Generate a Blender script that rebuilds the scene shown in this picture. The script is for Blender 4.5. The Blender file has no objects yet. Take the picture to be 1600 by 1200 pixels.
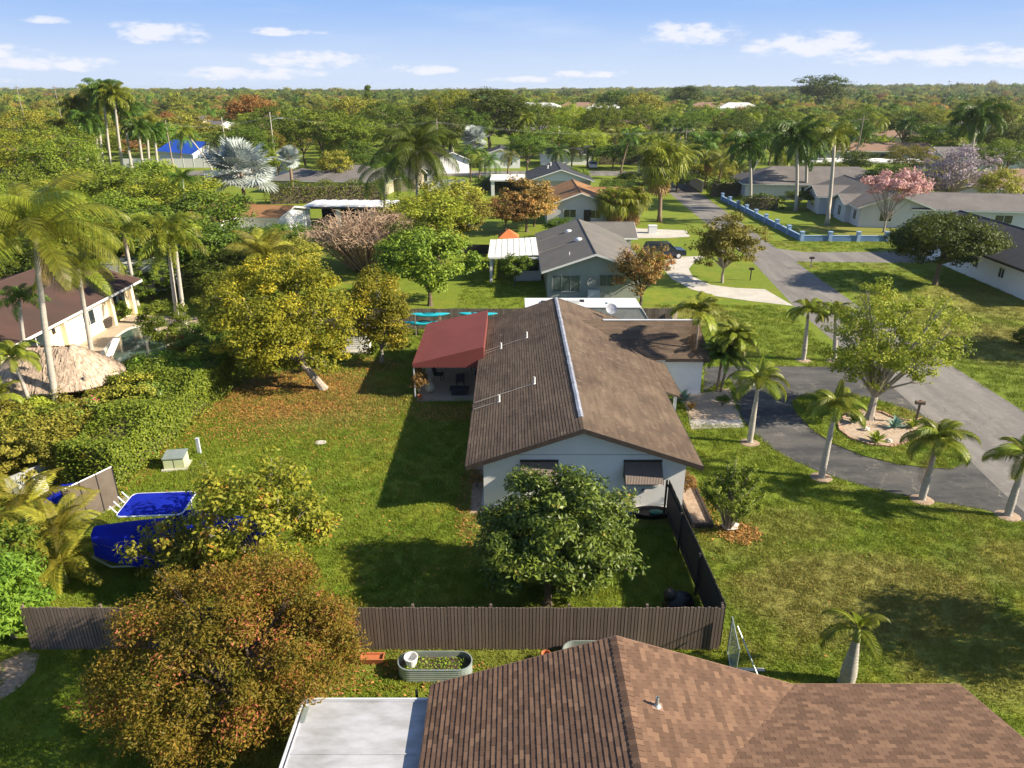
import bpy, math, random
import numpy as np
from mathutils import Vector, Matrix
random.seed(7)
PI = math.pi
R = math.radians
scene = bpy.context.scene
COL = scene.collection

# ------------------------------------------------------------------ camera, light, exposure
CAM_H = 18.0; PITCH = R(22.5); FPX = 1110.0
cd = bpy.data.cameras.new('camera'); cam = bpy.data.objects.new('camera', cd); COL.objects.link(cam)
cam.location = (0, 0, CAM_H); cam.rotation_euler = (PI/2 - PITCH, 0, 0)
cd.sensor_fit = 'HORIZONTAL'; cd.sensor_width = 36; cd.lens = FPX/1600*36
cd.clip_start = 0.1; cd.clip_end = 30000
scene.camera = cam
SUN_EL = R(31); SUN_DIR = Vector((math.cos(R(-10.5))*math.cos(SUN_EL), math.sin(R(-10.5))*math.cos(SUN_EL), math.sin(SUN_EL)))
sl = bpy.data.lights.new('sun', 'SUN'); sl.energy = 5.0; sl.angle = R(0.55); sl.color = (1.0, 0.88, 0.69)
so = bpy.data.objects.new('sun', sl); COL.objects.link(so)
so.rotation_euler = SUN_DIR.to_track_quat('Z', 'Y').to_euler()
world = bpy.data.worlds.new('World'); scene.world = world; world.use_nodes = True
scene.view_settings.view_transform = 'Standard'; scene.view_settings.look = 'None'
scene.view_settings.exposure = 1.2; scene.view_settings.gamma = 1.0; scene.view_settings.use_curve_mapping = False
scene.cycles.max_bounces = 6; scene.cycles.diffuse_bounces = 3; scene.cycles.transmission_bounces = 4
scene.cycles.transparent_max_bounces = 8; scene.cycles.volume_bounces = 0
scene.cycles.sample_clamp_indirect = 4

class NT:
    def __init__(s, nt): s.nt = nt
    def n(s, t, **kw):
        nd = s.nt.nodes.new(t)
        for k, v in kw.items():
            if k.startswith('i_'):
                key = k[2:].replace('_', ' ')
                nd.inputs[key].default_value = v
            else: setattr(nd, k, v)
        return nd
    def l(s, a, b): s.nt.links.new(a, b)
    def math(s, op, a, b=None, clamp=False):
        m = s.n('ShaderNodeMath'); m.operation = op; m.use_clamp = clamp
        for i, x in enumerate((a, b)):
            if x is None: continue
            if isinstance(x, (int, float)): m.inputs[i].default_value = x
            else: s.l(x, m.inputs[i])
        return m.outputs[0]
    def mix(s, f, a, b):
        m = s.n('ShaderNodeMix'); m.data_type = 'RGBA'
        for i, x in ((0, f), (6, a), (7, b)):
            if isinstance(x, (int, float)): m.inputs[i].default_value = x
            elif isinstance(x, tuple): m.inputs[i].default_value = (*x[:3], 1)
            else: s.l(x, m.inputs[i])
        return m.outputs[2]
    def noise(s, vec, scale, detail=3, rough=0.55):
        n = s.n('ShaderNodeTexNoise'); n.inputs['Scale'].default_value = scale
        n.inputs['Detail'].default_value = detail; n.inputs['Roughness'].default_value = rough
        if vec is not None: s.l(vec, n.inputs['Vector'])
        return n.outputs['Fac']
    def ss(s, x, lo, hi, a=0.0, b=1.0):
        m = s.n('ShaderNodeMapRange'); m.interpolation_type = 'SMOOTHSTEP'
        s.l(x, m.inputs[0])
        for i, v in zip((1, 2, 3, 4), (lo, hi, a, b)): m.inputs[i].default_value = v
        return m.outputs[0]

def build_world():
    nt = world.node_tree; T = NT(nt)
    bg = nt.nodes['Background']
    sky = T.n('ShaderNodeTexSky'); sky.sky_type = 'NISHITA'; sky.sun_disc = False
    sky.sun_elevation = SUN_EL; sky.sun_rotation = PI/2 + R(10.5)
    sky.air_density = 1.0; sky.dust_density = 0.3; sky.ozone_density = 3.5; sky.altitude = 50
    tc = T.n('ShaderNodeTexCoord'); sp = T.n('ShaderNodeSeparateXYZ'); T.l(tc.outputs['Generated'], sp.inputs[0])
    az = T.math('ARCTAN2', sp.outputs[0], sp.outputs[1]); el = sp.outputs[2]
    cb = T.n('ShaderNodeCombineXYZ'); T.l(T.math('MULTIPLY', az, 12), cb.inputs[0]); T.l(T.math('MULTIPLY', el, 30), cb.inputs[1])
    n1 = T.noise(cb.outputs[0], 2.4, 10, 0.62)
    tot = None
    for (px, py, rx, ry) in [(60, 98, 150, 16), (180, 108, 120, 13), (340, 66, 90, 20), (450, 118, 140, 12), (540, 98, 130, 16), (680, 112, 70, 10), (1035, 64, 95, 24), (1190, 82, 110, 26), (1270, 98, 100, 13), (1420, 98, 150, 18), (1560, 106, 120, 14), (900, 118, 90, 7), (1575, 18, 40, 9), (60, 128, 90, 8), (820, 125, 80, 7), (500, 62, 80, 7), (200, 56, 40, 6)]:
        a0 = math.atan((px-800)/FPX*1.08); e0 = (140-py)/1200.0
        da = T.math('DIVIDE', T.math('SUBTRACT', az, a0), rx/1200.0); de = T.math('DIVIDE', T.math('SUBTRACT', el, e0), ry/1200.0)
        m = T.math('SUBTRACT', 1.0, T.math('ADD', T.math('MULTIPLY', da, da), T.math('MULTIPLY', de, de)), clamp=True)
        tot = m if tot is None else T.math('MAXIMUM', tot, m)
    # a broken cumulus band all round the horizon (clouds in view sit where the photograph has them)
    cl = T.ss(T.math('ADD', n1, T.math('MULTIPLY', tot, 0.30)), 0.58, 0.84)
    cl = T.math('MULTIPLY', cl, T.ss(tot, 0.0, 0.5))
    cb2 = T.n('ShaderNodeCombineXYZ'); T.l(T.math('MULTIPLY', az, 2.2), cb2.inputs[0]); T.l(T.math('MULTIPLY', el, 16), cb2.inputs[1])
    ci = T.math('MULTIPLY', T.ss(T.noise(cb2.outputs[0], 1.3, 5, 0.55), 0.44, 0.85), 0.68)
    c_lo = T.mix(T.ss(el, 0.0, 0.125), (3.9, 4.6, 5.75), (1.75, 3.05, 5.6))
    c0 = T.mix(T.ss(el, 0.08, 0.42, 1.0, 0.0), sky.outputs[0], c_lo)
    c1 = T.mix(ci, c0, (4.3, 4.9, 6.0))
    c2 = T.mix(T.math('MULTIPLY', cl, 0.75), c1, (5.9, 5.8, 6.1))
    T.l(c2, bg.inputs['Color']); bg.inputs['Strength'].default_value = 0.074
build_world()

# ------------------------------------------------------------------ coordinates
_s, _c = math.sin(PITCH), math.cos(PITCH)
def ray(px, py):
    u = (px-800)/FPX; v = (py-600)/FPX
    return Vector((u, _c - v*_s, -_s - v*_c))
def at(px, py, z=0.0):
    """ground-plan survey: a photograph pixel met with the horizontal plane z"""
    d = ray(px, py); t = (z-CAM_H)/d.z
    return Vector((d.x*t, d.y*t, z))
def atY(px, py, Y):
    d = ray(px, py); t = Y/d.y
    return Vector((d.x*t, Y, CAM_H + d.z*t))
def proj(x, y, z):
    h = CAM_H - z; dz = y*_c + h*_s
    return 800 + FPX*x/dz, 600 + FPX*(h*_c - y*_s)/dz, dz

# ------------------------------------------------------------------ materials
M = {}
def mat(name, c, rough=0.8, c2=None, scale=3.0, amt=0.5, bump=0.0, bscale=40.0, metal=0.0, spec=0.4, c3=None, stretch=None, coord='Object', tone=0.0, rnd=0.0, coat=0.0):
    m = bpy.data.materials.new(name); m.use_nodes = True; nt = m.node_tree; T = NT(nt)
    b = nt.nodes['Principled BSDF']; b.inputs['Roughness'].default_value = rough; b.inputs['Metallic'].default_value = metal
    b.inputs['Specular IOR Level'].default_value = spec; b.inputs['Coat Weight'].default_value = coat
    tc = T.n('ShaderNodeTexCoord'); vec = tc.outputs[coord if coord != 'World' else 'Object']
    if coord == 'World':
        g = T.n('ShaderNodeNewGeometry'); vec = g.outputs['Position']
    if stretch:
        mp = T.n('ShaderNodeMapping'); mp.inputs['Scale'].default_value = stretch; T.l(vec, mp.inputs[0]); vec = mp.outputs[0]
    col = None
    if c2 is None: c2 = tuple(x*0.7 for x in c)
    f = T.ss(T.noise(vec, scale, 6, 0.6), 0.5-amt*0.5, 0.5+amt*0.5)
    col = T.mix(f, c, c2)
    if c3: col = T.mix(T.ss(T.noise(vec, scale*5.3, 4, 0.6), 0.55, 0.75), col, c3)
    if tone or rnd:
        at_ = T.n('ShaderNodeAttribute'); at_.attribute_name = 'tone'
        oi = T.n('ShaderNodeObjectInfo')
        k = T.math('FRACT', T.math('ADD', at_.outputs['Fac'], T.math('MULTIPLY', oi.outputs['Random'], 1.0 if rnd else 0.0)))
        hs = T.n('ShaderNodeHueSaturation'); T.l(col, hs.inputs['Color'])
        amp = tone or rnd
        T.l(T.math('ADD', T.math('MULTIPLY', k, 2*amp), 1-amp), hs.inputs['Value'])
        col = hs.outputs[0]
    T.l(col, b.inputs['Base Color'])
    if bump:
        bm = T.n('ShaderNodeBump'); bm.inputs['Strength'].default_value = bump; bm.inputs['Distance'].default_value = 0.02
        T.l(T.noise(vec, bscale, 4), bm.inputs['Height']); T.l(bm.outputs[0], b.inputs['Normal'])
    M[name] = m; return m

def leafmat(name, ca, cb, cc=None, trans=0.3, frac=0.8, rough=0.55, spec=0.35):
    """ca..cb along the leaf tone; cc for tones above frac (flowers, dying leaves)"""
    gn = 1.0 if name in ('litter', 'leaf_pink', 'leaf_purple', 'palm_dead', 'palm_leaf_silver', 'leaf_yellow', 'leaf_tan', 'leaf_redbush') else 1.58
    ca, cb = tuple(min(.5, x*gn) for x in ca), tuple(min(.5, x*gn) for x in cb); spec = min(spec, .2) if not name.startswith('leaf_mag') else .28
    m = bpy.data.materials.new(name); m.use_nodes = True; nt = m.node_tree; T = NT(nt)
    b = nt.nodes['Principled BSDF']; out = nt.nodes['Material Output']
    b.inputs['Roughness'].default_value = rough; b.inputs['Specular IOR Level'].default_value = spec
    a = T.n('ShaderNodeAttribute'); a.attribute_name = 'tone'; oi = T.n('ShaderNodeObjectInfo')
    g = T.n('ShaderNodeNewGeometry')
    t = T.math('ADD', a.outputs['Fac'], T.math('MULTIPLY', T.math('SUBTRACT', T.noise(g.outputs['Position'], 0.9, 2), 0.5), 0.5), clamp=True)
    cr = T.n('ShaderNodeValToRGB'); e = cr.color_ramp.elements
    e[0].position = 0.05; e[0].color = (*ca, 1); e[1].position = frac-0.03 if cc else 0.95; e[1].color = (*cb, 1)
    if cc:
        q = cr.color_ramp.elements.new(frac+0.03); q.color = (*cc, 1)
    T.l(a.outputs['Fac'] if cc else t, cr.inputs[0])
    hs = T.n('ShaderNodeHueSaturation'); T.l(cr.outputs[0], hs.inputs['Color'])
    T.l(T.math('ADD', T.math('MULTIPLY', oi.outputs['Random'], 0.03), 0.483), hs.inputs['Hue'])
    T.l(T.math('ADD', T.math('MULTIPLY', oi.outputs['Random'], 0.75), 0.70), hs.inputs['Value'])
    T.l(hs.outputs[0], b.inputs['Base Color'])
    tr = T.n('ShaderNodeBsdfTranslucent'); T.l(hs.outputs[0], tr.inputs[0])
    mx = T.n('ShaderNodeMixShader'); mx.inputs[0].default_value = trans
    T.l(b.outputs[0], mx.inputs[1]); T.l(tr.outputs[0], mx.inputs[2]); T.l(mx.outputs[0], out.inputs['Surface'])
    M[name] = m; return m

def ground_color(T, P, blades=False):
    """world-position lawn colour shared by the ground sheet and the grass blades"""
    n1 = T.noise(P, 0.10, 4, 0.6); n2 = T.noise(P, 0.55, 5, 0.65); n3 = T.noise(P, 4.0, 4, 0.7)
    g = T.mix(T.ss(n2, 0.35, 0.65), (0.125, 0.205, 0.012), (0.225, 0.250, 0.022))
    g = T.mix(T.ss(n1, 0.40, 0.62), g, (0.165, 0.225, 0.015))
    dry = T.math('MULTIPLY', T.ss(T.noise(P, 0.16, 5, 0.62), 0.54, 0.72), T.ss(n3, 0.25, 0.6))
    # some patches of the lots are drier
    sp = T.n('ShaderNodeSeparateXYZ'); T.l(P, sp.inputs[0])
    for (cx, cy, rx, ry, k) in [(13.5, 22, 7, 4, 1.1), (17, 19, 6, 3, .8), (22, 24, 6, 2.5, .7), (12, 27, 4, 2, .6), (37, 52, 9, 7, 1.1), (44, 63, 8, 8, .9), (35, 60, 4, 12, .8), (-12, 41, 8, 6, .75), (-1, 29.5, 2.0, 7, .5), (15, 59, 6, 4, .7), (-3, 20, 9, 2.5, .5), (10, 25.5, 3, 2.5, .5), (5.5, 27.5, 3, 1, .8), (25, 37, 5, 4, .45), (47, 99, 9, 6, .8)]:
        dx = T.math('DIVIDE', T.math('SUBTRACT', sp.outputs[0], cx), rx); dy = T.math('DIVIDE', T.math('SUBTRACT', sp.outputs[1], cy), ry)
        q = T.math('SUBTRACT', 1.0, T.math('ADD', T.math('MULTIPLY', dx, dx), T.math('MULTIPLY', dy, dy)), clamp=True)
        q = T.math('MULTIPLY', T.ss(T.math('MULTIPLY', q, T.math('ADD', n2, T.math('MULTIPLY', n3, 0.6))), 0.15, 0.6), k)
        dry = T.math('MAXIMUM', dry, q)
    g = T.mix(T.math('MULTIPLY', dry, 0.55), g, (0.280, 0.215, 0.070))
    if not blades:
        g = T.mix(T.math('MULTIPLY', T.ss(n3, 0.35, 0.75), 0.35), g, (0.10, 0.085, 0.030))
        far = T.ss(T.noise(P, 1.6, 3, 0.7), 0.35, 0.7)
        g = T.mix(T.math('MULTIPLY', far, 0.30), g, (0.075, 0.110, 0.020))
    else:
        g = T.mix(0.12, g, (0.2, 0.2, 0.03))
    return g
def grass_material():
    for nm, bl in (('ground', False), ('grass_blade', True)):
        m = bpy.data.materials.new(nm); m.use_nodes = True; T = NT(m.node_tree); b = m.node_tree.nodes['Principled BSDF']
        P = T.n('ShaderNodeNewGeometry').outputs['Position']
        g = ground_color(T, P, bl)
        b.inputs['Roughness'].default_value = 0.9 if not bl else 0.6; b.inputs['Specular IOR Level'].default_value = 0.2
        T.l(g, b.inputs['Base Color'])
        if not bl:
            bm = T.n('ShaderNodeBump'); bm.inputs['Strength'].default_value = 0.9; bm.inputs['Distance'].default_value = 0.08
            T.l(T.noise(P, 7.0, 5, 0.75), bm.inputs['Height']); T.l(bm.outputs[0], b.inputs['Normal'])
        else:
            out = m.node_tree.nodes['Material Output']; tr = T.n('ShaderNodeBsdfTranslucent'); T.l(g, tr.inputs[0])
            mx = T.n('ShaderNodeMixShader'); mx.inputs[0].default_value = 0.25
            T.l(b.outputs[0], mx.inputs[1]); T.l(tr.outputs[0], mx.inputs[2]); T.l(mx.outputs[0], out.inputs['Surface'])
        M[nm] = m
grass_material()

def asphalt(name, a, b_, crack=(0.25, 0.24, 0.22), streak=None):
    m = bpy.data.materials.new(name); m.use_nodes = True; T = NT(m.node_tree); b = m.node_tree.nodes['Principled BSDF']
    P = T.n('ShaderNodeNewGeometry').outputs['Position']
    mp = T.n('ShaderNodeMapping'); T.l(P, mp.inputs[0]); mp.inputs['Scale'].default_value = streak or (1, 1, 1)
    c = T.mix(T.ss(T.noise(mp.outputs[0], 0.5, 6, 0.65), 0.38, 0.66), a, b_)
    c = T.mix(T.math('MULTIPLY', T.ss(T.noise(P, 2.2, 5, 0.7), 0.5, 0.75), 0.5), c, tuple(x*1.5 for x in b_))
    v = T.n('ShaderNodeTexVoronoi'); v.feature = 'DISTANCE_TO_EDGE'; v.inputs['Scale'].default_value = 0.28
    nz = T.n('ShaderNodeTexNoise'); nz.inputs['Scale'].default_value = 1.2; nz.inputs['Detail'].default_value = 5; T.l(P, nz.inputs['Vector'])
    vm = T.n('ShaderNodeVectorMath'); vm.operation = 'ADD'; T.l(P, vm.inputs[0])
    vs = T.n('ShaderNodeVectorMath'); vs.operation = 'SCALE'; vs.inputs['Scale'].default_value = 2.2; T.l(nz.outputs['Color'], vs.inputs[0]); T.l(vs.outputs[0], vm.inputs[1]); T.l(vm.outputs[0], v.inputs['Vector'])
    k = T.math('MULTIPLY', T.ss(v.outputs['Distance'], 0.0, 0.02, 1, 0), T.ss(T.noise(P, 0.25, 3), 0.46, 0.6))
    c = T.mix(T.math('MULTIPLY', k, 0.5), c, crack)
    T.l(c, b.inputs['Base Color']); b.inputs['Roughness'].default_value = 0.9; b.inputs['Specular IOR Level'].default_value = 0.25
    bm = T.n('ShaderNodeBump'); bm.inputs['Strength'].default_value = 0.5; bm.inputs['Distance'].default_value = 0.01
    T.l(T.noise(P, 60, 3, 0.7), bm.inputs['Height']); T.l(bm.outputs[0], b.inputs['Normal'])
    M[name] = m
asphalt('road', (0.150, 0.141, 0.132), (0.212, 0.196, 0.180), (0.08, 0.075, 0.07), (1.4, 0.16, 1))
asphalt('driveway', (0.045, 0.046, 0.050), (0.100, 0.096, 0.090), (0.30, 0.27, 0.22), (0.35, 1.1, 1))
mat('concrete', (0.52, 0.49, 0.44), 0.85, (0.40, 0.37, 0.32), 0.8, 0.6, 0.2, 30, coord='World')
mat('patio_concrete', (0.36, 0.30, 0.23), 0.8, (0.27, 0.22, 0.165), 0.9, 0.6, 0.1, 20, coord='World')
mat('paver', (0.45, 0.37, 0.27), 0.8, (0.35, 0.28, 0.20), 2.0, 0.6, 0.2, 20, coord='World')
mat('mulch', (0.26, 0.17, 0.11), 0.95, (0.42, 0.33, 0.25), 6, 0.5, 0.8, 40, coord='World', c3=(0.12, 0.075, 0.05))
mat('gravel', (0.48, 0.38, 0.29), 0.95, (0.30, 0.22, 0.15), 7, 0.5, 0.8, 40, coord='World', c3=(0.60, 0.54, 0.46))
mat('brick', (0.36, 0.20, 0.14), 0.9, (0.46, 0.31, 0.24), 4, 0.6, 0.4, 30, rnd=0.25)
mat('stucco_white', (0.82, 0.82, 0.82), 0.85, (0.77, 0.77, 0.77), 1.2, 0.6, 0.25, 90)
mat('stucco_cream', (0.78, 0.66, 0.46), 0.85, (0.72, 0.60, 0.42), 1.0, 0.6, 0.2, 70)
mat('stucco_grey', (0.36, 0.38, 0.34), 0.85, (0.31, 0.33, 0.30), 1.0, 0.6, 0.2, 70)
mat('stucco_beige', (0.48, 0.42, 0.33), 0.85, (0.42, 0.36, 0.28), 1.0, 0.6, 0.2, 70)
mat('stucco_pale', (0.55, 0.56, 0.59), 0.85, (0.50, 0.51, 0.54), 1.0, 0.6, 0.2, 70)
mat('trim_white', (0.70, 0.70, 0.68), 0.6, (0.70, 0.70, 0.68), 2, 0.5)
mat('trim_dark', (0.035, 0.026, 0.022), 0.6, (0.055, 0.042, 0.034), 3, 0.5)
mat('trim_grey', (0.35, 0.36, 0.35), 0.6)
mat('glass', (0.015, 0.022, 0.028), 0.08, (0.03, 0.04, 0.045), 1, 0.5, spec=0.8)
mat('glass_grey', (0.06, 0.09, 0.10), 0.15, (0.10, 0.13, 0.14), 2, 0.5, spec=0.7)
def roofmat(name, a, b_, rgh=0.92, patch=None, course=None):
    m = mat(name, a, rgh, b_, 0.45, 0.45, 0.6, 45, c3=patch, tone=0.16, spec=0.2, coord='World')
    return m
roofmat('roof_brown', (0.145, 0.104, 0.073), (0.085, 0.060, 0.044), patch=(0.175, 0.128, 0.090))
roofmat('roof_grey', (0.125, 0.118, 0.110), (0.165, 0.152, 0.135))
roofmat('roof_greyl', (0.175, 0.160, 0.152), (0.13, 0.118, 0.113))
roofmat('roof_dark', (0.040, 0.043, 0.052), (0.055, 0.057, 0.064))
roofmat('roof_tan', (0.30, 0.155, 0.070), (0.23, 0.125, 0.060))
roofmat('roof_umber', (0.085, 0.048, 0.038), (0.060, 0.040, 0.034))
roofmat('roof_dust', (0.27, 0.165, 0.115), (0.22, 0.145, 0.105))
roofmat('roof_white', (0.72, 0.72, 0.70), (0.55, 0.54, 0.52))
roofmat('roof_blue', (0.020, 0.10, 0.55), (0.018, 0.08, 0.45))
roofmat('roof_orange', (0.55, 0.17, 0.06), (0.42, 0.14, 0.05))
# near-roof shingles: every shingle its own tone
def shingle_mat():
    m = bpy.data.materials.new('shingle'); m.use_nodes = True; T = NT(m.node_tree); b = m.node_tree.nodes['Principled BSDF']
    a = T.n('ShaderNodeAttribute'); a.attribute_name = 'tone'; oi = T.n('ShaderNodeObjectInfo')
    k = T.math('FRACT', T.math('ADD', a.outputs['Fac'], T.math('MULTIPLY', oi.outputs['Random'], 7.31)))
    P = T.n('ShaderNodeNewGeometry').outputs['Position']
    cr = T.n('ShaderNodeValToRGB'); e = cr.color_ramp.elements
    e[0].position = 0; e[0].color = (0.090, 0.052, 0.034, 1); e[1].position = 1; e[1].color = (0.215, 0.128, 0.080, 1)
    q = cr.color_ramp.elements.new(0.55); q.color = (0.145, 0.084, 0.055, 1)
    T.l(k, cr.inputs[0])
    c = T.mix(T.math('MULTIPLY', T.ss(T.noise(P, 0.7, 4), 0.4, 0.65), 0.35), cr.outputs[0], (0.12, 0.072, 0.05))
    c = T.mix(T.math('MULTIPLY', T.ss(T.noise(P, 160, 2, 0.8), 0.45, 0.7), 0.35), c, (0.30, 0.20, 0.14))
    T.l(c, b.inputs['Base Color']); b.inputs['Roughness'].default_value = 0.93; b.inputs['Specular IOR Level'].default_value = 0.2
    bm = T.n('ShaderNodeBump'); bm.inputs['Strength'].default_value = 0.4; bm.inputs['Distance'].default_value = 0.004
    T.l(T.noise(P, 180, 3, 0.7), bm.inputs['Height']); T.l(bm.outputs[0], b.inputs['Normal'])
    M['shingle'] = m
shingle_mat()
mat('white_panel', (0.45, 0.46, 0.50), 0.6, (0.26, 0.26, 0.26), 0.9, 0.55, 0.1, 10, coord='World', stretch=(1, 2.5, 1))
mat('alu', (0.72, 0.73, 0.76), 0.4, (0.62, 0.63, 0.66), 2, 0.5, metal=0.2)
mat('galvanised', (0.42, 0.48, 0.47), 0.4, (0.32, 0.38, 0.37), 3, 0.6, metal=0.5)
mat('fence_brown', (0.175, 0.132, 0.108), 0.65, (0.135, 0.102, 0.084), 1.5, 0.6, 0.2, 30, rnd=0.16, stretch=(6, 6, 0.6))
mat('fence_shaded', (0.030, 0.027, 0.026), 0.7, (0.04, 0.036, 0.033), 2, 0.5, rnd=0.2)  # near-black fence colour, shade of the side away from the sun painted in
mat('fence_wood', (0.22, 0.18, 0.14), 0.9, (0.14, 0.115, 0.09), 2, 0.5, 0.3, 30, rnd=0.3)
mat('mesh_screen', (0.13, 0.105, 0.085), 0.9, (0.10, 0.08, 0.065), 2, 0.5)
mat('awning_red', (0.195, 0.046, 0.038), 0.8, (0.165, 0.038, 0.032), 0.8, 0.6, 0.1, 60)
mat('canvas_blue', (0.008, 0.022, 0.36), 0.9, (0.006, 0.015, 0.25), 1.5, 0.6, 0.6, 5, spec=0.1)
mat('dark_iron', (0.018, 0.019, 0.022), 0.5, (0.03, 0.03, 0.034), 4, 0.5)
mat('cushion_dark', (0.020, 0.021, 0.028), 0.85, (0.032, 0.032, 0.04), 4, 0.5)
mat('urn', (0.55, 0.50, 0.36), 0.6, (0.36, 0.30, 0.20), 3, 0.5)
mat('terracotta', (0.45, 0.15, 0.06), 0.8, (0.36, 0.12, 0.05), 4, 0.5)
mat('soil', (0.09, 0.06, 0.04), 0.95)
mat('utility_green', (0.50, 0.56, 0.38), 0.6, (0.44, 0.48, 0.24), 3, 0.5)
mat('pipe_grey', (0.55, 0.60, 0.66), 0.6)
mat('kayak_teal', (0.02, 0.42, 0.50), 0.35, (0.02, 0.36, 0.46), 2, 0.5, coat=0.3)
mat('kayak_blue', (0.02, 0.14, 0.60), 0.35, coat=0.3)
mat('kayak_yellow', (0.75, 0.45, 0.05), 0.35, coat=0.3)
mat('rv_white', (0.66, 0.66, 0.65), 0.4, (0.58, 0.58, 0.57), 1.0, 0.5)
mat('car_dark', (0.012, 0.018, 0.04), 0.25, coat=0.6)
mat('car_silver', (0.35, 0.37, 0.39), 0.3, coat=0.5); mat('car_white', (0.75, 0.75, 0.75), 0.3, coat=0.5); mat('car_red', (0.4, 0.03, 0.02), 0.3, coat=0.5)
mat('rubber', (0.02, 0.02, 0.02), 0.8)
mat('hull_white', (0.72, 0.74, 0.78), 0.3)
mat('blue_wall', (0.13, 0.23, 0.42), 0.8, (0.10, 0.19, 0.36), 1.0, 0.6)
mat('blue_pale', (0.28, 0.40, 0.60), 0.8, (0.22, 0.33, 0.52), 1.0, 0.6)
mat('thatch', (0.50, 0.39, 0.30), 0.95, (0.36, 0.27, 0.20), 5, 0.5, 0.9, 60, tone=0.35)
mat('pool_tile', (0.72, 0.68, 0.58), 0.6)
mat('wood_pole', (0.30, 0.25, 0.20), 0.9, (0.22, 0.18, 0.14), 3, 0.5)
mat('bark', (0.17, 0.125, 0.090), 0.95, (0.10, 0.075, 0.055), 5, 0.5, 0.8, 25)
mat('bark_pale', (0.36, 0.32, 0.27), 0.9, (0.24, 0.205, 0.165), 5, 0.5, 0.6, 25)
mat('palm_trunk', (0.46, 0.43, 0.38), 0.9, (0.32, 0.29, 0.25), 3, 0.5, 0.6, 20, stretch=(1, 1, 9), c3=(0.24, 0.21, 0.18))
mat('palm_brown', (0.27, 0.19, 0.13), 0.95, (0.18, 0.125, 0.085), 3, 0.5, 0.6, 20, stretch=(1, 1, 7))
mat('palm_green', (0.20, 0.27, 0.06), 0.6, (0.28, 0.30, 0.09), 3, 0.5)
mat('twig', (0.44, 0.32, 0.22), 0.95, (0.33, 0.23, 0.16), 2, 0.5)
mat('cap_silver', (0.36, 0.39, 0.46), 0.55, (0.24, 0.25, 0.29), 2.2, 0.35, coord='World', c3=(0.24, 0.18, 0.15))
mat('stain', (0.30, 0.255, 0.21), 0.95, (0.24, 0.19, 0.15), 3, 0.6, coord='World')
mat('black_plastic', (0.01, 0.01, 0.012), 0.45)
mat('green_bin', (0.01, 0.20, 0.16), 0.5)
mat('red_paint', (0.45, 0.04, 0.02), 0.5)
mat('rock', (0.62, 0.58, 0.52), 0.95, (0.45, 0.41, 0.36), 3, 0.5, 0.6, 20)
mat('flag_stone', (0.50, 0.46, 0.42), 0.9)
def watermat():
    m = mat('pool_water', (0.045, 0.085, 0.080), 0.04, (0.085, 0.115, 0.085), 0.7, 0.6, 0.15, 4, spec=0.6); return m
watermat()
G = dict
leafmat('leaf_magnolia', (0.020, 0.036, 0.005), (0.090, 0.112, 0.014), (0.26, 0.16, 0.04), 0.22, 0.95, 0.42, 0.5)
leafmat('leaf_yellow', (0.110, 0.135, 0.012), (0.325, 0.300, 0.024), (0.56, 0.44, 0.035), 0.38, 0.84)
leafmat('leaf_green', (0.045, 0.075, 0.007), (0.140, 0.170, 0.018), None, 0.3)
leafmat('leaf_deep', (0.024, 0.046, 0.006), (0.088, 0.118, 0.012), None, 0.3)
leafmat('leaf_olive', (0.085, 0.090, 0.012), (0.225, 0.205, 0.028), None, 0.3)
leafmat('leaf_lime', (0.085, 0.115, 0.010), (0.225, 0.240, 0.026), (0.38, 0.27, 0.04), 0.38, 0.93)
leafmat('leaf_bright', (0.045, 0.085, 0.008), (0.130, 0.185, 0.020), None, 0.38)
leafmat('leaf_redbush', (0.120, 0.150, 0.014), (0.400, 0.290, 0.036), (0.60, 0.230, 0.095), 0.38, 0.82)
leafmat('leaf_sapling', (0.070, 0.095, 0.010), (0.235, 0.225, 0.024), (0.48, 0.22, 0.045), 0.4, 0.88)
leafmat('leaf_rust', (0.080, 0.070, 0.016), (0.250, 0.150, 0.045), (0.40, 0.16, 0.05), 0.3, 0.85)
leafmat('leaf_croton', (0.050, 0.090, 0.012), (0.15, 0.18, 0.025), (0.50, 0.04, 0.03), 0.3, 0.88)
leafmat('leaf_bougain', (0.050, 0.085, 0.014), (0.170, 0.185, 0.030), (0.55, 0.06, 0.16), 0.3, 0.93)
leafmat('leaf_variegated', (0.050, 0.120, 0.020), (0.180, 0.260, 0.050), (0.65, 0.68, 0.50), 0.3, 0.93)
leafmat('leaf_pink', (0.35, 0.16, 0.14), (0.70, 0.33, 0.34), None, 0.3)
leafmat('leaf_purple', (0.17, 0.135, 0.14), (0.31, 0.255, 0.30), None, 0.3)
leafmat('leaf_tan', (0.20, 0.13, 0.07), (0.40, 0.28, 0.16), None, 0.2)
leafmat('leaf_orange', (0.15, 0.09, 0.02), (0.40, 0.17, 0.04), None, 0.3)
leafmat('leaf_red', (0.25, 0.02, 0.01), (0.55, 0.04, 0.02), None, 0.3)
leafmat('palm_leaf', (0.052, 0.078, 0.008), (0.185, 0.195, 0.022), (0.36, 0.29, 0.05), 0.32, 0.90, 0.42, 0.5)
leafmat('palm_leaf_deep', (0.022, 0.055, 0.008), (0.085, 0.130, 0.016), None, 0.25, 0.9, 0.42, 0.5)
leafmat('palm_leaf_yellow', (0.080, 0.090, 0.010), (0.210, 0.185, 0.022), (0.42, 0.22, 0.04), 0.35, 0.85)
leafmat('palm_leaf_silver', (0.20, 0.24, 0.23), (0.46, 0.50, 0.47), None, 0.1, 0.9, 0.5)
leafmat('palm_dead', (0.20, 0.12, 0.06), (0.42, 0.27, 0.11), None, 0.2)
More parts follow.
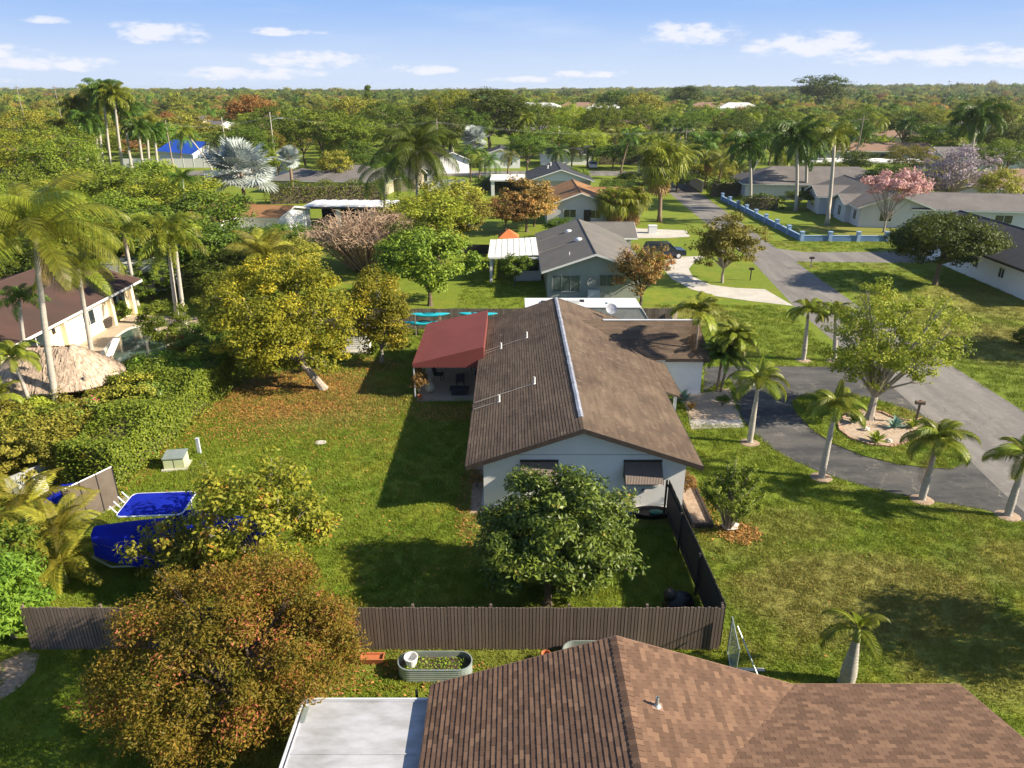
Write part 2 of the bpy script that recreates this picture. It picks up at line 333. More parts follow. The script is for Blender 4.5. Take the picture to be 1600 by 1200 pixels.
leafmat('litter', (0.16, 0.080, 0.028), (0.50, 0.27, 0.07), None, 0.1)
leafmat('agave', (0.07, 0.15, 0.12), (0.16, 0.26, 0.21), None, 0.1)

# ------------------------------------------------------------------ mesh helpers
class MB:
    def __init__(s): s.v = []; s.f = []; s.t = []; s.m = []
    def add(s, vs, fs, tone=0.5, mi=0):
        o = len(s.v); s.v.extend([tuple(p) for p in vs]); s.f.extend([tuple(i+o for i in f) for f in fs])
        s.t.extend([tone]*len(fs)); s.m.extend([mi]*len(fs)); return s
    def box(s, x0, x1, y0, y1, z0, z1, tone=0.5, mi=0, mtx=None):
        vs = [Vector(p) for p in ((x0,y0,z0),(x1,y0,z0),(x1,y1,z0),(x0,y1,z0),(x0,y0,z1),(x1,y0,z1),(x1,y1,z1),(x0,y1,z1))]
        if mtx is not None: vs = [mtx @ p for p in vs]
        return s.add(vs, [(0,3,2,1),(4,5,6,7),(0,1,5,4),(1,2,6,5),(2,3,7,6),(3,0,4,7)], tone, mi)
    def prism(s, poly, z0, z1, tone=0.5, mi=0):
        n = len(poly); vs = [(p[0], p[1], z0) for p in poly] + [(p[0], p[1], z1) for p in poly]
        fs = [tuple(range(n-1, -1, -1)), tuple(range(n, 2*n))] + [(i, (i+1) % n, n+(i+1) % n, n+i) for i in range(n)]
        return s.add(vs, fs, tone, mi)
    def extr(s, face, d, tone=0.5, mi=0):
        """a planar polygon pushed along vector d into a closed slab"""
        n = len(face); a = [Vector(p) for p in face]; b = [p + Vector(d) for p in a]
        fs = [tuple(range(n-1, -1, -1)), tuple(range(n, 2*n))] + [(i, (i+1) % n, n+(i+1) % n, n+i) for i in range(n)]
        return s.add(a+b, fs, tone, mi)
    def tube(s, pts, rad, n=8, tone=0.5, cap=True, mi=0):
        pts = [Vector(p) for p in pts]; k = len(pts)
        if isinstance(rad, (int, float)): rad = [rad]*k
        vs = []; up = Vector((0, 0, 1))
        for i, p in enumerate(pts):
            d = (pts[min(i+1, k-1)] - pts[max(i-1, 0)]).normalized()
            a = d.cross(up)
            if a.length < 0.05: a = d.cross(Vector((0, 1, 0)))
            a.normalize(); b = a.cross(d)
            for j in range(n):
                t = 2*PI*j/n; vs.append(p + (a*math.cos(t) + b*math.sin(t))*rad[i])
        fs = [(i*n+j, i*n+(j+1) % n, (i+1)*n+(j+1) % n, (i+1)*n+j) for i in range(k-1) for j in range(n)]
        if cap: fs += [tuple(range(n-1, -1, -1)), tuple((k-1)*n+j for j in range(n))]
        return s.add(vs, fs, tone, mi)
    def lathe(s, prof, n=16, c=(0, 0, 0), tone=0.5, sx=1, sy=1, mi=0):
        vs = [(c[0]+r*math.cos(2*PI*j/n)*sx, c[1]+r*math.sin(2*PI*j/n)*sy, c[2]+z) for r, z in prof for j in range(n)]
        k = len(prof)
        fs = [(i*n+j, i*n+(j+1) % n, (i+1)*n+(j+1) % n, (i+1)*n+j) for i in range(k-1) for j in range(n)]
        fs += [tuple(range(n-1, -1, -1)), tuple((k-1)*n+j for j in range(n))]
        return s.add(vs, fs, tone, mi)
    def mesh(s, name):
        me = bpy.data.meshes.new(name); me.from_pydata(s.v, [], s.f); me.update()
        a = me.attributes.new('tone', 'FLOAT', 'FACE'); a.data.foreach_set('value', np.array(s.t, dtype=np.float32))
        return me
    def build(s, name, mats, parent=None, loc=None, smooth=False):
        me = s.mesh(name)
        if not isinstance(mats, (list, tuple)): mats = [mats]
        for x in mats: me.materials.append(M[x])
        if len(mats) > 1: me.polygons.foreach_set('material_index', np.array(s.m, dtype=np.int32))
        if smooth: me.polygons.foreach_set('use_smooth', np.ones(len(me.polygons), dtype=bool))
        o = bpy.data.objects.new(name, me); COL.objects.link(o)
        if parent: o.parent = parent
        if loc is not None: o.location = loc
        return o

def quads_mesh(name, V, tone, matname=None):
    """V: (N,4,3) quads"""
    n = len(V); me = bpy.data.meshes.new(name)
    me.vertices.add(n*4); me.vertices.foreach_set('co', V.reshape(-1).astype(np.float32))
    me.loops.add(n*4); me.loops.foreach_set('vertex_index', np.arange(n*4, dtype=np.int32))
    me.polygons.add(n); me.polygons.foreach_set('loop_start', np.arange(0, n*4, 4, dtype=np.int32))
    try: me.polygons.foreach_set('loop_total', np.full(n, 4, dtype=np.int32))
    except Exception: pass
    me.update(calc_edges=True)
    a = me.attributes.new('tone', 'FLOAT', 'FACE'); a.data.foreach_set('value', tone.astype(np.float32))
    if matname: me.materials.append(M[matname])
    return me

def thing(name, label, cat, loc=(0, 0, 0), rotz=0, group=None, kind=None):
    o = bpy.data.objects.new(name, None); COL.objects.link(o); o.empty_display_size = 0.3
    o.location = loc; o.rotation_euler = (0, 0, rotz); o['label'] = label; o['category'] = cat
    if group: o['group'] = group
    return o
def tag(o, label=None, cat=None, group=None, kind=None):
    if label: o['label'] = label
    if cat: o['category'] = cat
    if group: o['group'] = group
    if kind: o['kind'] = kind
    return o
def meshobj(name, me, parent=None, loc=(0, 0, 0), rot=(0, 0, 0), scale=(1, 1, 1), material=None):
    o = bpy.data.objects.new(name, me); COL.objects.link(o); o.location = loc; o.rotation_euler = rot; o.scale = scale
    if parent: o.parent = parent
    if material:
        o.material_slots[0].link = 'OBJECT'; o.material_slots[0].material = M[material]
    return o
def copy_tree(o, parent=None):
    c = o.copy(); COL.objects.link(c); c.parent = parent
    for ch in list(o.children): copy_tree(ch, c)
    return c
def struct(o, label=None): o['kind'] = 'structure'; return o
def stuff(o, label=None, cat=None):
    o['kind'] = 'stuff'
    if label: o['label'] = label
    if cat: o['category'] = cat
    return o

LANDMARKS = []
def landmark(x, y, phrase): LANDMARKS.append((x, y, phrase))

# ------------------------------------------------------------------ ground, roads
def sheet(name, poly, z, m, kind='structure', parent=None):
    mb = MB(); mb.add([(p[0], p[1], z) for p in poly], [tuple(range(len(poly)))])
    o = mb.build(name, m, parent)
    if kind: o['kind'] = kind
    return o
def pix(pts, z=0.0): return [at(px, py, z) for px, py in pts]
S = 9000
sheet('ground', [(-S, -3000), (S, -3000), (S, S), (-S, S)], 0.0, 'ground')
ROAD_L, ROAD_R = 24.0, 31.3
street = [(22.5, -60), (30.8, -60), (31.0, 40), (31.1, 60), (32.2, 81), (35.2, 134), (36.5, 160), (39, 168), (28, 168), (30.6, 160), (29.5, 134), (27.4, 81), (25.3, 61), (24.4, 40), (23.4, 30), (23.0, 20)]
sheet('street', street, 0.004, 'road')
sheet('cross_street', [(-400, 168), (400, 166), (400, 176), (-400, 178)], 0.006, 'road')
side_drive = [(32.0, 79.6), (46.5, 79), (60, 80.5), (60, 85.5), (47, 85), (35, 84.8), (32.5, 87)]
sheet('side_road', side_drive, 0.008, 'road')
driveway = pix([(1100, 573), (1180, 572), (1305, 573)]) + [Vector((25.15, 47.5, 0)), Vector((24.75, 40, 0)), Vector((23.75, 30, 0)), Vector((23.55, 26.9, 0))] + pix([(1540, 797), (1450, 782), (1390, 770), (1330, 754), (1280, 737), (1240, 720), (1205, 700), (1178, 678), (1160, 655), (1150, 630), (1150, 605), (1138, 590), (1100, 613)])
sheet('driveway', driveway, 0.010, 'driveway')
island = pix([(1237, 629), (1245, 646), (1265, 668), (1300, 693), (1350, 713), (1400, 725), (1450, 732), (1490, 732), (1510, 722), (1512, 708), (1488, 684), (1465, 665), (1420, 641), (1360, 622), (1300, 616), (1255, 618)])
sheet('island_lawn', island, 0.045, 'ground')
# pavement lip so the island's turf has a real edge
mb = MB(); n = len(island)
for i in range(n):
    a, b = island[i], island[(i+1) % n]; mb.add([(a.x, a.y, 0.0), (b.x, b.y, 0.0), (b.x, b.y, 0.0449), (a.x, a.y, 0.0449)], [(0, 1, 2, 3)])
struct(mb.build('island_edge', 'soil'))
loop_drive = pix([(1040, 402), (1104, 400), (1085, 410), (1076, 420), (1082, 432), (1110, 445), (1150, 450), (1195, 452), (1240, 478), (1170, 470), (1120, 463), (1080, 452), (1050, 436), (1036, 420)])
sheet('pale_driveway', loop_drive, 0.012, 'concrete')
far_drive = pix([(965, 352), (1000, 357), (1072, 360), (1078, 370), (1040, 372), (985, 372), (960, 366)])
sheet('far_driveway', far_drive, 0.012, 'concrete')
patio = [(-6.0, 40.6), (-1.4, 40.6), (-1.4, 49.4), (-6.0, 49.4)]
mb = MB(); mb.prism(patio, 0.0, 0.06); struct(mb.build('patio', 'patio_concrete'))
bed_front = pix([(1064, 612), (1100, 614), (1140, 606), (1147, 628), (1156, 650), (1160, 664), (1080, 664), (1072, 640)])
sheet('planting_bed', bed_front, 0.013, 'gravel')
walk = pix([(1076, 656), (1158, 656), (1164, 668), (1080, 671)])
sheet('front_walk', walk, 0.018, 'flag_stone')
side_bed = [(-1.95, 27.9), (-1.32, 27.9), (-1.32, 40.0), (-1.95, 40.0)]
sheet('side_bed', side_bed, 0.010, 'mulch')
mulch_bed = pix([(0, 1035), (40, 1018), (62, 1022), (55, 1050), (30, 1075), (0, 1095)])
sheet('mulch_patch', mulch_bed, 0.010, 'mulch')
POOLC = (-29.3, 49.0)
deck = [(-33.0, 37.0), (-24.0, 37.0), (-23.2, 44.0), (-23.8, 52.0), (-27.0, 58.5), (-33.0, 59.0)]
sheet('pool_deck', deck, 0.012, 'paver')
def inside(poly, X, Y):
    xs = np.array([p[0] for p in poly]); ys = np.array([p[1] for p in poly]); r = np.zeros(X.shape, bool); j = len(xs)-1
    for i in range(len(xs)):
        c = ((ys[i] > Y) != (ys[j] > Y)) & (X < (xs[j]-xs[i])*(Y-ys[i])/(ys[j]-ys[i]+1e-12)+xs[i])
        r ^= c; j = i
    return r

# ------------------------------------------------------------------ houses
def roof_slab(face, th=0.14):
    a, b, c = (Vector(p) for p in face[:3]); nrm = (b-a).cross(c-b).normalized()
    if nrm.z < 0: nrm = -nrm
    return nrm*th
def gable(p, w, d, eave, rise, over, rm, wm, trim, y_over=None, cx=0, cy=0, rot=0, hip=False, noroofend=False):
    """ridge along local Y. wall centred on (cx,cy)"""
    yo = over if y_over is None else y_over
    mt = Matrix.Translation((cx, cy, 0)) @ Matrix.Rotation(rot, 4, 'Z')
    hw, hd = w/2, d/2; sl = rise/(hw+over); ez = eave - 0.02
    g = lambda x, y, z: mt @ Vector((x, y, z))
    mb = MB()
    if hip:
        mb.box(-hw, hw, -hd, hd, 0, eave+over*sl*0.5, mtx=mt)
    else:
        zw = eave + over*sl - 0.03; zr = zw + hw*sl
        for sgn in (1,):
            mb.extr([g(-hw, -hd, 0), g(hw, -hd, 0), g(hw, -hd, zw), g(0, -hd, zr), g(-hw, -hd, zw)], (mt.to_3x3() @ Vector((0, d, 0))))
    wall = mb.build('wall', wm, p)
    rb = MB(); rz = eave + rise
    if hip:
        k = min(hw+over, (hd+over)*0.98)
        A = [(-hw-over, -hd-over, eave), (hw+over, -hd-over, eave), (hw+over, hd+over, eave), (-hw-over, hd+over, eave)]
        B = [(0, -hd-over+k, rz), (0, hd+over-k, rz)]
        vs = [g(*q) for q in A] + [g(*q) for q in B] + [g(q[0], q[1], q[2]-0.15) for q in A]
        rb.add(vs, [(0, 1, 4), (1, 2, 5, 4), (2, 3, 5), (3, 0, 4, 5), (0, 6, 7, 1), (1, 7, 8, 2), (2, 8, 9, 3), (3, 9, 6, 0), (6, 9, 8, 7)])
        roof = rb.build('roof', rm, p)
        fb = MB()
        for i in range(4):
            a, b = vs[i], vs[(i+1) % 4]; dr = (b-a).normalized(); nn = Vector((dr.y, -dr.x, 0))
            fb.extr([a+nn*0.02+Vector((0,0,-.17)), b+nn*0.02+Vector((0,0,-.17)), b+nn*0.02+Vector((0,0,-.02)), a+nn*0.02+Vector((0,0,-.02))], nn*0.03)
        fb.build('fascia', trim, p)
    else:
        ya, yb = -hd-yo, hd+yo
        for s in (-1, 1):
            f = [g(0, ya, rz), g(0, yb, rz), g(s*(hw+over), yb, eave), g(s*(hw+over), ya, eave)]
            rb.extr(f, roof_slab(f, 0.10))
        roof = rb.build('roof', rm, p)
        fb = MB()
        for yy, dr in ((ya, -0.05), (yb, 0.02)):
            for s in (-1, 1):
                fb.extr([g(0, yy+dr, rz-0.10), g(s*(hw+over), yy+dr, eave-0.10), g(s*(hw+over), yy+dr, eave+0.09), g(0, yy+dr, rz+0.09)], mt.to_3x3() @ Vector((0, 0.03, 0)))
        for s in (-1, 1):
            fb.extr([g(s*(hw+over+0.012), ya, eave-0.12), g(s*(hw+over+0.012), yb, eave-0.12), g(s*(hw+over+0.012), yb, eave+0.06), g(s*(hw+over+0.012), ya, eave+0.06)], mt.to_3x3() @ Vector((s*0.04, 0, 0)))
        fb.build('fascia', trim, p)
        sf = MB()
        cb = MB(); cb.tube([g(0, ya+0.02, rz+0.09), g(0, yb-0.02, rz+0.09)], 0.07, 6); cb.build('ridge_cap', rm, roof)
    return roof
def window(p, c, wdt, hgt, face, frame='trim_white', pane='glass', mull=1, label=None, name='window'):
    """c = centre point on wall; face = angle of outward normal"""
    mt = Matrix.Translation(c) @ Matrix.Rotation(face+PI/2, 4, 'Z')   # local -Y points outward
    mb = MB(); t = 0.07; a, b = wdt/2, hgt/2
    for (x0, x1, z0, z1) in ((-a-t, a+t, b, b+t), (-a-t, a+t, -b-t, -b), (-a-t, -a, -b, b), (a, a+t, -b, b)): mb.box(x0, x1, -0.05, 0.03, z0, z1, mtx=mt)
    for i in range(mull):
        x = -a + wdt*(i+1)/(mull+1); mb.box(x-0.025, x+0.025, -0.045, 0.02, -b, b, mtx=mt)
    o = mb.build(name, frame, p)
    if label: o['label'] = label
    pb = MB(); pb.box(-a, a, -0.02, 0.01, -b, b, mtx=mt); pb.build('pane', pane, o)
    return o
def door(p, c, wdt, hgt, face, m='trim_white'):
    mt = Matrix.Translation(c) @ Matrix.Rotation(face+PI/2, 4, 'Z')
    mb = MB(); mb.box(-wdt/2, wdt/2, -0.04, 0.03, 0, hgt, mtx=mt)
    for i in range(3): mb.box(-wdt/2+.1, wdt/2-.1, -0.06, -0.04, .15+i*hgt/3, .05+(i+1)*hgt/3-.1, mtx=mt)
    o = mb.build('door', m, p)
    hb = MB(); hb.box(wdt/2-.14, wdt/2-.09, -0.09, -0.055, hgt*.45, hgt*.52, mtx=mt); hb.build('handle', 'alu', o)
    return o
S_, E_, N_, W_ = -PI/2, 0, PI/2, PI

def clip(poly, ax, val, keep_ge):
    out = []
    for i in range(len(poly)):
        a, b = poly[i], poly[(i+1) % len(poly)]
        ia = (a[ax] >= val) if keep_ge else (a[ax] <= val); ib = (b[ax] >= val) if keep_ge else (b[ax] <= val)
        if ia: out.append(a)
        if ia != ib:
            t = (val-a[ax])/(b[ax]-a[ax]); out.append(tuple(a[k]+(b[k]-a[k])*t for k in (0, 1)))
    return out
def area(poly): return abs(sum(poly[i-1][0]*poly[i][1]-poly[i][0]*poly[i-1][1] for i in range(len(poly))))/2
def shingles(O, U, Sd, poly, e, tab, t, mb, emit=None, seed=3, phase=0.0):
    """courses of shingles on the plane O + u*U + s*Sd; polygon in (u,s), s up the slope"""
    rg = random.Random(seed); O = Vector(O); U = Vector(U).normalized(); Sd = Vector(Sd).normalized(); N = U.cross(Sd)
    if N.z < 0: N = -N
    s0 = min(p[1] for p in poly); s1 = max(p[1] for p in poly)
    j = 0
    while s0 + j*e < s1 - 0.01:
        lo, hi = s0 + j*e, s0 + (j+1)*e
        row = clip(clip(poly, 1, lo, True), 1, hi, False)
        j += 1
        if len(row) < 3 or area(row) < 1e-4: continue
        u0 = min(p[0] for p in row); u1 = max(p[0] for p in row)
        if tab: off = ((j*0.37) % 1.0)*tab; k0 = int(math.floor((u0-off)/tab)); k1 = int(math.ceil((u1-off)/tab)); cells = [(off+k*tab, off+(k+1)*tab) for k in range(k0, k1)]
        else: cells = [(u0-1, u1+1)]
        for (a, b) in cells:
            c = clip(clip(row, 0, a+(0.004 if tab else 0), True), 0, b-(0.004 if tab else 0), False)
            if len(c) < 3 or area(c) < 2e-4: continue
            tone = rg.random(); lift = rg.uniform(0, 0.004) if tab else 0
            if emit and len(c) == 4 and area(c) > (e*(tab-0.008))*0.995:
                if emit(O + U*(a+b)/2 + Sd*lo, U, Sd, N, tone): continue
            n = len(c)
            top = [O + U*q[0] + Sd*q[1] + N*((t+lift)*(1-(q[1]-lo)/e*0.75)) for q in c]
            bot = [O + U*q[0] + Sd*q[1] - N*0.004 for q in c]
            mb.add(top+bot, [tuple(range(n))] + [(i, n+i, n+(i+1) % n, (i+1) % n) for i in range(n)], tone)

# ---------- main house (white gable, brown shingle roof)
def main_house():
    T_ = thing('white_house', 'white stucco house with long brown shingle roof and silver ridge cap behind the brown fence', 'house', (3.2, 38.2, 0))
    ox, oy = 3.2, 38.2
    p = T_
    L = lambda x, y, z=0: Vector((x-ox, y-oy, z))
    W0, W1, Y0, Y1 = -1.3, 7.9, 28.35, 47.9
    RX, RZ, EZ = 3.1, 4.45, 2.62; EL, ER = -2.05, 8.45; YA, YB = 27.6, 48.6
    slL = (RZ-EZ)/(RX-EL); slR = (RZ-EZ)/(ER-RX)
    zl = RZ - (RX-W0)*slL - 0.06; zr = RZ - (W1-RX)*slR - 0.06
    mb = MB(); mb.extr([L(W0, Y0, 0), L(W1, Y0, 0), L(W1, Y0, zr), L(RX, Y0, RZ-0.06), L(W0, Y0, zl)], (0, Y1-Y0, 0)); mb.build('wall', 'stucco_white', p)
    mb = MB(); mb.box(W0-ox+.02, W1-ox-.02, Y0-oy-0.012, Y0-oy-.001, 2.80, 2.825); mb.build('stucco_joint', 'stucco_grey', p)
    # roof deck
    rb = MB()
    for (ex) in (EL, ER):
        f = [L(RX, YA, RZ), L(RX, YB, RZ), L(ex, YB, EZ), L(ex, YA, EZ)]; rb.extr(f, (0, 0, -0.09))
    # garage wing walls / roof
    WX1 = 12.25; WYr, WRZ = 44.9, 3.95; WY0, WY1 = 41.2, 48.3
    sw = (WRZ-EZ)/(WYr-WY0)
    for ey in (WY0, WY1):
        f = [L(5.0, WYr, WRZ-.004), L(WX1, WYr, WRZ-.004), L(WX1, ey, EZ-.004), L(5.0, ey, EZ-.004)]; rb.extr(f, (0, 0, -0.09))
    # porch apron
    PX, PZ = 9.45, EZ - (9.45-ER)*slR
    f = [L(ER-.15, 36.0, EZ+.15*slR-.01), L(ER-.15, 41.3, EZ+.15*slR-.01), L(PX, 41.3, PZ), L(PX, 36.0, PZ)]; rb.extr(f, (0, 0, -0.09))
    roof = rb.build('roof', 'roof_brown', p)
    sh = MB()
    slopeL = Vector((RX-EL, 0, RZ-EZ)); slopeR = Vector((RX-ER, 0, RZ-EZ)); lenL, lenR = slopeL.length, slopeR.length
    shingles(L(EL, YA, EZ), (0, 1, 0), slopeL, [(0, 0), (YB-YA, 0), (YB-YA, lenL), (0, lenL)], 0.148, 0.9, 0.015, sh, seed=4)
    # right slope, cut at the valley with the wing
    vx = RX + (RZ-WRZ)/slR
    uW = WYr-YA
    polyR = [(0, 0), (WY0-YA, 0), (uW, (ER-vx)/(ER-RX)*lenR), (WY1-YA, 0), (YB-YA, 0), (YB-YA, lenR), (0, lenR)]
    for pp in ([(0, 0), (WY0-YA, 0), (uW, (ER-vx)/(ER-RX)*lenR), (uW, lenR), (0, lenR)], [(uW, lenR), (uW, (ER-vx)/(ER-RX)*lenR), (YB-YA, 0), (YB-YA, lenR)]):
        shingles(L(ER, YA, EZ), (0, 1, 0), slopeR, pp, 0.148, 0.9, 0.010, sh, seed=5)
    sN = Vector((0, WYr-WY0, WRZ-EZ)); lN = sN.length
    shingles(L(0, WY0, EZ), (1, 0, 0), sN, [(ER, 0), (WX1, 0), (WX1, lN), (vx, lN)], 0.148, 0.9, 0.010, sh, seed=6)
    sF = Vector((0, WYr-WY1, WRZ-EZ)); lF = sF.length
    shingles(L(0, WY1, EZ), (1, 0, 0), sF, [(ER, 0), (WX1, 0), (WX1, lF), (vx, lF)], 0.148, 0.9, 0.010, sh, seed=7)
    shingles(L(PX, 36.0, PZ), (0, 1, 0), slopeR, [(0, 0), (5.2, 0), (5.2, 1.03), (0, 1.03)], 0.148, 0.9, 0.010, sh, seed=8)
    o = sh.build('shingle_courses', 'roof_brown', roof); o['kind'] = 'stuff'
    # fascia
    fb = MB()
    for ex in (EL, ER): fb.extr([L(ex, YA-.03, EZ-.20), L(RX, YA-.03, RZ-.20), L(RX, YA-.03, RZ+.03), L(ex, YA-.03, EZ+.03)], (0, 0.03, 0)) if True else None
    for ex in (EL, ER): fb.extr([L(ex, YB+.003, EZ-.20), L(RX, YB+.003, RZ-.20), L(RX, YB+.003, RZ+.03), L(ex, YB+.003, EZ+.03)], (0, 0.03, 0))
    fb.box(EL-ox-.03, EL-ox-.002, YA-oy, YB-oy, EZ-.2, EZ+.01); fb.box(ER-ox+.002, ER-ox+.03, YA-oy, 36.0-oy, EZ-.2, EZ+.01)
    fb.box(PX-ox+.002, PX-ox+.03, 36.0-oy, 41.15-oy, PZ-.18, PZ+.01)
    fb.box(PX-ox+.05, WX1-ox, WY0-oy-.03, WY0-oy-.002, EZ-.2, EZ+.01)
    fb.extr([L(WX1+.002, WY0, EZ-.2), L(WX1+.002, WYr, WRZ-.2), L(WX1+.002, WYr, WRZ+.02), L(WX1+.002, WY0, EZ+.02)], (.03, 0, 0))
    fb.extr([L(WX1+.002, WY1, EZ-.2), L(WX1+.002, WYr, WRZ-.2), L(WX1+.002, WYr, WRZ+.02), L(WX1+.002, WY1, EZ+.02)], (.03, 0, 0))
    fb.build('fascia', 'trim_dark', p)
    # soffit of the gable overhang
    sb = MB(); sb.box(W0-ox, ER-ox-.05, Y1-oy, YB-oy-.03, EZ-.12, EZ-.1); sb.build('soffit', 'trim_white', p)
    # silver ridge cap of short overlapping pieces
    cbm = MB(); sL = (RZ-EZ)/(RX-EL)
    cm = MB(); k = 0.245
    cm.add([(-0.115, 0, -0.115*sL+.012), (0, 0, .012), (0.115, 0, -0.115*slR+.012), (-0.115, k, -0.115*sL), (0, k, 0), (0.115, k, -0.115*slR), (-0.115, 0, -0.115*sL-.02), (0, 0, -.02), (0.115, 0, -0.115*slR-.02)],
           [(0, 1, 4, 3), (1, 2, 5, 4), (0, 6, 7, 1), (1, 7, 8, 2)])
    me = cm.mesh('ridge_tile'); me.materials.append(M['cap_silver'])
    n = int((YB-YA)/0.25)
    for i in range(5, n): meshobj('ridge_tile', me, roof, L(RX+random.uniform(-.008, .008), YA+i*0.25, RZ+.045), (0, 0, random.uniform(-.02, .02)))
    wr = MB(); wr.box(6.0-ox, WX1-ox, WYr-oy-.10, WYr-oy+.10, WRZ+.012, WRZ+.05); wr.build('wing_ridge_flashing', 'alu', roof)
    # vent pipes with pale rain streaks
    for (px, py) in ((783, 545), (823, 528), (835, 600), (780, 628)):
        # on left slope: solve by stepping along the ray
        best = None; d = ray(px, py)
        t = 5.0
        while t < 90:
            q = Vector((0, 0, CAM_H)) + d*t
            if q.z < RZ - (RX-q.x)*slL: best = q; break
            t += 0.02
        if best is None: continue
        q = best; x, y, z = q
        vb = MB(); vb.lathe([(.10, 0), (.10, .02), (.055, .07), (.05, .42), (.036, .42), (.036, .3)], 10, (x-ox, y-oy, z-.02)); vb.build('vent_pipe', 'trim_white', p, smooth=False)
        st = MB(); wv = 0.075
        s2 = [L(x-.1, y-wv, z+.012-.1*slL+.04), L(x-.1, y+wv, z+.012-.1*slL+.04), L(EL+.05, y+wv*1.2, EZ+.05*slL+.045), L(EL+.05, y-wv*.8, EZ+.05*slL+.045)]
        st.extr(s2, (0, 0, -0.003)); st.build('rain_streak', 'stain', roof)
    # a round-topped small vent nearer the ridge on the right slope
    # satellite dish at the far end of the roof
    dsh = thing('satellite_dish', 'grey satellite dish mounted at the far end of the brown roof', 'satellite dish', (6.9, 47.7, RZ-(6.9-RX)*slR+.02))
    mb = MB(); mb.tube([(0, 0, 0), (0, 0, .5), (0, -.08, .62)], .025, 6); mb.build('mast', 'trim_grey', dsh)
    mb = MB()
    mt = Matrix.Translation((0, -.12, .75)) @ Matrix.Rotation(R(55), 4, 'X')
    prof = [(0.01, 0), (.15, .01), (.28, .045), (.38, .09)]
    vs = []; nn = 18
    for r, z in prof:
        for j in range(nn): vs.append(mt @ Vector((r*math.cos(2*PI*j/nn), r*math.sin(2*PI*j/nn), z)))
    mb.add(vs, [(i*nn+j, i*nn+(j+1) % nn, (i+1)*nn+(j+1) % nn, (i+1)*nn+j) for i in range(3) for j in range(nn)])
    mb.build('reflector', 'cap_silver', dsh, smooth=True)
    mb = MB(); mb.tube([mt @ Vector((0, -.3, .03)), mt @ Vector((0, -.12, .4)), mt @ Vector((0, 0, .42))], .015, 5); mb.build('feed_arm', 'trim_grey', dsh)
    # garage wing walls
    gx0, gx1, gy0, gy1 = 7.9, 12.0, 41.7, 47.8
    mb = MB(); h0 = EZ + (gy0-WY0)*sw - .1
    mb.extr([L(gx1, gy0, 0), L(gx1, gy1, 0), L(gx1, gy1, h0-.02), L(gx1, WYr, WRZ-.12), L(gx1, gy0, h0)], (-(gx1-gx0)+.004, 0, 0)); mb.build('wall', 'stucco_white', p)
    mb = MB(); mb.box(9.05-ox, 9.2-ox, 36.3-oy, 36.45-oy, 0, PZ-.1); mb.build('porch_post', 'stucco_white', p)
    # windows on gable (behind the awnings)
    for (px) in (842, 1002):
        c = atY(px, 752, Y0)
        window(p, L(c.x, Y0, 1.75), 1.5, 1.0, S_, 'trim_white', 'glass')
        # corrugated metal awning, top edge on the wall at z 2.5
        x0, x1 = c.x-.85, c.x+.85; rid = 0.034; nn = int((x1-x0)/rid)
        aw = MB()
        A = []; 
        zt, zb, out = 2.47, 1.72, .78
        for i in range(nn+1):
            off = 0.016 if i % 2 else 0.0
            x = x0 + (x1-x0)*i/nn
            A.append((L(x, Y0-.02, zt+off), L(x, Y0-out, zb+off)))
        for i in range(nn):
            aw.add([A[i][0], A[i+1][0], A[i+1][1], A[i][1]], [(3, 2, 1, 0)])
        ao = aw.build('window_awning', 'fence_brown', p)
        hb = MB(); hb.box(x0-ox-.02, x1-ox+.02, Y0-oy-.06, Y0-oy-.004, zt-.01, zt+.09)
        for xx in (x0, x1):
            hb.extr([L(xx, Y0-.005, zt-.02), L(xx, Y0-out, zb-.02), L(xx, Y0-out, zb-.06), L(xx, Y0-.005, zb+.0)], (0.012, 0, 0))
        hb.build('awning_side', 'trim_dark', ao)
    # upper-part dark header strip of each awning reads as a band on the awning's top
    window(p, L(12.02, 44.6, 1.4), 1.4, 1.1, E_)
    door(p, L(7.93, 38.5, 0.05), 1.0, 2.05, E_, 'trim_dark')
    window(p, L(7.93, 33.5, 1.5), 1.6, 1.1, E_)
    # slab edge
    mb = MB(); mb.box(W0-ox-.12, W1-ox+.12, Y0-oy-.12, Y1-oy+.1, 0.0, .10); mb.build('slab', 'concrete', p)
    # hose bib cover and meter
    c = atY(1003, 782, Y0); mb = MB(); mb.box(c.x-ox-.07, c.x-ox+.07, Y0-oy-.06, Y0-oy, .85, 1.05); mb.build('outlet_box', 'trim_grey', p)
    landmark(3.2, 38.2, 'the brown-roofed white house')
main_house()

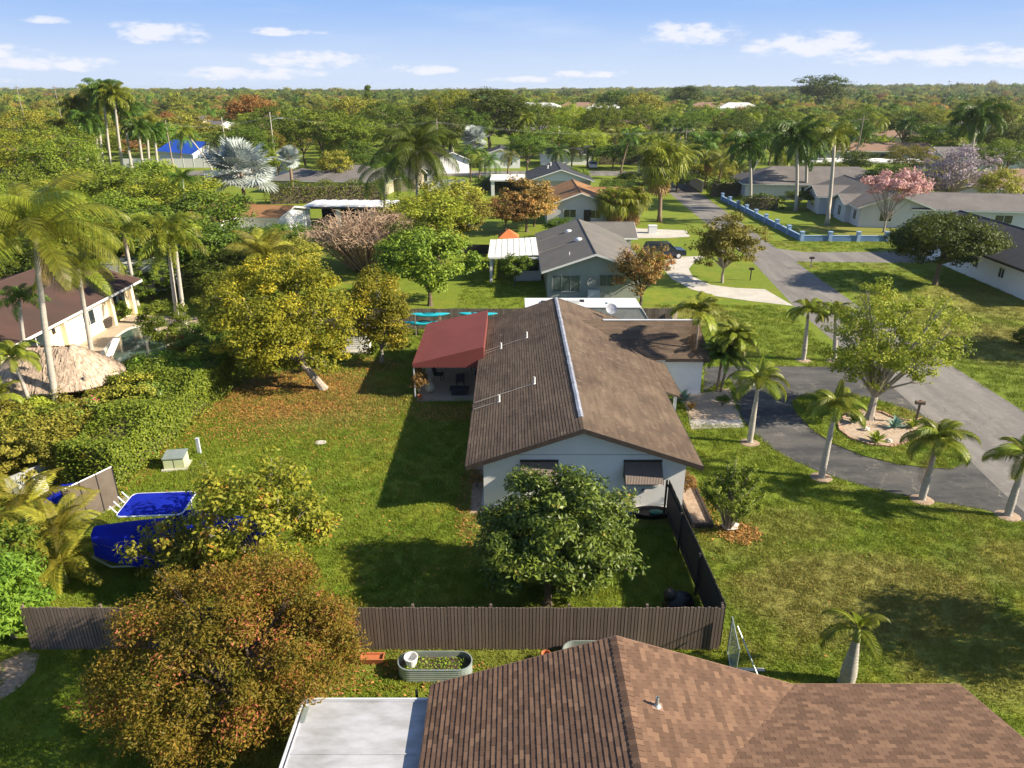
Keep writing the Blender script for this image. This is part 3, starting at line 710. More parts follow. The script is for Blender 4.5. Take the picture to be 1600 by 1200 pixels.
# ---------- near house in the foreground
def near_house():
    ox, oy = 2.8, 9.0
    p = thing('brown_roof_house', 'nearest house, seen from above, its brown shingle gable roof filling the bottom of the view', 'house', (ox, oy, 0))
    L = lambda x, y, z=0: Vector((x-ox, y-oy, z))
    RX, RZ, EZ, EL, ER, YB, YA = 2.8, 4.42, 2.7, -2.25, 7.85, 15.05, 0.0
    sl = (RZ-EZ)/(RX-EL)
    mb = MB(); mb.extr([L(EL+.5, YB-.5, 0), L(ER-.5, YB-.5, 0), L(ER-.5, YB-.5, EZ+.5*sl-.12), L(RX, YB-.5, RZ-.12), L(EL+.5, YB-.5, EZ+.5*sl-.12)], (0, YA-YB+1, 0)); mb.build('wall', 'stucco_beige', p)
    # wing: far eave at YB, ridge nearer the camera
    WX, WYr = 12.45, 9.7; 
    sw = (RZ-0.15-EZ)/(YB-WYr); WZ = RZ-.15; wya = WYr-(YB-WYr)
    mb = MB(); mb.extr([L(WX-.5, YB-.5, 0), L(WX-.5, wya+.5, 0), L(WX-.5, wya+.5, EZ+.5*sw-.12), L(WX-.5, WYr, WZ-.12), L(WX-.5, YB-.5, EZ+.5*sw-.12)], (-(WX-ER)+.004, 0, 0)); mb.build('wall', 'stucco_beige', p)
    rb = MB()
    for ex in (EL, ER): rb.extr([L(RX, YA, RZ), L(RX, YB, RZ), L(ex, YB, EZ), L(ex, YA, EZ)], (0, 0, -.09))
    for ey in (YB-.004, wya): rb.extr([L(4.0, WYr, WZ-.004), L(WX, WYr, WZ-.004), L(WX, ey, EZ-.004), L(4.0, ey, EZ-.004)], (0, 0, -.09))
    roof = rb.build('roof', 'shingle', p)
    e, tab, t = 0.143, 0.26, 0.022
    sm = MB(); U, S2 = Vector((1, 0, 0)), Vector((0, 1, 0))
    a, b = -tab/2+.004, tab/2-.004
    tp = [(a, 0, t), (b, 0, t), (b, e, t*.25), (a, e, t*.25)]; bt = [(a, 0, -.004), (b, 0, -.004), (b, e, -.004), (a, e, -.004)]
    sm.add(tp+bt, [(0, 1, 2, 3), (0, 4, 5, 1), (1, 5, 6, 2), (2, 6, 7, 3), (3, 7, 4, 0)], 0.0)
    me = sm.mesh('shingle'); me.materials.append(M['shingle'])
    cand = []
    def emit_collect(pos, U, Sd, N, tone):
        w = pos + Vector((ox, oy, 0)); px, py, dz = proj(*w)
        if -20 < px < 1620 and py < 1215: cand.append((dz, pos.copy(), U.copy(), Sd.copy(), N.copy(), tone)); return True
        return False
    stuffmb = MB()
    sL = Vector((RX-EL, 0, RZ-EZ)); sR = Vector((RX-ER, 0, RZ-EZ)); ln = sL.length
    shingles(L(EL, YA, EZ), (0, 1, 0), sL, [(0, 0), (YB-YA, 0), (YB-YA, ln), (0, ln)], e, tab, t, stuffmb, emit_collect, 11)
    vx = RX + (RZ-WZ)/sl; fr = (ER-vx)/(ER-RX)*ln
    for pp in ([(YB-YA, 0), (YB-YA, ln), (WYr-YA, ln), (WYr-YA, fr)], [(0, 0), (wya-YA if wya > YA else 0, 0), (WYr-YA, fr), (WYr-YA, ln), (0, ln)]):
        shingles(L(ER, YA, EZ), (0, 1, 0), sR, pp, e, tab, t, stuffmb, emit_collect, 12)
    sN = Vector((0, WYr-YB, WZ-EZ)); lN = sN.length
    shingles(L(0, YB, EZ), (1, 0, 0), sN, [(ER, 0), (WX, 0), (WX, lN), (vx, lN)], e, tab, t, stuffmb, emit_collect, 13)
    sF = Vector((0, WYr-wya, WZ-EZ)); lF = sF.length
    shingles(L(0, wya, EZ), (1, 0, 0), sF, [(ER, 0), (WX, 0), (WX, lF), (vx, lF)], e, tab, t, stuffmb, emit_collect, 14)
    cand.sort(key=lambda c: c[0])
    for i, (dz, pos, U, Sd, N, tone) in enumerate(cand):
        mtx = Matrix.Translation(pos + N*random.uniform(0, .003)) @ Matrix((U, Sd if U.cross(Sd).dot(N) > 0 else Sd, N)).transposed().to_4x4()
        if i < 295:
            o = bpy.data.objects.new('shingle', me); COL.objects.link(o); o.parent = p; o.matrix_local = mtx
        else:
            vs = [mtx @ Vector(q) for q in tp+bt]
            stuffmb.add(vs, [(0, 1, 2, 3), (0, 4, 5, 1), (1, 5, 6, 2), (2, 6, 7, 3), (3, 7, 4, 0)], tone)
    o = stuffmb.build('shingle_field', 'shingle', roof); o['kind'] = 'stuff'
    # ridge: overlapping cap shingles
    cm = MB(); k = .16
    cm.add([(-.16, 0, -.16*sl+.02), (0, 0, .02), (.16, 0, -.16*sl+.02), (-.16, k, -.16*sl+.003), (0, k, .003), (.16, k, -.16*sl+.003), (-.16, 0, -.16*sl-.02), (0, 0, -.02), (.16, 0, -.16*sl-.02)], [(0, 1, 4, 3), (1, 2, 5, 4), (0, 6, 7, 1), (1, 7, 8, 2)])
    cme = cm.mesh('ridge_shingle'); cme.materials.append(M['shingle'])
    for i in range(int((YB-YA)/.155)): meshobj('ridge_shingle', cme, roof, L(RX, YA+i*.155, RZ+.018), (0, 0, random.uniform(-.015, .015)))
    # drip edge
    fb = MB()
    for ex in (EL, ER): fb.extr([L(ex, YB+.003, EZ-.20), L(RX, YB+.003, RZ-.20), L(RX, YB+.003, RZ+.012), L(ex, YB+.003, EZ+.012)], (0, 0.025, 0))
    fb.box(EL-ox-.03, EL-ox-.003, YA-oy, YB-oy, EZ-.2, EZ+.01); fb.box(ER-ox+.01, WX-ox, YB-oy+.03, YB-oy+.05, EZ-.2, EZ+.01)
    fb.extr([L(WX+.003, YB, EZ-.2), L(WX+.003, WYr, WZ-.2), L(WX+.003, WYr, WZ+.015), L(WX+.003, YB, EZ+.015)], (.025, 0, 0))
    fb.build('fascia', 'roof_dust', p)
    # plumbing vent on the right slope
    c = atY(1024, 1100, 12.6); x, y = c.x, 12.75; z = RZ-(x-RX)*sl
    c = None
    d = ray(1026, 1104); t_ = 5
    while t_ < 40:
        q = Vector((0, 0, CAM_H)) + d*t_
        if q.z < RZ-(q.x-RX)*sl: break
        t_ += .01
    v = MB(); v.lathe([(.10, -.01), (.11, .02), (.05, .08), (.04, .30), (.03, .30), (.03, .2)], 12, (q.x-ox, q.y-oy, q.z)); v.build('vent_pipe', 'galvanised', p)
    v = MB(); mt = Matrix.Translation((q.x-ox, q.y-oy, q.z+.022)) @ Matrix.Rotation(math.atan(sl), 4, 'Y'); v.box(-.14, .16, -.13, .13, 0, .006, mtx=mt); v.build('flashing', 'roof_dust', p)
    landmark(2.8, 9, 'the nearest brown roof')
    # white patio roof against the left eave
    q = thing('patio_roof', 'white flat aluminium patio roof beside the nearest brown shingle roof', 'patio roof', (-4.0, 9, 0))
    x0, x1, y1, y0 = -5.75+4, -2.18+4, 14.75-9, -6.0
    nP = 7; step = (y1-y0)/nP
    for i in range(nP):
        yb = y1 - i*step; ya = yb - step
        mb = MB(); mb.box(x0+.12, x1, ya+.012, yb-.012, 2.38, 2.44); mb.box(x0+.12, x1, yb-.05, yb-.012, 2.44, 2.465); mb.build('roof_panel', 'white_panel', q)
    mb = MB(); mb.box(x0-.02, x0+.03, y0, y1+.02, 2.28, 2.50); mb.box(x0+.03, x0+.115, y0, y1, 2.28, 2.31); mb.box(x0+.095, x0+.117, y0, y1, 2.31, 2.47); mb.box(x0+.03, x1, y1, y1+.05, 2.30, 2.50); mb.build('gutter', 'alu', q)
    for yy in (y1-.25, 0, y0+.3):
        mb = MB(); mb.box(x0+.15, x0+.23, yy-.04, yy+.04, 0, 2.30); mb.build('post', 'alu', q)
    mb = MB(); mb.tube([(1.35, 5.95, 0), (1.35, 5.95, 2.62)], .04, 8); mb.build('black_pipe', 'black_plastic', q)
    mb = MB(); mb.box(x0+.10, x0+.24, y1-.75, y1-.25, 2.47, 2.50); mb.build('bracket', 'galvanised', q)
near_house()

# ------------------------------------------------------------------ fences
def board_fence(name, label, a, b, h, m, pitch=0.116, bw=0.092, th=0.026, posts=2.4, jitter=0.012, cap=None, maxb=300, postm=None):
    a = Vector(a).to_3d(); b = Vector(b).to_3d(); d = b-a; L_ = d.length; ang = math.atan2(d.y, d.x)
    t = thing(name, label, 'fence', a, ang)
    mb = MB()
    mb.add([(-bw/2, -th/2, .03), (bw/2, -th/2, .03), (bw/2, -th/2, h), (-bw/2, -th/2, h), (-bw/2, th/2, .03), (bw/2, th/2, .03), (bw/2, th/2, h), (-bw/2, th/2, h)],
           [(0, 1, 2, 3), (5, 4, 7, 6), (1, 5, 6, 2), (4, 0, 3, 7), (3, 2, 6, 7), (4, 5, 1, 0)])
    me = mb.mesh('board'); me.materials.append(M[m])
    n = int(L_/pitch)
    for i in range(n):
        meshobj('board', me, t, ((i+.5)*L_/n, random.uniform(-.0015, .0015), random.uniform(-.008, 0)), (random.uniform(-.001, .001), random.uniform(-.0015, .0015), random.uniform(-.01, .01)), (1, 1, 1+random.uniform(-jitter, jitter)))
    bk = MB(); bk.box(0.02, L_-.02, .018, .024, .05, h-.05); bk.build('backing_sheet', 'fence_shaded', t)  # added dark sheet, stands in for shadow in the gaps between boards
    for z in (0.35, h-.30):
        rb = MB(); rb.box(0, L_, .035, .075, z, z+.08); rb.build('rail', postm or m, t)
    k = int(L_/posts)
    pm = MB(); pm.box(-.04, .04, .077, .157, 0, h+.03); pme = pm.mesh('post'); pme.materials.append(M[postm or m])
    for i in range(k+1): meshobj('post', pme, t, (min(L_-.05, .05+i*L_/k), 0, 0))
    return t
board_fence('board_fence', 'long brown board fence running across the yard in front of the big leafy tree', (-16.7, 19.3, 0), (7.2, 19.3, 0), 1.83, 'fence_brown')
board_fence('board_fence', 'shade-darkened board fence from the white gable wall down the right of the yard', (7.27, 19.42, 0), (7.05, 27.75, 0), 1.86, 'fence_shaded', postm='fence_shaded')  # boards coloured dark for their shaded yard side
board_fence('wooden_fence', 'weathered grey wooden fence behind the kayaks and the travel trailer', (-20.0, 55.0, 0), (13.0, 55.2, 0), 1.75, 'fence_wood', pitch=.16, bw=.14, posts=2.5)
board_fence('wooden_fence', 'short dark wooden fence panel beside the white travel trailer and the lawn', (11.6, 50.3, 0), (13.3, 55.0, 0), 1.75, 'fence_wood', pitch=.16, bw=.14)

def chain_link(name, label, pts, h, m='galvanised', cell=0.09):
    t = thing(name, label, 'fence', pts[0]); o0 = Vector(pts[0])
    for i in range(len(pts)-1):
        a = Vector(pts[i])-o0; b = Vector(pts[i+1])-o0; d = b-a; L_ = d.length; u = d/L_
        fr = MB()
        for z in (.05, h): fr.tube([a+Vector((0, 0, z)), b+Vector((0, 0, z))], .022, 6)
        fr.build('rail', m, t)
        for q in (a, b): pb = MB(); pb.tube([q, q+Vector((0, 0, h+.05))], .03, 8); pb.build('post', m, t)
        wb = MB(); s = -h
        while s < L_:
            for sg in (1, -1):
                s0, s1 = (s, s+h); z0, z1 = (0.05, h) if sg == 1 else (h, .05)
                if s0 < 0: z0 = z0 + (z1-z0)*(-s0/h); s0 = 0
                if s1 > L_: z1 = z0 + (z1-z0)*((L_-s0)/(s1-s0)); s1 = L_
                if s1 > s0: wb.tube([a+u*s0+Vector((0, 0, z0)), a+u*s1+Vector((0, 0, z1))], .0022, 3, cap=False)
            s += cell
        w = wb.build('wire_mesh', m, t); w['kind'] = 'stuff'
    return t
chain_link('chain_link_gate', 'open grey chain link gate at the right end of the brown board fence', [(7.45, 19.15, 0), (7.25, 17.7, 0)], 1.5)
g = thing('gate_brace', 'slanting galvanised tube and pale concrete kerb beside the chain link gate', 'gate', (7.6, 19.0, 0))
mb = MB(); mb.tube([(0, 0, 1.3), (.55, -1.35, .05)], .025, 6); mb.build('tube', 'galvanised', g)
mb = MB(); mb.box(-.1, .85, -.75, -.62, 0.002, .08); mb.build('kerb_piece', 'concrete', g)

def mesh_fence():
    a, b = at(188, 786), at(112, 826); t = thing('screen_fence', 'dark mesh privacy screen fence panels at the end of the hedge', 'fence', b)
    d = (a-b); n = 3; h = 1.95
    for i in range(n):
        p0 = d*(i/n)+d*0.004; p1 = d*((i+1)/n)-d*0.004; mb = MB()
        rows = 5
        vs = []
        for j in range(rows+1):
            for k in range(6):
                q = p0 + (p1-p0)*(k/5); bul = .03*math.sin(PI*k/5)*math.sin(PI*j/rows)
                vs.append((q.x+bul, q.y-bul, .05+(h-.05)*j/rows))
        mb.add(vs, [(j*6+k, j*6+k+1, (j+1)*6+k+1, (j+1)*6+k) for j in range(rows) for k in range(5)])
        mb.build('screen_panel', 'mesh_screen', t)
    mb = MB(); mb.tube([Vector((0, 0, h)), d+Vector((0, 0, h))], .025, 6); mb.build('top_rail', 'alu', t)
    for i in range(n+1):
        mb = MB(); q = d*(i/n); mb.tube([q, q+Vector((0, 0, h+.03))], .03, 6); mb.build('post', 'dark_iron', t)
    mb = MB(); mb.box(-.3, .1, -.5, 3, 0, .02, mtx=Matrix.Rotation(math.atan2(d.y, d.x)-PI/2, 4, 'Z')); mb.build('kerb', 'concrete', t)
mesh_fence()

# ------------------------------------------------------------------ patio, awning, furniture
def patio_things():
    t = thing('patio_awning', 'dark red canvas patio awning with scalloped edge on the left side of the white house', 'awning', (-4.0, 45, 0))
    L = lambda x, y, z: Vector((x+4.0, y-45, z))
    xl, xr, ya, yb, zl, zr = -6.15, -1.75, 41.0, 49.2, 2.34, 3.45
    mb = MB(); mb.extr([L(xl, ya, zl), L(xr, ya, zr), L(xr, yb, zr-.12), L(xl, yb, zl)], (0, 0, .02)); mb.build('canopy', 'awning_red', t)
    mb = MB(); mb.extr([L(xl+.02, ya-.012, zl+.01), L(xr, ya-.012, zl+.01), L(xr, ya-.012, zr+.01)], (0, .02, 0)); mb.build('gable_panel', 'awning_red', t)
    mb = MB(); mb.extr([L(xr, ya, zl), L(xr, yb, zl), L(xr, yb, zr-.12), L(xr, ya, zr)], (.02, 0, 0)); mb.build('end_panel', 'awning_red', t)
    # scalloped valance
    mb = MB(); w = .22
    def val(a, b):
        a, b = Vector(a), Vector(b); d = b-a; n = int(d.length/w); nn = Vector((d.y, -d.x, 0)).normalized()*.008
        for i in range(n):
            p0 = a+d*(i/n); p1 = a+d*((i+1)/n); m_ = 5
            top = [p0+Vector((0, 0, .0)), p1+Vector((0, 0, 0))]
            low = [p1+(p0-p1)*(k/m_)+Vector((0, 0, -.20-.05*math.sin(PI*k/m_))) for k in range(m_+1)]
            mb.extr(top+low, nn)
    val(L(xl, ya-.02, zl+.02), L(xr, ya-.02, zl+.02)); val(L(xl-.005, yb, zl+.02), L(xl-.005, ya, zl+.02))
    mb.build('valance', 'awning_red', t)
    for (x, y) in ((xl+.06, ya+.05), (xl+.06, yb-.05), (xl+.06, 45.1)):
        mb = MB(); mb.box(x+4-.035, x+4+.035, y-45-.035, y-45+.035, 0.06, zl-.01); mb.build('post', 'alu', t)
    fr = MB()
    for y in (41.1, 43.1, 45.1, 47.1, 49.0): fr.tube([L(xl+.05, y, zl-.03), L(xr-.05, y, zr-.06-.12*(y-ya)/(yb-ya))], .025, 5)
    fr.build('frame', 'alu', t)
    # urn
    u = tag(MB().lathe([(.10, 0), (.20, .04), (.31, .22), (.33, .36), (.25, .55), (.12, .72), (.09, .95), (.13, 1.02), (.10, 1.02), (.07, .95)], 20).build('urn', 'urn', loc=at(672, 613, .06), smooth=True), 'tall pale ceramic urn with a narrow neck on the patio edge', 'urn')
    # dining set
    z = .062
    tb = thing('patio_table', 'long dark patio table under the red awning', 'table', (-3.7, 46.2, z))
    mb = MB(); mb.box(-1.0, 1.0, -.5, .5, .70, .74); mb.build('tabletop', 'cushion_dark', tb)
    for sx in (-.9, .9):
        for sy in (-.42, .42): mb = MB(); mb.box(sx-.03, sx+.03, sy-.03, sy+.03, 0, .70); mb.build('leg', 'dark_iron', tb)
    def chair(x, y, rz, label):
        c = thing('patio_chair', label, 'chair', (x, y, z), rz, 'dark chairs on the patio')
        mb = MB(); mb.box(-.27, .27, -.27, .27, .34, .46); mb.build('seat', 'cushion_dark', c)
        mb = MB(); mb.extr([(-.27, .22, .46), (.27, .22, .46), (.27, .34, .95), (-.27, .34, .95)], (0, .07, .0)); mb.build('backrest', 'cushion_dark', c)
        for sx in (-.25, .25):
            for sy in (-.24, .24): mb = MB(); mb.box(sx-.02, sx+.02, sy-.02, sy+.02, 0, .34); mb.build('leg', 'dark_iron', c)
            mb = MB(); mb.box(sx-.03, sx+.03, -.27, .27, .60, .63); mb.box(sx-.02, sx+.02, -.26, -.22, .46, .60); mb.build('armrest', 'dark_iron', c)
    chair(-4.9, 44.1, R(75), 'dark patio chair nearest the tall pale urn')
    chair(-3.4, 43.1, R(190), 'dark patio chair in the middle of the patio behind the low table')
    chair(-2.2, 44.3, R(-95), 'dark patio chair against the white house wall')
    chair(-4.3, 47.6, R(5), 'dark patio chair behind the long table')
    f = thing('fire_table', 'low dark coffee table near the open edge of the patio', 'table', (-3.35, 41.7, z))
    mb = MB(); mb.box(-.62, .62, -.38, .38, .36, .41); mb.box(-.55, .55, -.31, .31, .41, .43); mb.build('tabletop', 'cushion_dark', f)
    mb = MB(); mb.box(-.5, .5, -.28, .28, 0.0, .36); mb.build('base', 'dark_iron', f)
    gr = thing('barbecue_grill', 'closed dark barbecue grill at the back of the patio', 'grill', (-2.5, 48.6, z))
    mb = MB(); mb.box(-.5, .5, -.28, .28, .1, .85); mb.build('cabinet', 'dark_iron', gr)
    mb = MB(); prof = [(-.28, .85), (-.26, 1.05), (-.12, 1.18), (.1, 1.2), (.28, 1.08), (.28, .85)]
    mb.extr([(-.42, a, b) for a, b in prof], (.84, 0, 0)); mb.build('lid', 'black_plastic', gr)
    mb = MB(); mb.box(-.85, -.5, -.25, .25, .82, .85); mb.box(.5, .85, -.25, .25, .82, .85); mb.build('side_shelf', 'alu', gr)
patio_things()

def planter(name, label, c, L_, W, h, seed=1):
    t = thing(name, label, 'planter', c); r = W/2; s = L_/2-r; n = 12
    def outline(rr): return [(s+rr*math.cos(-PI/2+PI*i/n), rr*math.sin(-PI/2+PI*i/n)) for i in range(n+1)] + [(-s+rr*math.cos(PI/2+PI*i/n), rr*math.sin(PI/2+PI*i/n)) for i in range(n+1)]
    o1, o2 = outline(r), outline(r-.02); k = len(o1)
    mb = MB()
    rings = [(o1, 0)]
    zz = 0.0; i = 0
    while zz < h-.02:
        zz += .045; i += 1; rings.append((outline(r+(.008 if i % 2 else -.004)), min(zz, h)))
    rings.append((outline(r+.02), h)); rings.append((outline(r-.02), h+.005)); rings.append((o2, 0.1))
    vs = [(x, y, z) for ring, z in rings for x, y in ring]
    mb.add(vs, [(a*k+j, a*k+(j+1) % k, (a+1)*k+(j+1) % k, (a+1)*k+j) for a in range(len(rings)-1) for j in range(k)])
    mb.build('metal_wall', 'galvanised', t)
    mb = MB(); mb.add([(x, y, h*.55) for x, y in o2], [tuple(range(k))]); mb.build('soil', 'soil', t)
    rg = np.random.default_rng(seed); m = 420
    P = np.stack([rg.uniform(-s-r*.5, s+r*.5, m), rg.uniform(-r*.75, r*.75, m), h*.55+rg.random(m)*.12], 1)
    leafy('seedlings', P, np.tile([0, 0, 1.0], (m, 1)), .09, .05, rg, 'leaf_green', t)
    return t
def leafy(name, P, Nn, ln, wd, rg, m, parent=None, tone=None, bend=.15, spread=.7):
    V, tn = leaf_quads(P, Nn, ln, wd, rg, tone, bend, spread)
    o = meshobj(name, quads_mesh(name, V, tn, m), parent); return o
def leaf_quads(P, Nn, ln, wd, rg, tone=None, bend=.15, spread=.7, szvar=.45):
    n = len(P); r = rg.normal(size=(n, 3)); Nn = Nn/np.maximum(np.linalg.norm(Nn, axis=1, keepdims=True), 1e-6)
    nr = Nn + spread*r/np.linalg.norm(r, axis=1, keepdims=True); nr /= np.linalg.norm(nr, axis=1, keepdims=True)
    d = rg.normal(size=(n, 3)) + Nn*0.4 + np.array([0, 0, -.25]); d -= nr*(d*nr).sum(1, keepdims=True); d /= np.maximum(np.linalg.norm(d, axis=1, keepdims=True), 1e-6)
    s = np.cross(nr, d); sz = (1-szvar/2+szvar*rg.random(n))[:, None]
    a = P - d*ln*.5*sz; c = P + d*ln*.5*sz - nr*ln*bend*sz; b = P + s*wd*.5*sz - nr*ln*bend*.15; e = P - s*wd*.5*sz - nr*ln*bend*.15
    V = np.stack([a, b, c, e], 1)
    if tone is None: tone = rg.random(n)
    return V, tone

planter('raised_planter', 'galvanised oval raised garden bed with seedlings in front of the brown fence', (-2.55, 18.25, 0), 2.45, .85, .52, 2)
planter('raised_planter', 'second galvanised raised bed mostly hidden behind the near roof', (2.95, 18.74, 0), 2.45, .85, .52, 3)
mb = MB(); mb.lathe([(.16, 0), (.22, .28), (.235, .30), (.235, .34), (.20, .34), (.17, .12)], 18); tag(mb.build('tub', 'trim_white', loc=(-3.35, 18.3, .30)), 'small round white tub standing inside the galvanised raised bed', 'tub')
def pot(label, c, r, h, square=False):
    mb = MB()
    if square: mb.add([(-.35, -.14, 0), (.35, -.14, 0), (.35, .14, 0), (-.35, .14, 0), (-.42, -.18, h), (.42, -.18, h), (.42, .18, h), (-.42, .18, h), (-.37, -.14, h), (.37, -.14, h), (.37, .14, h), (-.37, .14, h), (-.35, -.12, h-.08), (.35, -.12, h-.08), (.35, .12, h-.08), (-.35, .12, h-.08)], [(3, 2, 1, 0), (0, 1, 5, 4), (1, 2, 6, 5), (2, 3, 7, 6), (3, 0, 4, 7), (4, 5, 9, 8), (5, 6, 10, 9), (6, 7, 11, 10), (7, 4, 8, 11), (8, 9, 13, 12), (9, 10, 14, 13), (10, 11, 15, 14), (11, 8, 12, 15), (12, 13, 14, 15)])
    else: mb.lathe([(r*.65, 0), (r*.9, h*.8), (r, h*.82), (r, h), (r*.85, h), (r*.75, h*.6)], 18)
    return tag(mb.build('terracotta_pot', 'terracotta', loc=c), label, 'pot')
pot('rectangular terracotta planter pot at the foot of the brown fence', (-4.75, 18.75, 0), .2, .24, True)
pot('round terracotta pot between the two galvanised beds', (1.15, 18.75, 0), .17, .36)
pot('small tipped terracotta pot left of the rectangular terracotta planter', (-5.4, 18.72, 0), .13, .2)
pot('round terracotta pot at the corner post of the red awning', (-5.75, 40.8, .06), .16, .3)

# utility box, post, disk
c = at(277, 728)
t = thing('utility_box', 'pale green utility transformer box on a concrete pad in the lawn', 'utility box', c, R(8))
MB().box(-.62, .62, -.55, .5, 0, .07).build('pad', 'concrete', t)
mb = MB(); mb.box(-.5, .5, -.42, .42, .07, .62); mb.build('cabinet', 'utility_green', t)
mb = MB(); mb.extr([(-.53, -.46, .62), (.53, -.46, .62), (.53, .45, .70), (-.53, .45, .70)], (0, 0, .05)); mb.build('lid', 'galvanised', t)
mb = MB(); mb.box(-.008, .008, -.432, -.42, .1, .6); mb.build('seam', 'dark_iron', t)
mb = MB(); mb.box(-.08, .08, -.06, .06, 0, .85); mb.box(-.09, .09, -.07, .07, .85, .9); tag(mb.build('marker_post', 'pipe_grey', loc=at(312, 708)), 'slim pale grey marker post beside the green utility box', 'post')
mb = MB(); mb.lathe([(.30, 0), (.32, .035), (.27, .05), (.02, .055)], 20, sx=1.0, sy=.8); tag(mb.build('stone_disk', 'rock', loc=at(501, 692)), 'flat pale round stone lid lying in the lawn', 'stone')

# kayaks on racks
def kayak(label, c, ln, rz, m, tilt=0.0, seed=0):
    t = thing('kayak', label, 'kayak', c, rz, 'kayaks stored along the wooden fence')
    mb = MB(); n = 14; k = 10; vs = []
    for i in range(n+1):
        s = i/n*2-1; w = .37*max(0.02, (1-abs(s)**2.4)); hh = .17*max(.05, (1-abs(s)**4)); zc = .10*s*s
        for j in range(k):
            a = 2*PI*j/k; vs.append((s*ln/2, w*math.cos(a), .18+zc+hh*math.sin(a)*(1 if math.sin(a) < 0 else .75)))
    mb.add(vs, [(i*k+j, i*k+(j+1) % k, (i+1)*k+(j+1) % k, (i+1)*k+j) for i in range(n) for j in range(k)]+[tuple(range(k-1, -1, -1)), tuple(n*k+j for j in range(k))])
    mb.build('hull', m, t, smooth=True)
    mb = MB(); mb.lathe([(.26, .29), (.30, .325), (.27, .335), (.22, .30), (.2, .25)], 16, sx=1.7, sy=.85); mb.build('cockpit_rim', 'black_plastic', t)
    return t
def rack(label, c, w):
    t = thing('kayak_rack', label, 'rack', c)
    for sx in (-w/2, w/2):
        mb = MB(); mb.box(sx-.04, sx+.04, -.42, -.34, 0, 1.8); mb.box(sx-.04, sx+.04, .34, .42, 0, 1.8)
        for z in (.80, 1.45): mb.box(sx-.03, sx+.03, -.5, .5, z, z+.06)
        mb.build('upright', 'wood_pole', t)
rack('wooden kayak rack left of the red awning', (-6.6, 53.6, 0), 1.9)
kayak('teal kayak on the upper arms of the rack left of the red awning', (-6.5, 53.6, 1.51), 3.3, R(2), 'kayak_teal')
kayak('teal kayak on the lower arms of the rack left of the red awning', (-6.9, 53.5, .86), 3.4, R(1), 'kayak_teal')
rack('wooden kayak rack behind the red awning', (-2.4, 53.7, 0), 1.9)
kayak('teal kayak on the upper arms of the rack behind the red awning', (-2.7, 53.7, 1.51), 3.2, R(-2), 'kayak_teal')
kayak('pale blue kayak on the lower arms of the rack behind the red awning', (-1.9, 53.4, .86), 3.3, R(3), 'kayak_blue')
kayak('blue kayak lying in front of the rack behind the red awning', (-1.6, 52.5, 0.02), 3.0, R(-6), 'kayak_blue')
kayak('yellow kayak lying on the grass by the roof corner', (-.2, 51.2, 0.02), 2.6, R(15), 'kayak_yellow')

# playhouse shed behind the yellow tree
t = thing('garden_shed', 'small white slatted garden shed half hidden behind the yellow trees', 'shed', at(560, 545), R(5))
MB().box(-.9, .9, -.6, .6, 0, 1.4).build('wall', 'trim_white', t)
mb = MB(); mb.extr([(-1.05, -.75, 1.4), (1.05, -.75, 1.4), (1.05, 0, 1.95), (-1.05, 0, 1.95)], (0, 0, .05)); mb.extr([(-1.05, .75, 1.4), (1.05, .75, 1.4), (1.05, 0, 1.95), (-1.05, 0, 1.95)], (0, 0, .05)); mb.build('roof', 'roof_grey', t)
for i in range(8): MB().box(-.8, .35, -.65, -.603, .1+i*.16, .2+i*.16).build('slat', 'trim_white', t)
MB().box(-1.3, 1.0, -1.1, -.7, .0, .12).build('step', 'concrete', t)

# ---------- travel trailer behind the white house
def trailer(name, label, x0, x1, y0, y1, h, cat='trailer', front='x1', body='rv_white'):
    cx, cy = (x0+x1)/2, (y0+y1)/2; t = thing(name, label, cat, (cx, cy, 0)); L = (x1-x0)/2; W = (y1-y0)/2
    prof = [(-L, .55), (L-.7, .55), (L, 1.0), (L-.1, 1.7), (L-.9, h-.12), (L-1.1, h), (-L, h)]
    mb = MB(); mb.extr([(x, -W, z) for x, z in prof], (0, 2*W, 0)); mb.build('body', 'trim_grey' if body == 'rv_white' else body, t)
    mb = MB(); mb.box(-L-.03, L-1.0, -W-.03, W+.03, h+.003, h+.06)
    mb.extr([(L-1.0, -W-.03, h+.06), (L-.12, -W-.03, 1.78), (L-.12, -W-.03, 1.72), (L-1.0, -W-.03, h+.003)], (0, .12, 0)); mb.extr([(L-1.0, W-.1, h+.06), (L-.12, W-.1, 1.78), (L-.12, W-.1, 1.72), (L-1.0, W-.1, h+.003)], (0, .12, 0)); mb.build('roof', 'rv_white', t)
    for (vx, vy) in ((-L+1.4, 0), (-.5, .3), (1.6, -.2)):
        mb = MB(); mb.box(vx-.2, vx+.2, vy-.2, vy+.2, h+.06, h+.16); mb.build('roof_vent', 'black_plastic' if vx < 0 else 'trim_white', t)
    mb = MB(); mb.box(-1.6, -.7, -.35, .35, h+.06, h+.32); mb.build('air_conditioner', 'rv_white', t)
    for wx in (-.6, .35):
        mb = MB(); 
        for s in (-W, W-.2): mb.extr([(wx+.34*math.cos(2*PI*j/14), s, .34+.34*math.sin(2*PI*j/14)) for j in range(14)], (0, .2, 0))
        mb.build('wheel', 'rubber', t)
    for wx in (-L+1.6, .6, L-2.2):
        window(t, (wx, -W-.01, 1.75), .9, .6, S_, 'trim_grey'); window(t, (wx, W+.01, 1.75), .9, .6, N_, 'trim_grey')
    mb = MB(); mb.tube([(L-.3, -.6, .5), (L+1.0, 0, .5), (L-.3, .6, .5)], .05, 6); mb.build('hitch', 'dark_iron', t)
    return t
trailer('travel_trailer', 'long white-roofed travel trailer parked behind the brown roof by the wooden fence', 1.0, 10.6, 51.0, 53.5, 3.0)

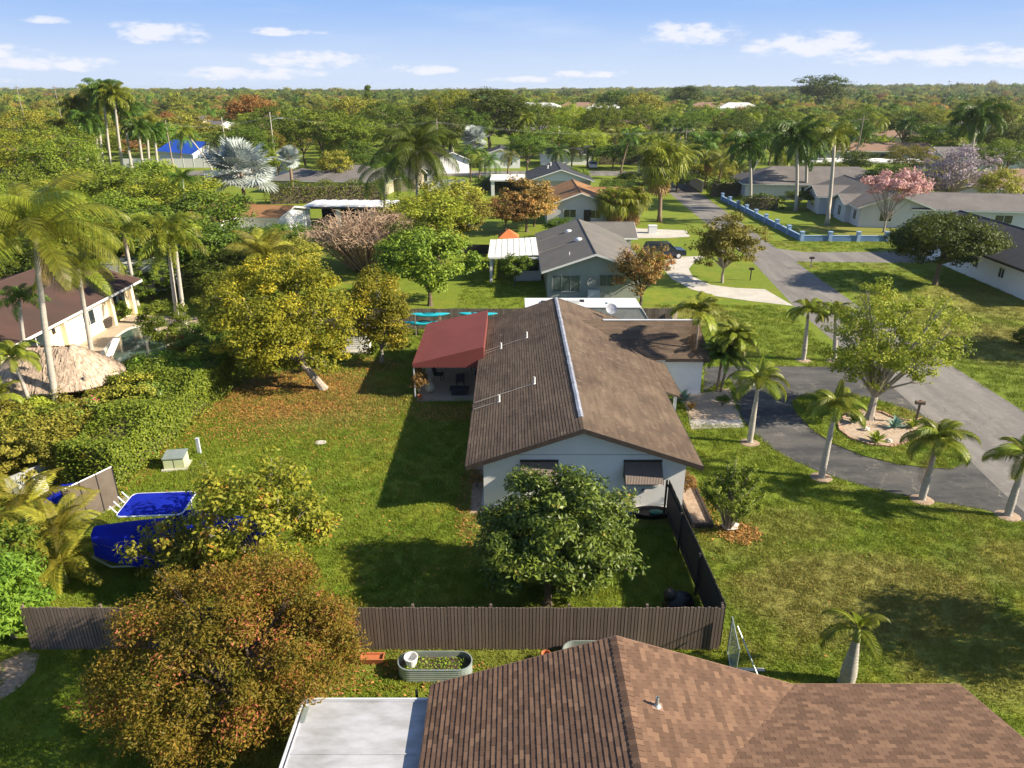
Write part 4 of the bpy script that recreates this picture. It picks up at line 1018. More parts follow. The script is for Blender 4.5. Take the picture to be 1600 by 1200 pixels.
# ---------- covered boat on a trailer
def boat():
    c = at(300, 870); t = thing('covered_boat', 'centre console boat under a royal blue cover on a trailer in the back yard', 'boat', (-13.55, 24.2, 0), R(4))
    n, k = 16, 9; L_ = 3.1; vs = []
    for i in range(n+1):
        s = i/n; x = -L_+2*L_*s
        w = 1.25*math.sin(min(1, (s*1.5+.08))*PI/2)**.6 if s < .55 else 1.25*(1-.10*((s-.55)/.45))
        w = max(w, .05) if i else .06
        keel = .55+.5*(1-s)**3; gun = 1.25+.22*(1-s)**2
        for j in range(k):
            a = j/(k-1)*2-1; yy = w*a; zz = keel+(gun-keel)*abs(a)**2.2
            vs.append((x, yy, zz))
    mb = MB(); mb.add(vs, [(i*k+j, (i+1)*k+j, (i+1)*k+j+1, i*k+j+1) for i in range(n) for j in range(k-1)]+[tuple(n*k+j for j in range(k))]); mb.build('hull', 'hull_white', t, smooth=True)
    vs = []; m_ = 11
    for i in range(n+1):
        s = i/n; x = -L_-.03+2*(L_+.03)*s
        w = 1.30*math.sin(min(1, (s*1.5+.10))*PI/2)**.6 if s < .55 else 1.30*(1-.10*((s-.55)/.45))
        gun = 1.40+.22*(1-s)**2; hump = .25+.75*math.exp(-((s-.60)/.16)**2)+.35*math.exp(-((s-.97)/.08)**2)
        for j in range(m_):
            a = j/(m_-1)*2-1; vs.append((x, w*a, gun-.80+.83*min(1, (1-abs(a))*6)+hump*max(0, 1-abs(a)**1.6)*1.0))
    mb = MB(); mb.add(vs, [(i*m_+j, i*m_+j+1, (i+1)*m_+j+1, (i+1)*m_+j) for i in range(n) for j in range(m_-1)]+[tuple(n*m_+j for j in range(m_-1, -1, -1)), tuple(range(m_))]); mb.build('cover', 'canvas_blue', t, smooth=True)
    # T-top
    tt = MB(); z = 2.85; x0, x1, y0, y1, r = -1.75, .75, -.85, .85, .22
    pts = []
    for (cx, cy, a0) in ((x1-r, y1-r, 0), (x0+r, y1-r, 90), (x0+r, y0+r, 180), (x1-r, y0+r, 270)):
        for q in range(5): a = R(a0+q*22.5); pts.append((cx+r*math.cos(a), cy+r*math.sin(a)))
    np_ = len(pts); top = [(x, y, z+.02) for x, y in pts]
    tt.add(top+[(0, 0, z+.10)], [(i, (i+1) % np_, np_) for i in range(np_)]); tt.add([(x, y, z) for x, y in pts], [tuple(range(np_-1, -1, -1))])
    tt.build('t_top', 'canvas_blue', t)
    rb = MB(); rb.tube([(x, y, z) for x, y in pts]+[(pts[0][0], pts[0][1], z)], .032, 6)
    rb.tube([(x0, -.6, z), (x0, .6, z)], .02, 5)
    for sx in (-.45, .55):
        for sy in (-.55, .55): rb.tube([(sx, sy*.7, 1.45), (sx*1.1, sy, z)], .028, 6)
    rb.build('t_top_frame', 'alu', t)
    for i in range(4): mb = MB(); mb.tube([(x0-.05, -.55+i*.36, z-.02), (x0-.28, -.55+i*.36, z+.30)], .028, 6); mb.build('rod_holder', 'alu', t)
    mb = MB(); mb.lathe([(.22, 0), (.32, .2), (.30, .55), (.12, .75)], 10, (3.25, 0, .95), sx=1.1, sy=.8); mb.build('motor_cover', 'canvas_blue', t, smooth=True)
    tr = MB()
    for s in (-.75, .75): tr.tube([(-2.4, s, .5), (2.9, s, .5)], .05, 6)
    tr.tube([(-2.4, -.75, .5), (-3.5, 0, .5)], .05, 6); tr.tube([(-2.4, .75, .5), (-3.5, 0, .5)], .05, 6)
    for x in (-1.5, 0, 1.4, 2.6): tr.tube([(x, -.75, .5), (x, .75, .5)], .04, 6)
    tr.build('trailer_frame', 'galvanised', t)
    for s in (-1.05, .9):
        for x in (.9, 1.75):
            mb = MB(); mb.extr([(x+.33*math.cos(2*PI*j/16), s, .33+.33*math.sin(2*PI*j/16)) for j in range(16)], (0, .2, 0)); mb.build('wheel', 'rubber', t)
    landmark(-13, 24.3, 'the blue covered boat')
boat()
# junk tarped items behind the screen fence
t = thing('tarp_pile', 'blue tarpaulin draped over white storage items behind the mesh screen', 'tarp', at(112, 775))
rg = random.Random(5); n_ = 10
vs = [(-1.0+2.0*i/n_, -.7+1.4*j/n_, max(0, .6*math.sin(PI*i/n_)**.6*math.sin(PI*j/n_)**.5)+rg.uniform(-.05, .05)) for i in range(n_+1) for j in range(n_+1)]
mb = MB(); mb.add(vs, [(i*(n_+1)+j, (i+1)*(n_+1)+j, (i+1)*(n_+1)+j+1, i*(n_+1)+j+1) for i in range(n_) for j in range(n_)]); mb.build('tarp', 'canvas_blue', t)
MB().lathe([(.3, 0), (.33, .8), (.2, .95)], 12, (-1.6, .3, 0)).build('barrel', 'trim_white', t)
c = at(52, 770)
f = thing('vinyl_fence', 'short white vinyl fence behind the yellow palm', 'fence', c, R(60))
for i in range(9): MB().box(-1.0+i*.23, -.79+i*.23, -.02, .02, .05, 1.2).build('board', 'trim_grey', f)
MB().box(-1.02, 1.08, -.04, .04, 1.20, 1.26).build('rail', 'trim_grey', f)

# black hose reel shapes by the gable wall, black covered grill by the fence
c = at(1018, 806); t = thing('garden_pond_tub', 'low black oval garden tub against the white gable wall', 'tub', (c.x, 27.75, 0))
MB().lathe([(.85, 0), (.95, .22), (.90, .26), (.80, .18), (.6, .14)], 24, sx=1.0, sy=.45).build('basin', 'black_plastic', t, smooth=True)
MB().lathe([(.3, 0.15), (.32, .20), (.1, .24)], 10, (.2, 0, 0), sy=.6).build('cover', 'green_bin', t)
mb = MB(); mb.box(-.25, .25, -.12, .12, 0, .2); tag(mb.build('toolbox', 'kayak_blue', loc=(at(985, 806).x, 27.8, 0)), 'small blue box beside the black garden tub', 'box')
c = at(1068, 935); t = thing('covered_mower', 'black covered lawn machine in the corner of the dark fence', 'mower', (6.2, 21.3, 0), R(20))
n_ = 8; rg = random.Random(2)
MB().lathe([(.5, 0), (.55, .3), (.42, .62), (.2, .75), (.05, .78)], 14, sx=1.2, sy=.9).build('cover', 'black_plastic', t, smooth=True)
MB().lathe([(.2, .55), (.24, .8), (.15, .95), (.03, 1.0)], 12, (-.35, .1, 0)).build('hood', 'trim_dark', t, smooth=True)
for s in (-.4, .35): mb = MB(); mb.extr([(s+.16*math.cos(2*PI*j/12), -.55, .16+.16*math.sin(2*PI*j/12)) for j in range(12)], (0, .1, 0)); mb.build('wheel', 'rubber', t)

# wood-edged planting strip right of the house + side bed things
t = thing('timber_bed', 'narrow timber-edged planting bed along the right wall of the white house', 'planter', (8.3, 28.5, 0))
for (x0, x1, y0, y1) in ((-.35, -.25, -1.8, 2.2), (.55, .65, -1.8, 2.2), (-.25, .55, -1.8, -1.7), (-.25, .55, 2.1, 2.2)): MB().box(x0, x1, y0, y1, 0, .22).build('plank', 'trim_dark', t)
MB().box(-.25, .55, -1.7, 2.1, 0, .12).build('soil', 'mulch', t)

# island brick ring, rocks
ring = pix([(1310, 660), (1312, 672), (1330, 686), (1358, 695), (1390, 698), (1412, 693), (1440, 680), (1452, 664), (1440, 655), (1420, 658), (1400, 655), (1378, 645), (1350, 641), (1325, 646)], .045)
bedp = [v.copy() for v in ring]
sheet('island_bed', [(v.x, v.y) for v in bedp], 0.055, 'gravel')
t = thing('brick_edging', 'low ring of pale red bricks round the bed in the driveway island', 'edging', (22.0, 37.3, .045))
bm_ = MB(); bm_.box(-.10, .10, -.05, .05, 0, .10); bme = bm_.mesh('brick'); bme.materials.append(M['brick'])
for i in range(len(ring)):
    a, b = ring[i], ring[(i+1) % len(ring)]; d = b-a; m_ = max(1, int(d.length/.21))
    for j in range(m_):
        q = a + d*((j+.5)/m_); meshobj('brick', bme, t, (q.x-22.0, q.y-37.3, random.uniform(-.02, .0)), (random.uniform(-.08, .08), random.uniform(-.08, .08), math.atan2(d.y, d.x)+random.uniform(-.12, .12)))
def rock(c, r, seed, label, m='rock'):
    rg = random.Random(seed); mb = MB(); n, k = 6, 9; vs = []
    for i in range(n+1):
        ph = PI*i/n
        for j in range(k):
            th = 2*PI*j/k; rr = r*(1+rg.uniform(-.2, .2)); vs.append((rr*math.sin(ph)*math.cos(th), rr*math.sin(ph)*math.sin(th)*.8, r*.35+rr*math.cos(ph)*.55))
    mb.add(vs, [(i*k+j, (i+1)*k+j, (i+1)*k+(j+1) % k, i*k+(j+1) % k) for i in range(n) for j in range(k)])
    return tag(mb.build('rock', m, loc=c), label, 'rock')
rock(at(1352, 672, .055), .25, 1, 'pale rock at the foot of the island tree'); rock(at(1388, 690, .055), .2, 2, 'small rock among the plants at the front of the brick ring')
rock(at(1140, 826), .34, 3, 'pale rock at the base of the many-stemmed bush'); rock(at(1147, 822), .2, 4, 'smaller pale rock beside the base of the many-stemmed bush')

# mailboxes
def mailbox(label, c, rz=0, m='black_plastic', h=1.1, pm='wood_pole'):
    t = thing('mailbox', label, 'mailbox', c, rz)
    MB().box(-.05, .05, -.05, .05, 0, h).build('post', pm, t)
    mb = MB(); mb.extr([(-.10, -.26, h), (.10, -.26, h), (.10, -.26, h+.12), (.07, -.26, h+.19), (0, -.26, h+.22), (-.07, -.26, h+.19), (-.10, -.26, h+.12)], (0, .52, 0)); b = mb.build('box', m, t)
    MB().box(.105, .12, -.1, .04, h+.1, h+.22).build('flag', 'red_paint', b)
mailbox('dark mailbox on a brown post in the oval lawn of the pale driveway', at(1172, 438), R(80), 'trim_dark', 1.1, 'bark')
mailbox('black mailbox at the corner of the side road and the street', at(1266, 420), R(90), 'black_plastic')
mailbox('dark mailbox on a leaning post beside the road at the driveway island', at(1430, 662), R(80), 'bark', 1.25, 'bark')
t = thing('mail_pillar', 'white mail pillar with a red top near the tall fan palm', 'pillar', at(988, 352))
MB().box(-.3, .3, -.3, .3, 0, 1.1).build('pillar', 'trim_white', t); MB().box(-.4, .4, -.35, .35, 1.1, 1.4).build('top', 'red_paint', t)
MB().box(-.45, .45, -.35, .35, 0, .95).box(-.48, .48, -.38, .38, .95, 1.05)
b_ = MB(); b_.box(-.55, .55, -.4, .4, 0, .95); b_.box(-.58, .58, -.43, .43, .95, 1.05); tag(b_.build('utility_cabinet', 'trim_white', loc=at(1019, 364)), 'white utility cabinet on the lawn behind the pale driveway', 'utility box')

# ---------- vehicles
def car(name, label, c, rz, paint, suv=True, cat='car', scale=1):
    t = thing(name, label, cat, c, rz); t.scale = (scale,)*3
    hl = 2.35; w = .95; H = 1.75 if suv else 1.45
    prof = [(-hl, .35), (hl, .35), (hl, .8), (hl-.15, .98), (1.15, 1.08), (-hl+.05, 1.08), (-hl, .9)]
    mb = MB(); mb.extr([(x, -w, z) for x, z in prof], (0, 2*w, 0)); mb.build('body', paint, t)
    cab = [(-hl+.08, 1.08), (1.15, 1.08), (.45, H-.06), (-hl+.35, H-.06)] if suv else [(-hl+.5, 1.08), (1.1, 1.08), (.35, H-.06), (-hl+1.1, H-.06)]
    mb = MB()
    vs = [(x, s*(w-.04 if z < 1.2 else w-.2), z) for s in (-1, 1) for x, z in cab]
    mb.add(vs, [(0, 1, 2, 3), (7, 6, 5, 4), (0, 4, 5, 1), (1, 5, 6, 2), (2, 6, 7, 3), (3, 7, 4, 0)]); mb.build('window_band', 'glass', t)
    mb = MB(); xs = [q[0] for q in cab[2:]]; mb.box(min(xs)-.05, max(xs)+.08, -w+.18, w-.18, H-.06, H)
    for s in (-1, 1):
        for (a, b) in ((0, 3), (1, 2)): mb.tube([(cab[a][0], s*(w-.03), 1.06), (cab[b][0], s*(w-.2), H-.05)], .045, 5)
        mb.tube([(-.5, s*(w-.03), 1.06), (-.5, s*(w-.2), H-.05)], .04, 5)
    mb.build('roof', paint, t)
    for x in (-1.45, 1.45):
        for s in (-w-.02, w-.2):
            mb = MB(); mb.extr([(x+.36*math.cos(2*PI*j/16), s, .36+.36*math.sin(2*PI*j/16)) for j in range(16)], (0, .22, 0)); wq = mb.build('wheel', 'rubber', t)
            mb = MB(); s2 = s-.01 if s < 0 else s+.222; mb.extr([(x+.22*math.cos(2*PI*j/12), s2, .36+.22*math.sin(2*PI*j/12)) for j in range(12)], (0, .01, 0)); mb.build('rim', 'alu', wq)
    for s in (-.7, .7):
        MB().box(hl-.02, hl+.01, s-.18, s+.18, .68, .82).build('headlight', 'trim_white', t); MB().box(-hl-.01, -hl+.02, s-.14, s+.14, .75, .95).build('tail_light', 'red_paint', t)
    return t
car('parked_car', 'dark blue SUV parked on the lawn right of the grey house', at(1037, 402), R(4), 'car_dark')
car('parked_car', 'dark blue car under the trees beyond the orange tree near the far houses', atY(1148, 180, 420) * 1 if False else (118, 395, 0), R(120), 'car_dark')
car('parked_car', 'blue car parked at the far end of the street by the hedge', (52, 172, 0), R(0), 'car_dark')
car('parked_car', 'white car in front of the dark metal roofed house', (20, 184, 0), R(90), 'car_white')
car('parked_car', 'red car beside the cream garden shed on the right edge', at(1598, 318), R(90), 'car_red')
car('parked_car', 'silver car parked beside the dark roofed house across the cross street', (-4.5, 150, 0), R(85), 'car_silver')

# ---------- neighbouring houses
def house(label, x, y, w, d, rm, wm, rot=0, eave=2.6, rise=1.6, over=.55, trim='trim_white', hip=False, wings=(), wins=(), name='house', lm=None, doors=()):
    p = thing(name, label, 'house', (x, y, 0), rot)
    roof = gable(p, w, d, eave, rise, over, rm, wm, trim, hip=hip)
    for (wx, wy, ww, wd, wr, er, hp) in wings: gable(p, ww, wd, eave-.02, er, over, rm, wm, trim, cx=wx, cy=wy, rot=wr, hip=hp)
    for (wx, wy, z, ww, wh, fc) in wins: window(p, (wx, wy, z), ww, wh, fc, 'trim_white', 'glass')
    for (wx, wy, fc) in doors: door(p, (wx, wy, 0.02), 1.0, 2.1, fc, 'trim_dark')
    if lm: landmark(x, y, lm)
    return p, roof
# grey house directly behind
def grey_house():
    p, roof = house('grey-green stucco house with dark grey shingle roof behind the wooden fence', 7.6, 73, 8.6, 17.5, 'roof_grey', 'stucco_grey', 0, 2.6, 1.65, .6, 'trim_white', wings=((3.3, 10.0, 5.0, 5.2, PI/2, 1.2, False),), lm='the grey house')
    window(p, (-2.6, -8.77, 1.45), 2.5, 1.5, S_, 'trim_grey', 'glass_grey', 2); window(p, (1.15, -8.77, 1.75), 1.3, 1.0, S_, 'trim_grey', 'glass_grey', 1)
    window(p, (4.32, -4, 1.5), 1.5, 1.1, E_); door(p, (4.32, 0, 0), 1.0, 2.1, E_)
    for (x, y, z) in ((-1.5, 4.2, 3.72), (-.9, -1.5, 3.95)):
        mb = MB(); mb.lathe([(.05, -.15), (.38, -.1), (.42, .12), (.30, .30), (.05, .36)], 16, (x, y, z)); mb.build('turbine_vent', 'alu', roof, smooth=True)
        s = 1.65/4.9
        mb = MB(); f = [(x-.3, y-.12, z-.3*s+.02-.02), (x-.3, y+.12, z-.3*s), (-4.85, y+.16, 2.6+.05*s+.12), (-4.85, y-.16, 2.6+.05*s+.12)]; mb.extr([(x-.3, y-.12, 4.25+(x-.3)*s+.13), (x-.3, y+.12, 4.25+(x-.3)*s+.13), (-4.85, y+.16, 4.25-4.85*s+.13), (-4.85, y-.16, 4.25-4.85*s+.13)], (0, 0, -.004)); mb.build('rain_streak', 'stain', roof)
    MB().lathe([(.05, 0), (.05, .4)], 8, (-2.2, -6.5, 3.5)).build('vent_pipe', 'trim_white', roof)
    mb = MB(); mb.box(-.6, .5, -9.3, -8.85, 0, .9); mb.build('utility_shelf', 'trim_white', p)
    mb = MB(); mb.lathe([(.05, 0), (.45, .04), (.5, .12), (.4, .10)], 14, (0, 0, 0)); o = mb.build('round_meter', 'trim_grey', p, loc=(-.2, -8.85, 1.6)); o.rotation_euler = (R(90), 0, 0)
    # white patio roof
    q = thing('patio_cover', 'white flat patio cover with white posts left of the grey house', 'patio cover', (.0, 74.7, 0))
    n = 8
    for i in range(n): MB().box(-2.3+i*.62, -2.3+(i+1)*.62-.02, -4.6, 4.4, 2.55+i*.035, 2.62+i*.035).build('roof_panel', 'roof_white', q)
    MB().box(-2.4, -2.3, -4.65, 4.45, 2.48, 2.64).box(-2.3, 2.66, -4.68, -4.6, 2.45, 2.62).build('fascia', 'trim_white', q)
    for (x, y) in ((-2.1, -4.3), (-2.1, 0), (-2.1, 4.1)): MB().box(x-.13, x+.13, y-.13, y+.13, 0, 2.5).build('post', 'trim_white', q)
    MB().box(0.2, 2.95, -3.9, -3.75, 0, 2.45).build('screen_wall', 'stucco_pale', q); MB().box(.5, 2.7, -3.96, -3.92, 1.1, 2.2).build('screen', 'glass', q)
grey_house()
# tan roof + pale house
house('white house with tan shingle roof and arched porch behind the grey house', 9.8, 111, 9.5, 15, 'roof_tan', 'stucco_pale', 0, 2.6, 1.9, .6, wings=((6.0, 3, 6.5, 8, PI/2, 1.3, False),), wins=((-1.5, -7.52, 1.6, 1.7, 1.1, S_), (2.2, -7.52, 1.5, 1.4, 1.1, S_)), lm='the tan-roofed house', doors=((1.0, -7.53, S_),))
p, r_ = house('beige house with near black shingle roof and white gable trim', 8.8, 140.5, 11.0, 15, 'roof_dark', 'stucco_beige', 0, 2.7, 2.0, .6, wins=((-3.6, -7.52, 1.5, 1.6, 1.2, S_), (0, -7.52, 1.7, .9, .7, S_), (3.7, -7.52, 1.5, 1.6, 1.2, S_)), lm='the black-roofed house')
MB().extr([(-5.2, -7.515, 2.75), (5.2, -7.515, 2.75), (0, -7.515, 4.55)], (0, -.01, 0)).build('gable_siding', 'trim_white', p)
for (x, y, z) in ((-2, 0, 4.1), (-1.3, 3, 4.3)): MB().lathe([(.12, 0), (.12, .5), (.2, .55), (.2, .65)], 8, (x, y, z)).build('vent_pipe', 'trim_white', p)
q = thing('carport', 'white flat-roofed carport left of the black-roofed house', 'carport', (-.6, 138, 0))
MB().box(-3.4, 3.0, -4.5, 5, 2.6, 2.85).build('roof', 'roof_white', q); MB().box(-3.2, -2.6, -4.3, -3.9, 0, 2.6).build('post', 'trim_white', q); MB().box(-2.6, 3, 3.9, 4.1, 0, 2.5).build('screen', 'black_plastic', q)
house('white house with dark metal roof across the cross street', 14, 196, 9, 13, 'roof_dark', 'stucco_white', PI/2, 2.7, 1.7, .5, wins=((4.52, -4, 1.5, 1.8, 1.3, 0),), lm='the metal-roofed white house')
house('white house with black solar roof behind the hedge near the pool', -3.0, 178+12, 10, 13, 'roof_dark', 'stucco_white', 0, 2.7, 1.9, .5, wins=((-2.5, -6.52, 1.5, 1.2, 1.4, S_), (2.5, -6.52, 1.5, 1.2, 1.4, S_)), lm='the solar-roofed white house')
# left neighbour (cream, umber roof)
def left_house():
    p = thing('cream_house', 'cream stucco house with dark umber roof beside the swimming pool', 'house', (-38.6, 51.5, 0)); landmark(-38, 51, 'the cream house')
    x_e, x_r = -32.4+38.6, 0.0; w = 2*(x_e-.6)
    gable(p, w, 17.6, 2.62, 1.9, .6, 'roof_umber', 'stucco_cream', 'trim_white')
    xx = w/2+.01
    window(p, (xx, -4.9, 1.15), 2.3, 2.1, E_, 'trim_white', 'glass', 1, name='sliding_door'); window(p, (xx, 1.6, 1.55), 1.5, 1.1, E_); window(p, (xx, 6.3, 1.55), 1.6, 1.1, E_, 'trim_dark')
    for y in (4.6, 7.9, -1.8): MB().box(xx+.0, xx+.35, y-.18, y+.18, 0.0, 2.35).build('pilaster', 'stucco_cream', p)
    MB().box(xx, xx+.14, -3.0, -2.8, 1.8, 2.15).build('wall_lamp', 'dark_iron', p)
left_house()
trailer('parked_motorhome', 'white-roofed motorhome parked behind the cream house', -39.5, -31.8, 65.0, 67.6, 3.1, 'motorhome', body='stucco_pale')
# house with tan roof beyond (left of centre)
house('white house with orange-brown roof and grey extension behind the brown thicket', -41.3, 94, 10, 15, 'roof_tan', 'stucco_white', R(-10.5), 2.7, 1.9, .5, wings=((7.5, 5, 8, 7, PI/2, .9, False),), wins=((1.0, -7.52, 1.5, 1.8, 1.3, S_),), lm='the orange-brown roofed house')
q = thing('pergola_patio', 'long white-panelled patio roof on white columns behind the brown thicket', 'patio cover', (-23.0, 105, 0), R(-2))
for i in range(16): MB().box(-6.4+i*.8, -5.62+i*.8, -3.2, 3.2, 2.7+.05*(i % 2), 2.82+.05*(i % 2)).build('roof_panel', 'roof_white' if i % 2 else 'alu', q)
MB().box(-6.45, 6.4, -3.3, -3.2, 2.5, 2.75).build('beam', 'trim_dark', q)
for x in (-5.9, -1.5, 3.2, 6.0): MB().box(x-.3, x+.3, -3.1, -2.6, 0, 2.65).build('column', 'trim_white', q)
MB().box(-5.5, 6, 2.6, 2.8, 0, 2.6).build('wall', 'black_plastic', q)
house('low grey hip-roofed house behind the long dark hedge', -30.5, 141, 12, 16, 'roof_greyl', 'stucco_beige', R(84), 2.5, 2.3, .6, hip=True, wings=((0, 10, 9, 9, R(0), 1.6, True), (4, -8, 8, 8, R(0), 1.5, False)), lm='the low grey hip-roofed house')
house('grey-roofed house with dark gable porch behind the pale street corner', -21.5, 158, 9, 15, 'roof_greyl', 'stucco_pale', R(4), 2.6, 1.8, .6, 'trim_white', wins=((-3, -7.52, 1.5, 1.3, 1.4, S_), (0, -7.52, 1.2, 2.6, 2.0, S_), (3, -7.52, 1.5, 1.2, 1.4, S_)), lm='the porch-gabled grey house')
house('white house with bright blue roof behind the row of royal palms', -84, 196, 9.5, 17, 'roof_blue', 'stucco_white', R(52), 3.0, 2.6, .5, wins=((-2, -8.52, 1.5, 1.6, 1.2, S_), (2, -8.52, 1.5, 1.2, 1.8, S_)), lm='the blue-roofed house')
# right-hand houses
house('L-shaped white house with faded grey roof inside the blue wall', 54.8, 112.5, 9.0, 23, 'roof_greyl', 'stucco_pale', R(-6.6), 2.7, 1.9, .6, wings=((-4.2, 3.0, 6.5, 5.5, PI/2, 1.3, False), (-2.5, -5, 5, 5.5, PI/2, 1.0, False)), wins=((-6.98, 3.0, 1.5, 1.6, 1.3, PI), (-4.53, -9.6, 1.5, 1.2, 1.3, PI), (-5.27, -5, 1.4, 1.3, 1.4, PI), (-4.53, 9, 1.5, 1.4, 1.2, PI), (-1, -11.52, 1.5, 1.6, 1.2, S_)), doors=((-4.53, -1.2, PI),), lm='the white house inside the blue wall')
house('low pale house with grey gable roof right of the pink blossom tree', 65.5, 104, 9, 17, 'roof_greyl', 'stucco_pale', R(80), 2.6, 1.7, .6, wins=((-4.52, 3, 1.5, 2.2, 1.1, PI), (-4.52, -3, 1.5, 2.2, 1.1, PI)), lm='the low pale house')
house('long grey-roofed house behind the two royal palms', 55, 134, 11, 26, 'roof_greyl', 'stucco_pale', R(84), 2.7, 2.5, .7, hip=True, wins=((-5.52, -7, 1.4, 3.4, 1.6, PI), (-5.52, 2, 1.4, 3, 1.6, PI)), lm='the long grey-roofed house')
house('brown-roofed flat bungalow behind the white canopy', 99, 205, 9, 28, 'roof_dust', 'stucco_pale', R(88), 2.7, 1.8, .6, wins=((-4.52, 0, 1.5, 5, 1.3, PI),), lm='the brown bungalow')
house('pale brown-roofed house with open carport at the right edge', 93, 128, 12, 26, 'roof_dust', 'stucco_white', R(86), 2.8, 2.5, .7, hip=True, wins=((-6.02, 4, 1.3, 6, 1.9, PI), (-6.02, -5, 1.3, 4, 1.9, PI)), lm='the carport house')
house('dark slate-roofed white house at the right edge behind the round green tree', 52.6, 73, 9.8, 24, 'roof_dark', 'stucco_white', R(-2), 2.7, 2.0, .6, 'trim_dark', wins=((-4.92, -5.4, 1.6, .8, .9, PI), (-4.92, -1, 1.6, .8, .9, PI), (-4.92, 4, 1.6, 1.8, 1.2, PI)), lm='the slate-roofed house')
house('small cream garden shed with white roof near the right edge', 86.5, 114, 4.5, 6.5, 'roof_white', 'stucco_cream', R(88), 2.6, 1.0, .3, wins=((-2.27, -1.5, 1.5, .7, .8, PI),), name='garden_building', lm='the cream shed')
q = thing('canopy_tent', 'white awning canopy in front of the brown bungalow', 'canopy', (82, 172, 0), R(-3))
MB().box(-16, 14, -5, 5, 2.7, 2.95).build('roof', 'roof_white', q)
for x in (-15, -5, 4, 13): MB().box(x-.1, x+.1, -4.7, -4.5, 0, 2.7).build('post', 'trim_white', q)
# far roofs
far = [(205, 185, 'white house with grey gable roof left of the blue-roofed house', 'roof_greyl', 'stucco_white', 10, 16, 60),
 (300, 183, 'dark grey roofed house right of the blue-roofed house', 'roof_grey', 'stucco_beige', 11, 18, 85),
 (15, 205, 'grey-roofed house at the left edge among the trees', 'roof_grey', 'stucco_white', 10, 14, 70),
 (580, 167, 'pale grey roofed house beside the tall dark conifer', 'roof_greyl', 'stucco_white', 13, 20, 80),
 (465, 180, 'dusty pink-roofed house among the trees left of the conifer', 'roof_dust', 'stucco_beige', 9, 12, 20),
 (845, 200, 'pale grey gable-roofed house beyond the cross street', 'roof_greyl', 'stucco_white', 9, 14, 70),
 (822, 151, 'large white far house with pale hipped roof', 'roof_white', 'stucco_white', 16, 24, 80), (853, 155, 'second large white far house with pale hipped roof and tall front', 'roof_white', 'stucco_white', 14, 22, 70),
 (910, 148, 'long pale house with greyish roof on the far skyline', 'roof_dust', 'stucco_white', 16, 34, 85), (950, 150, 'white far house left of the dark round tree', 'roof_white', 'stucco_white', 14, 26, 85),
 (1110, 150, 'pinkish-roofed far house behind the orange trees', 'roof_dust', 'stucco_white', 16, 30, 85), (1155, 149, 'white flat far house behind the orange trees', 'roof_white', 'stucco_white', 14, 26, 85),
 (1047, 201, 'grey-roofed house with white skylights among the palms', 'roof_greyl', 'stucco_beige', 10, 16, 60), (985, 190, 'brown-roofed house half hidden by trees behind the street', 'roof_dust', 'stucco_beige', 9, 14, 60),
 (1395, 207, 'brown-roofed house under the tall pole', 'roof_dust', 'stucco_beige', 9, 20, 88), (1480, 192, 'pale-roofed house near the right side beneath the skyline', 'roof_greyl', 'stucco_white', 10, 16, 70),
 (1545, 235, 'purple-grey roofed house behind the jacaranda', 'roof_greyl', 'stucco_pale', 11, 26, 86), (660, 235, 'pink-roofed house behind the coconut palm', 'roof_dust', 'stucco_white', 9, 12, 10),
 (700, 240, 'white gabled house right of the coconut palm', 'roof_greyl', 'stucco_white', 8, 10, 15), (340, 192, 'white-fronted house behind the light pole', 'roof_greyl', 'stucco_white', 9, 12, 60), (1280, 170, 'faded roofed house half hidden left of the right-hand royal palm', 'roof_greyl', 'stucco_white', 10, 16, 75)]
FARH = []
for (px, py, lb, rm, wm, w, d, rot) in far:
    q = at(px, py, 4.0) if py > 165 else atY(px, py, 560+w*5-py); FARH.append((q.x, q.y))
    house(lb, q.x, q.y, w, d, rm, wm, R(rot), 2.8 if w < 14 else 7.4, 1.9 if w < 14 else 3.2, .5, hip=(w > 12), wins=((-w/2-.02, 2, 1.6, 2.0, 1.2, PI), (-w/2-.02, -3, 1.6, 1.6, 1.2, PI)), lm='the '+lb.split(' house')[0]+' house' if ' house' in lb else None)

# ---------- blue wall
def blue_wall():
    a, b, c = at(1130, 312), at(1245, 377), at(1378, 377)
    a = Vector((37.0, 128, 0)); b = Vector((37.2, 91.5, 0)); c = Vector((48.0, 91.3, 0))
    t = thing('blue_garden_wall', 'low blue garden wall with taller pale blue pillars round the corner lot', 'wall', b)
    for (p0, p1, n) in ((b, a, 8), (b, c, 3)):
        d = (p1-p0); ang = math.atan2(d.y, d.x); L_ = d.length
        for i in range(n):
            s0 = L_*i/n+.22; s1 = L_*(i+1)/n-.22; mt = Matrix.Rotation(ang, 4, 'Z')
            mb = MB(); mb.box(s0, s1, -.1, .1, 0, .68, mtx=mt); w_ = mb.build('wall_panel', 'blue_wall', t)
            mb = MB(); mb.box(s0, s1, -.13, .13, .681, .74, mtx=mt); mb.build('coping', 'blue_pale', w_)
        for i in range(n+1):
            if p1 is c and i == 0: continue
            q = Matrix.Translation(d*(i/n))@Matrix.Rotation(ang, 4, 'Z'); mb = MB(); mb.box(-.22, .22, -.22, .22, 0, 1.15, mtx=q); w_ = mb.build('pillar', 'blue_pale', t)
            mb = MB(); mb.box(-.28, .28, -.28, .28, 1.151, 1.25, mtx=q); mb.build('pillar_cap', 'blue_pale', w_)
    landmark(37, 100, 'the blue garden wall')
blue_wall()
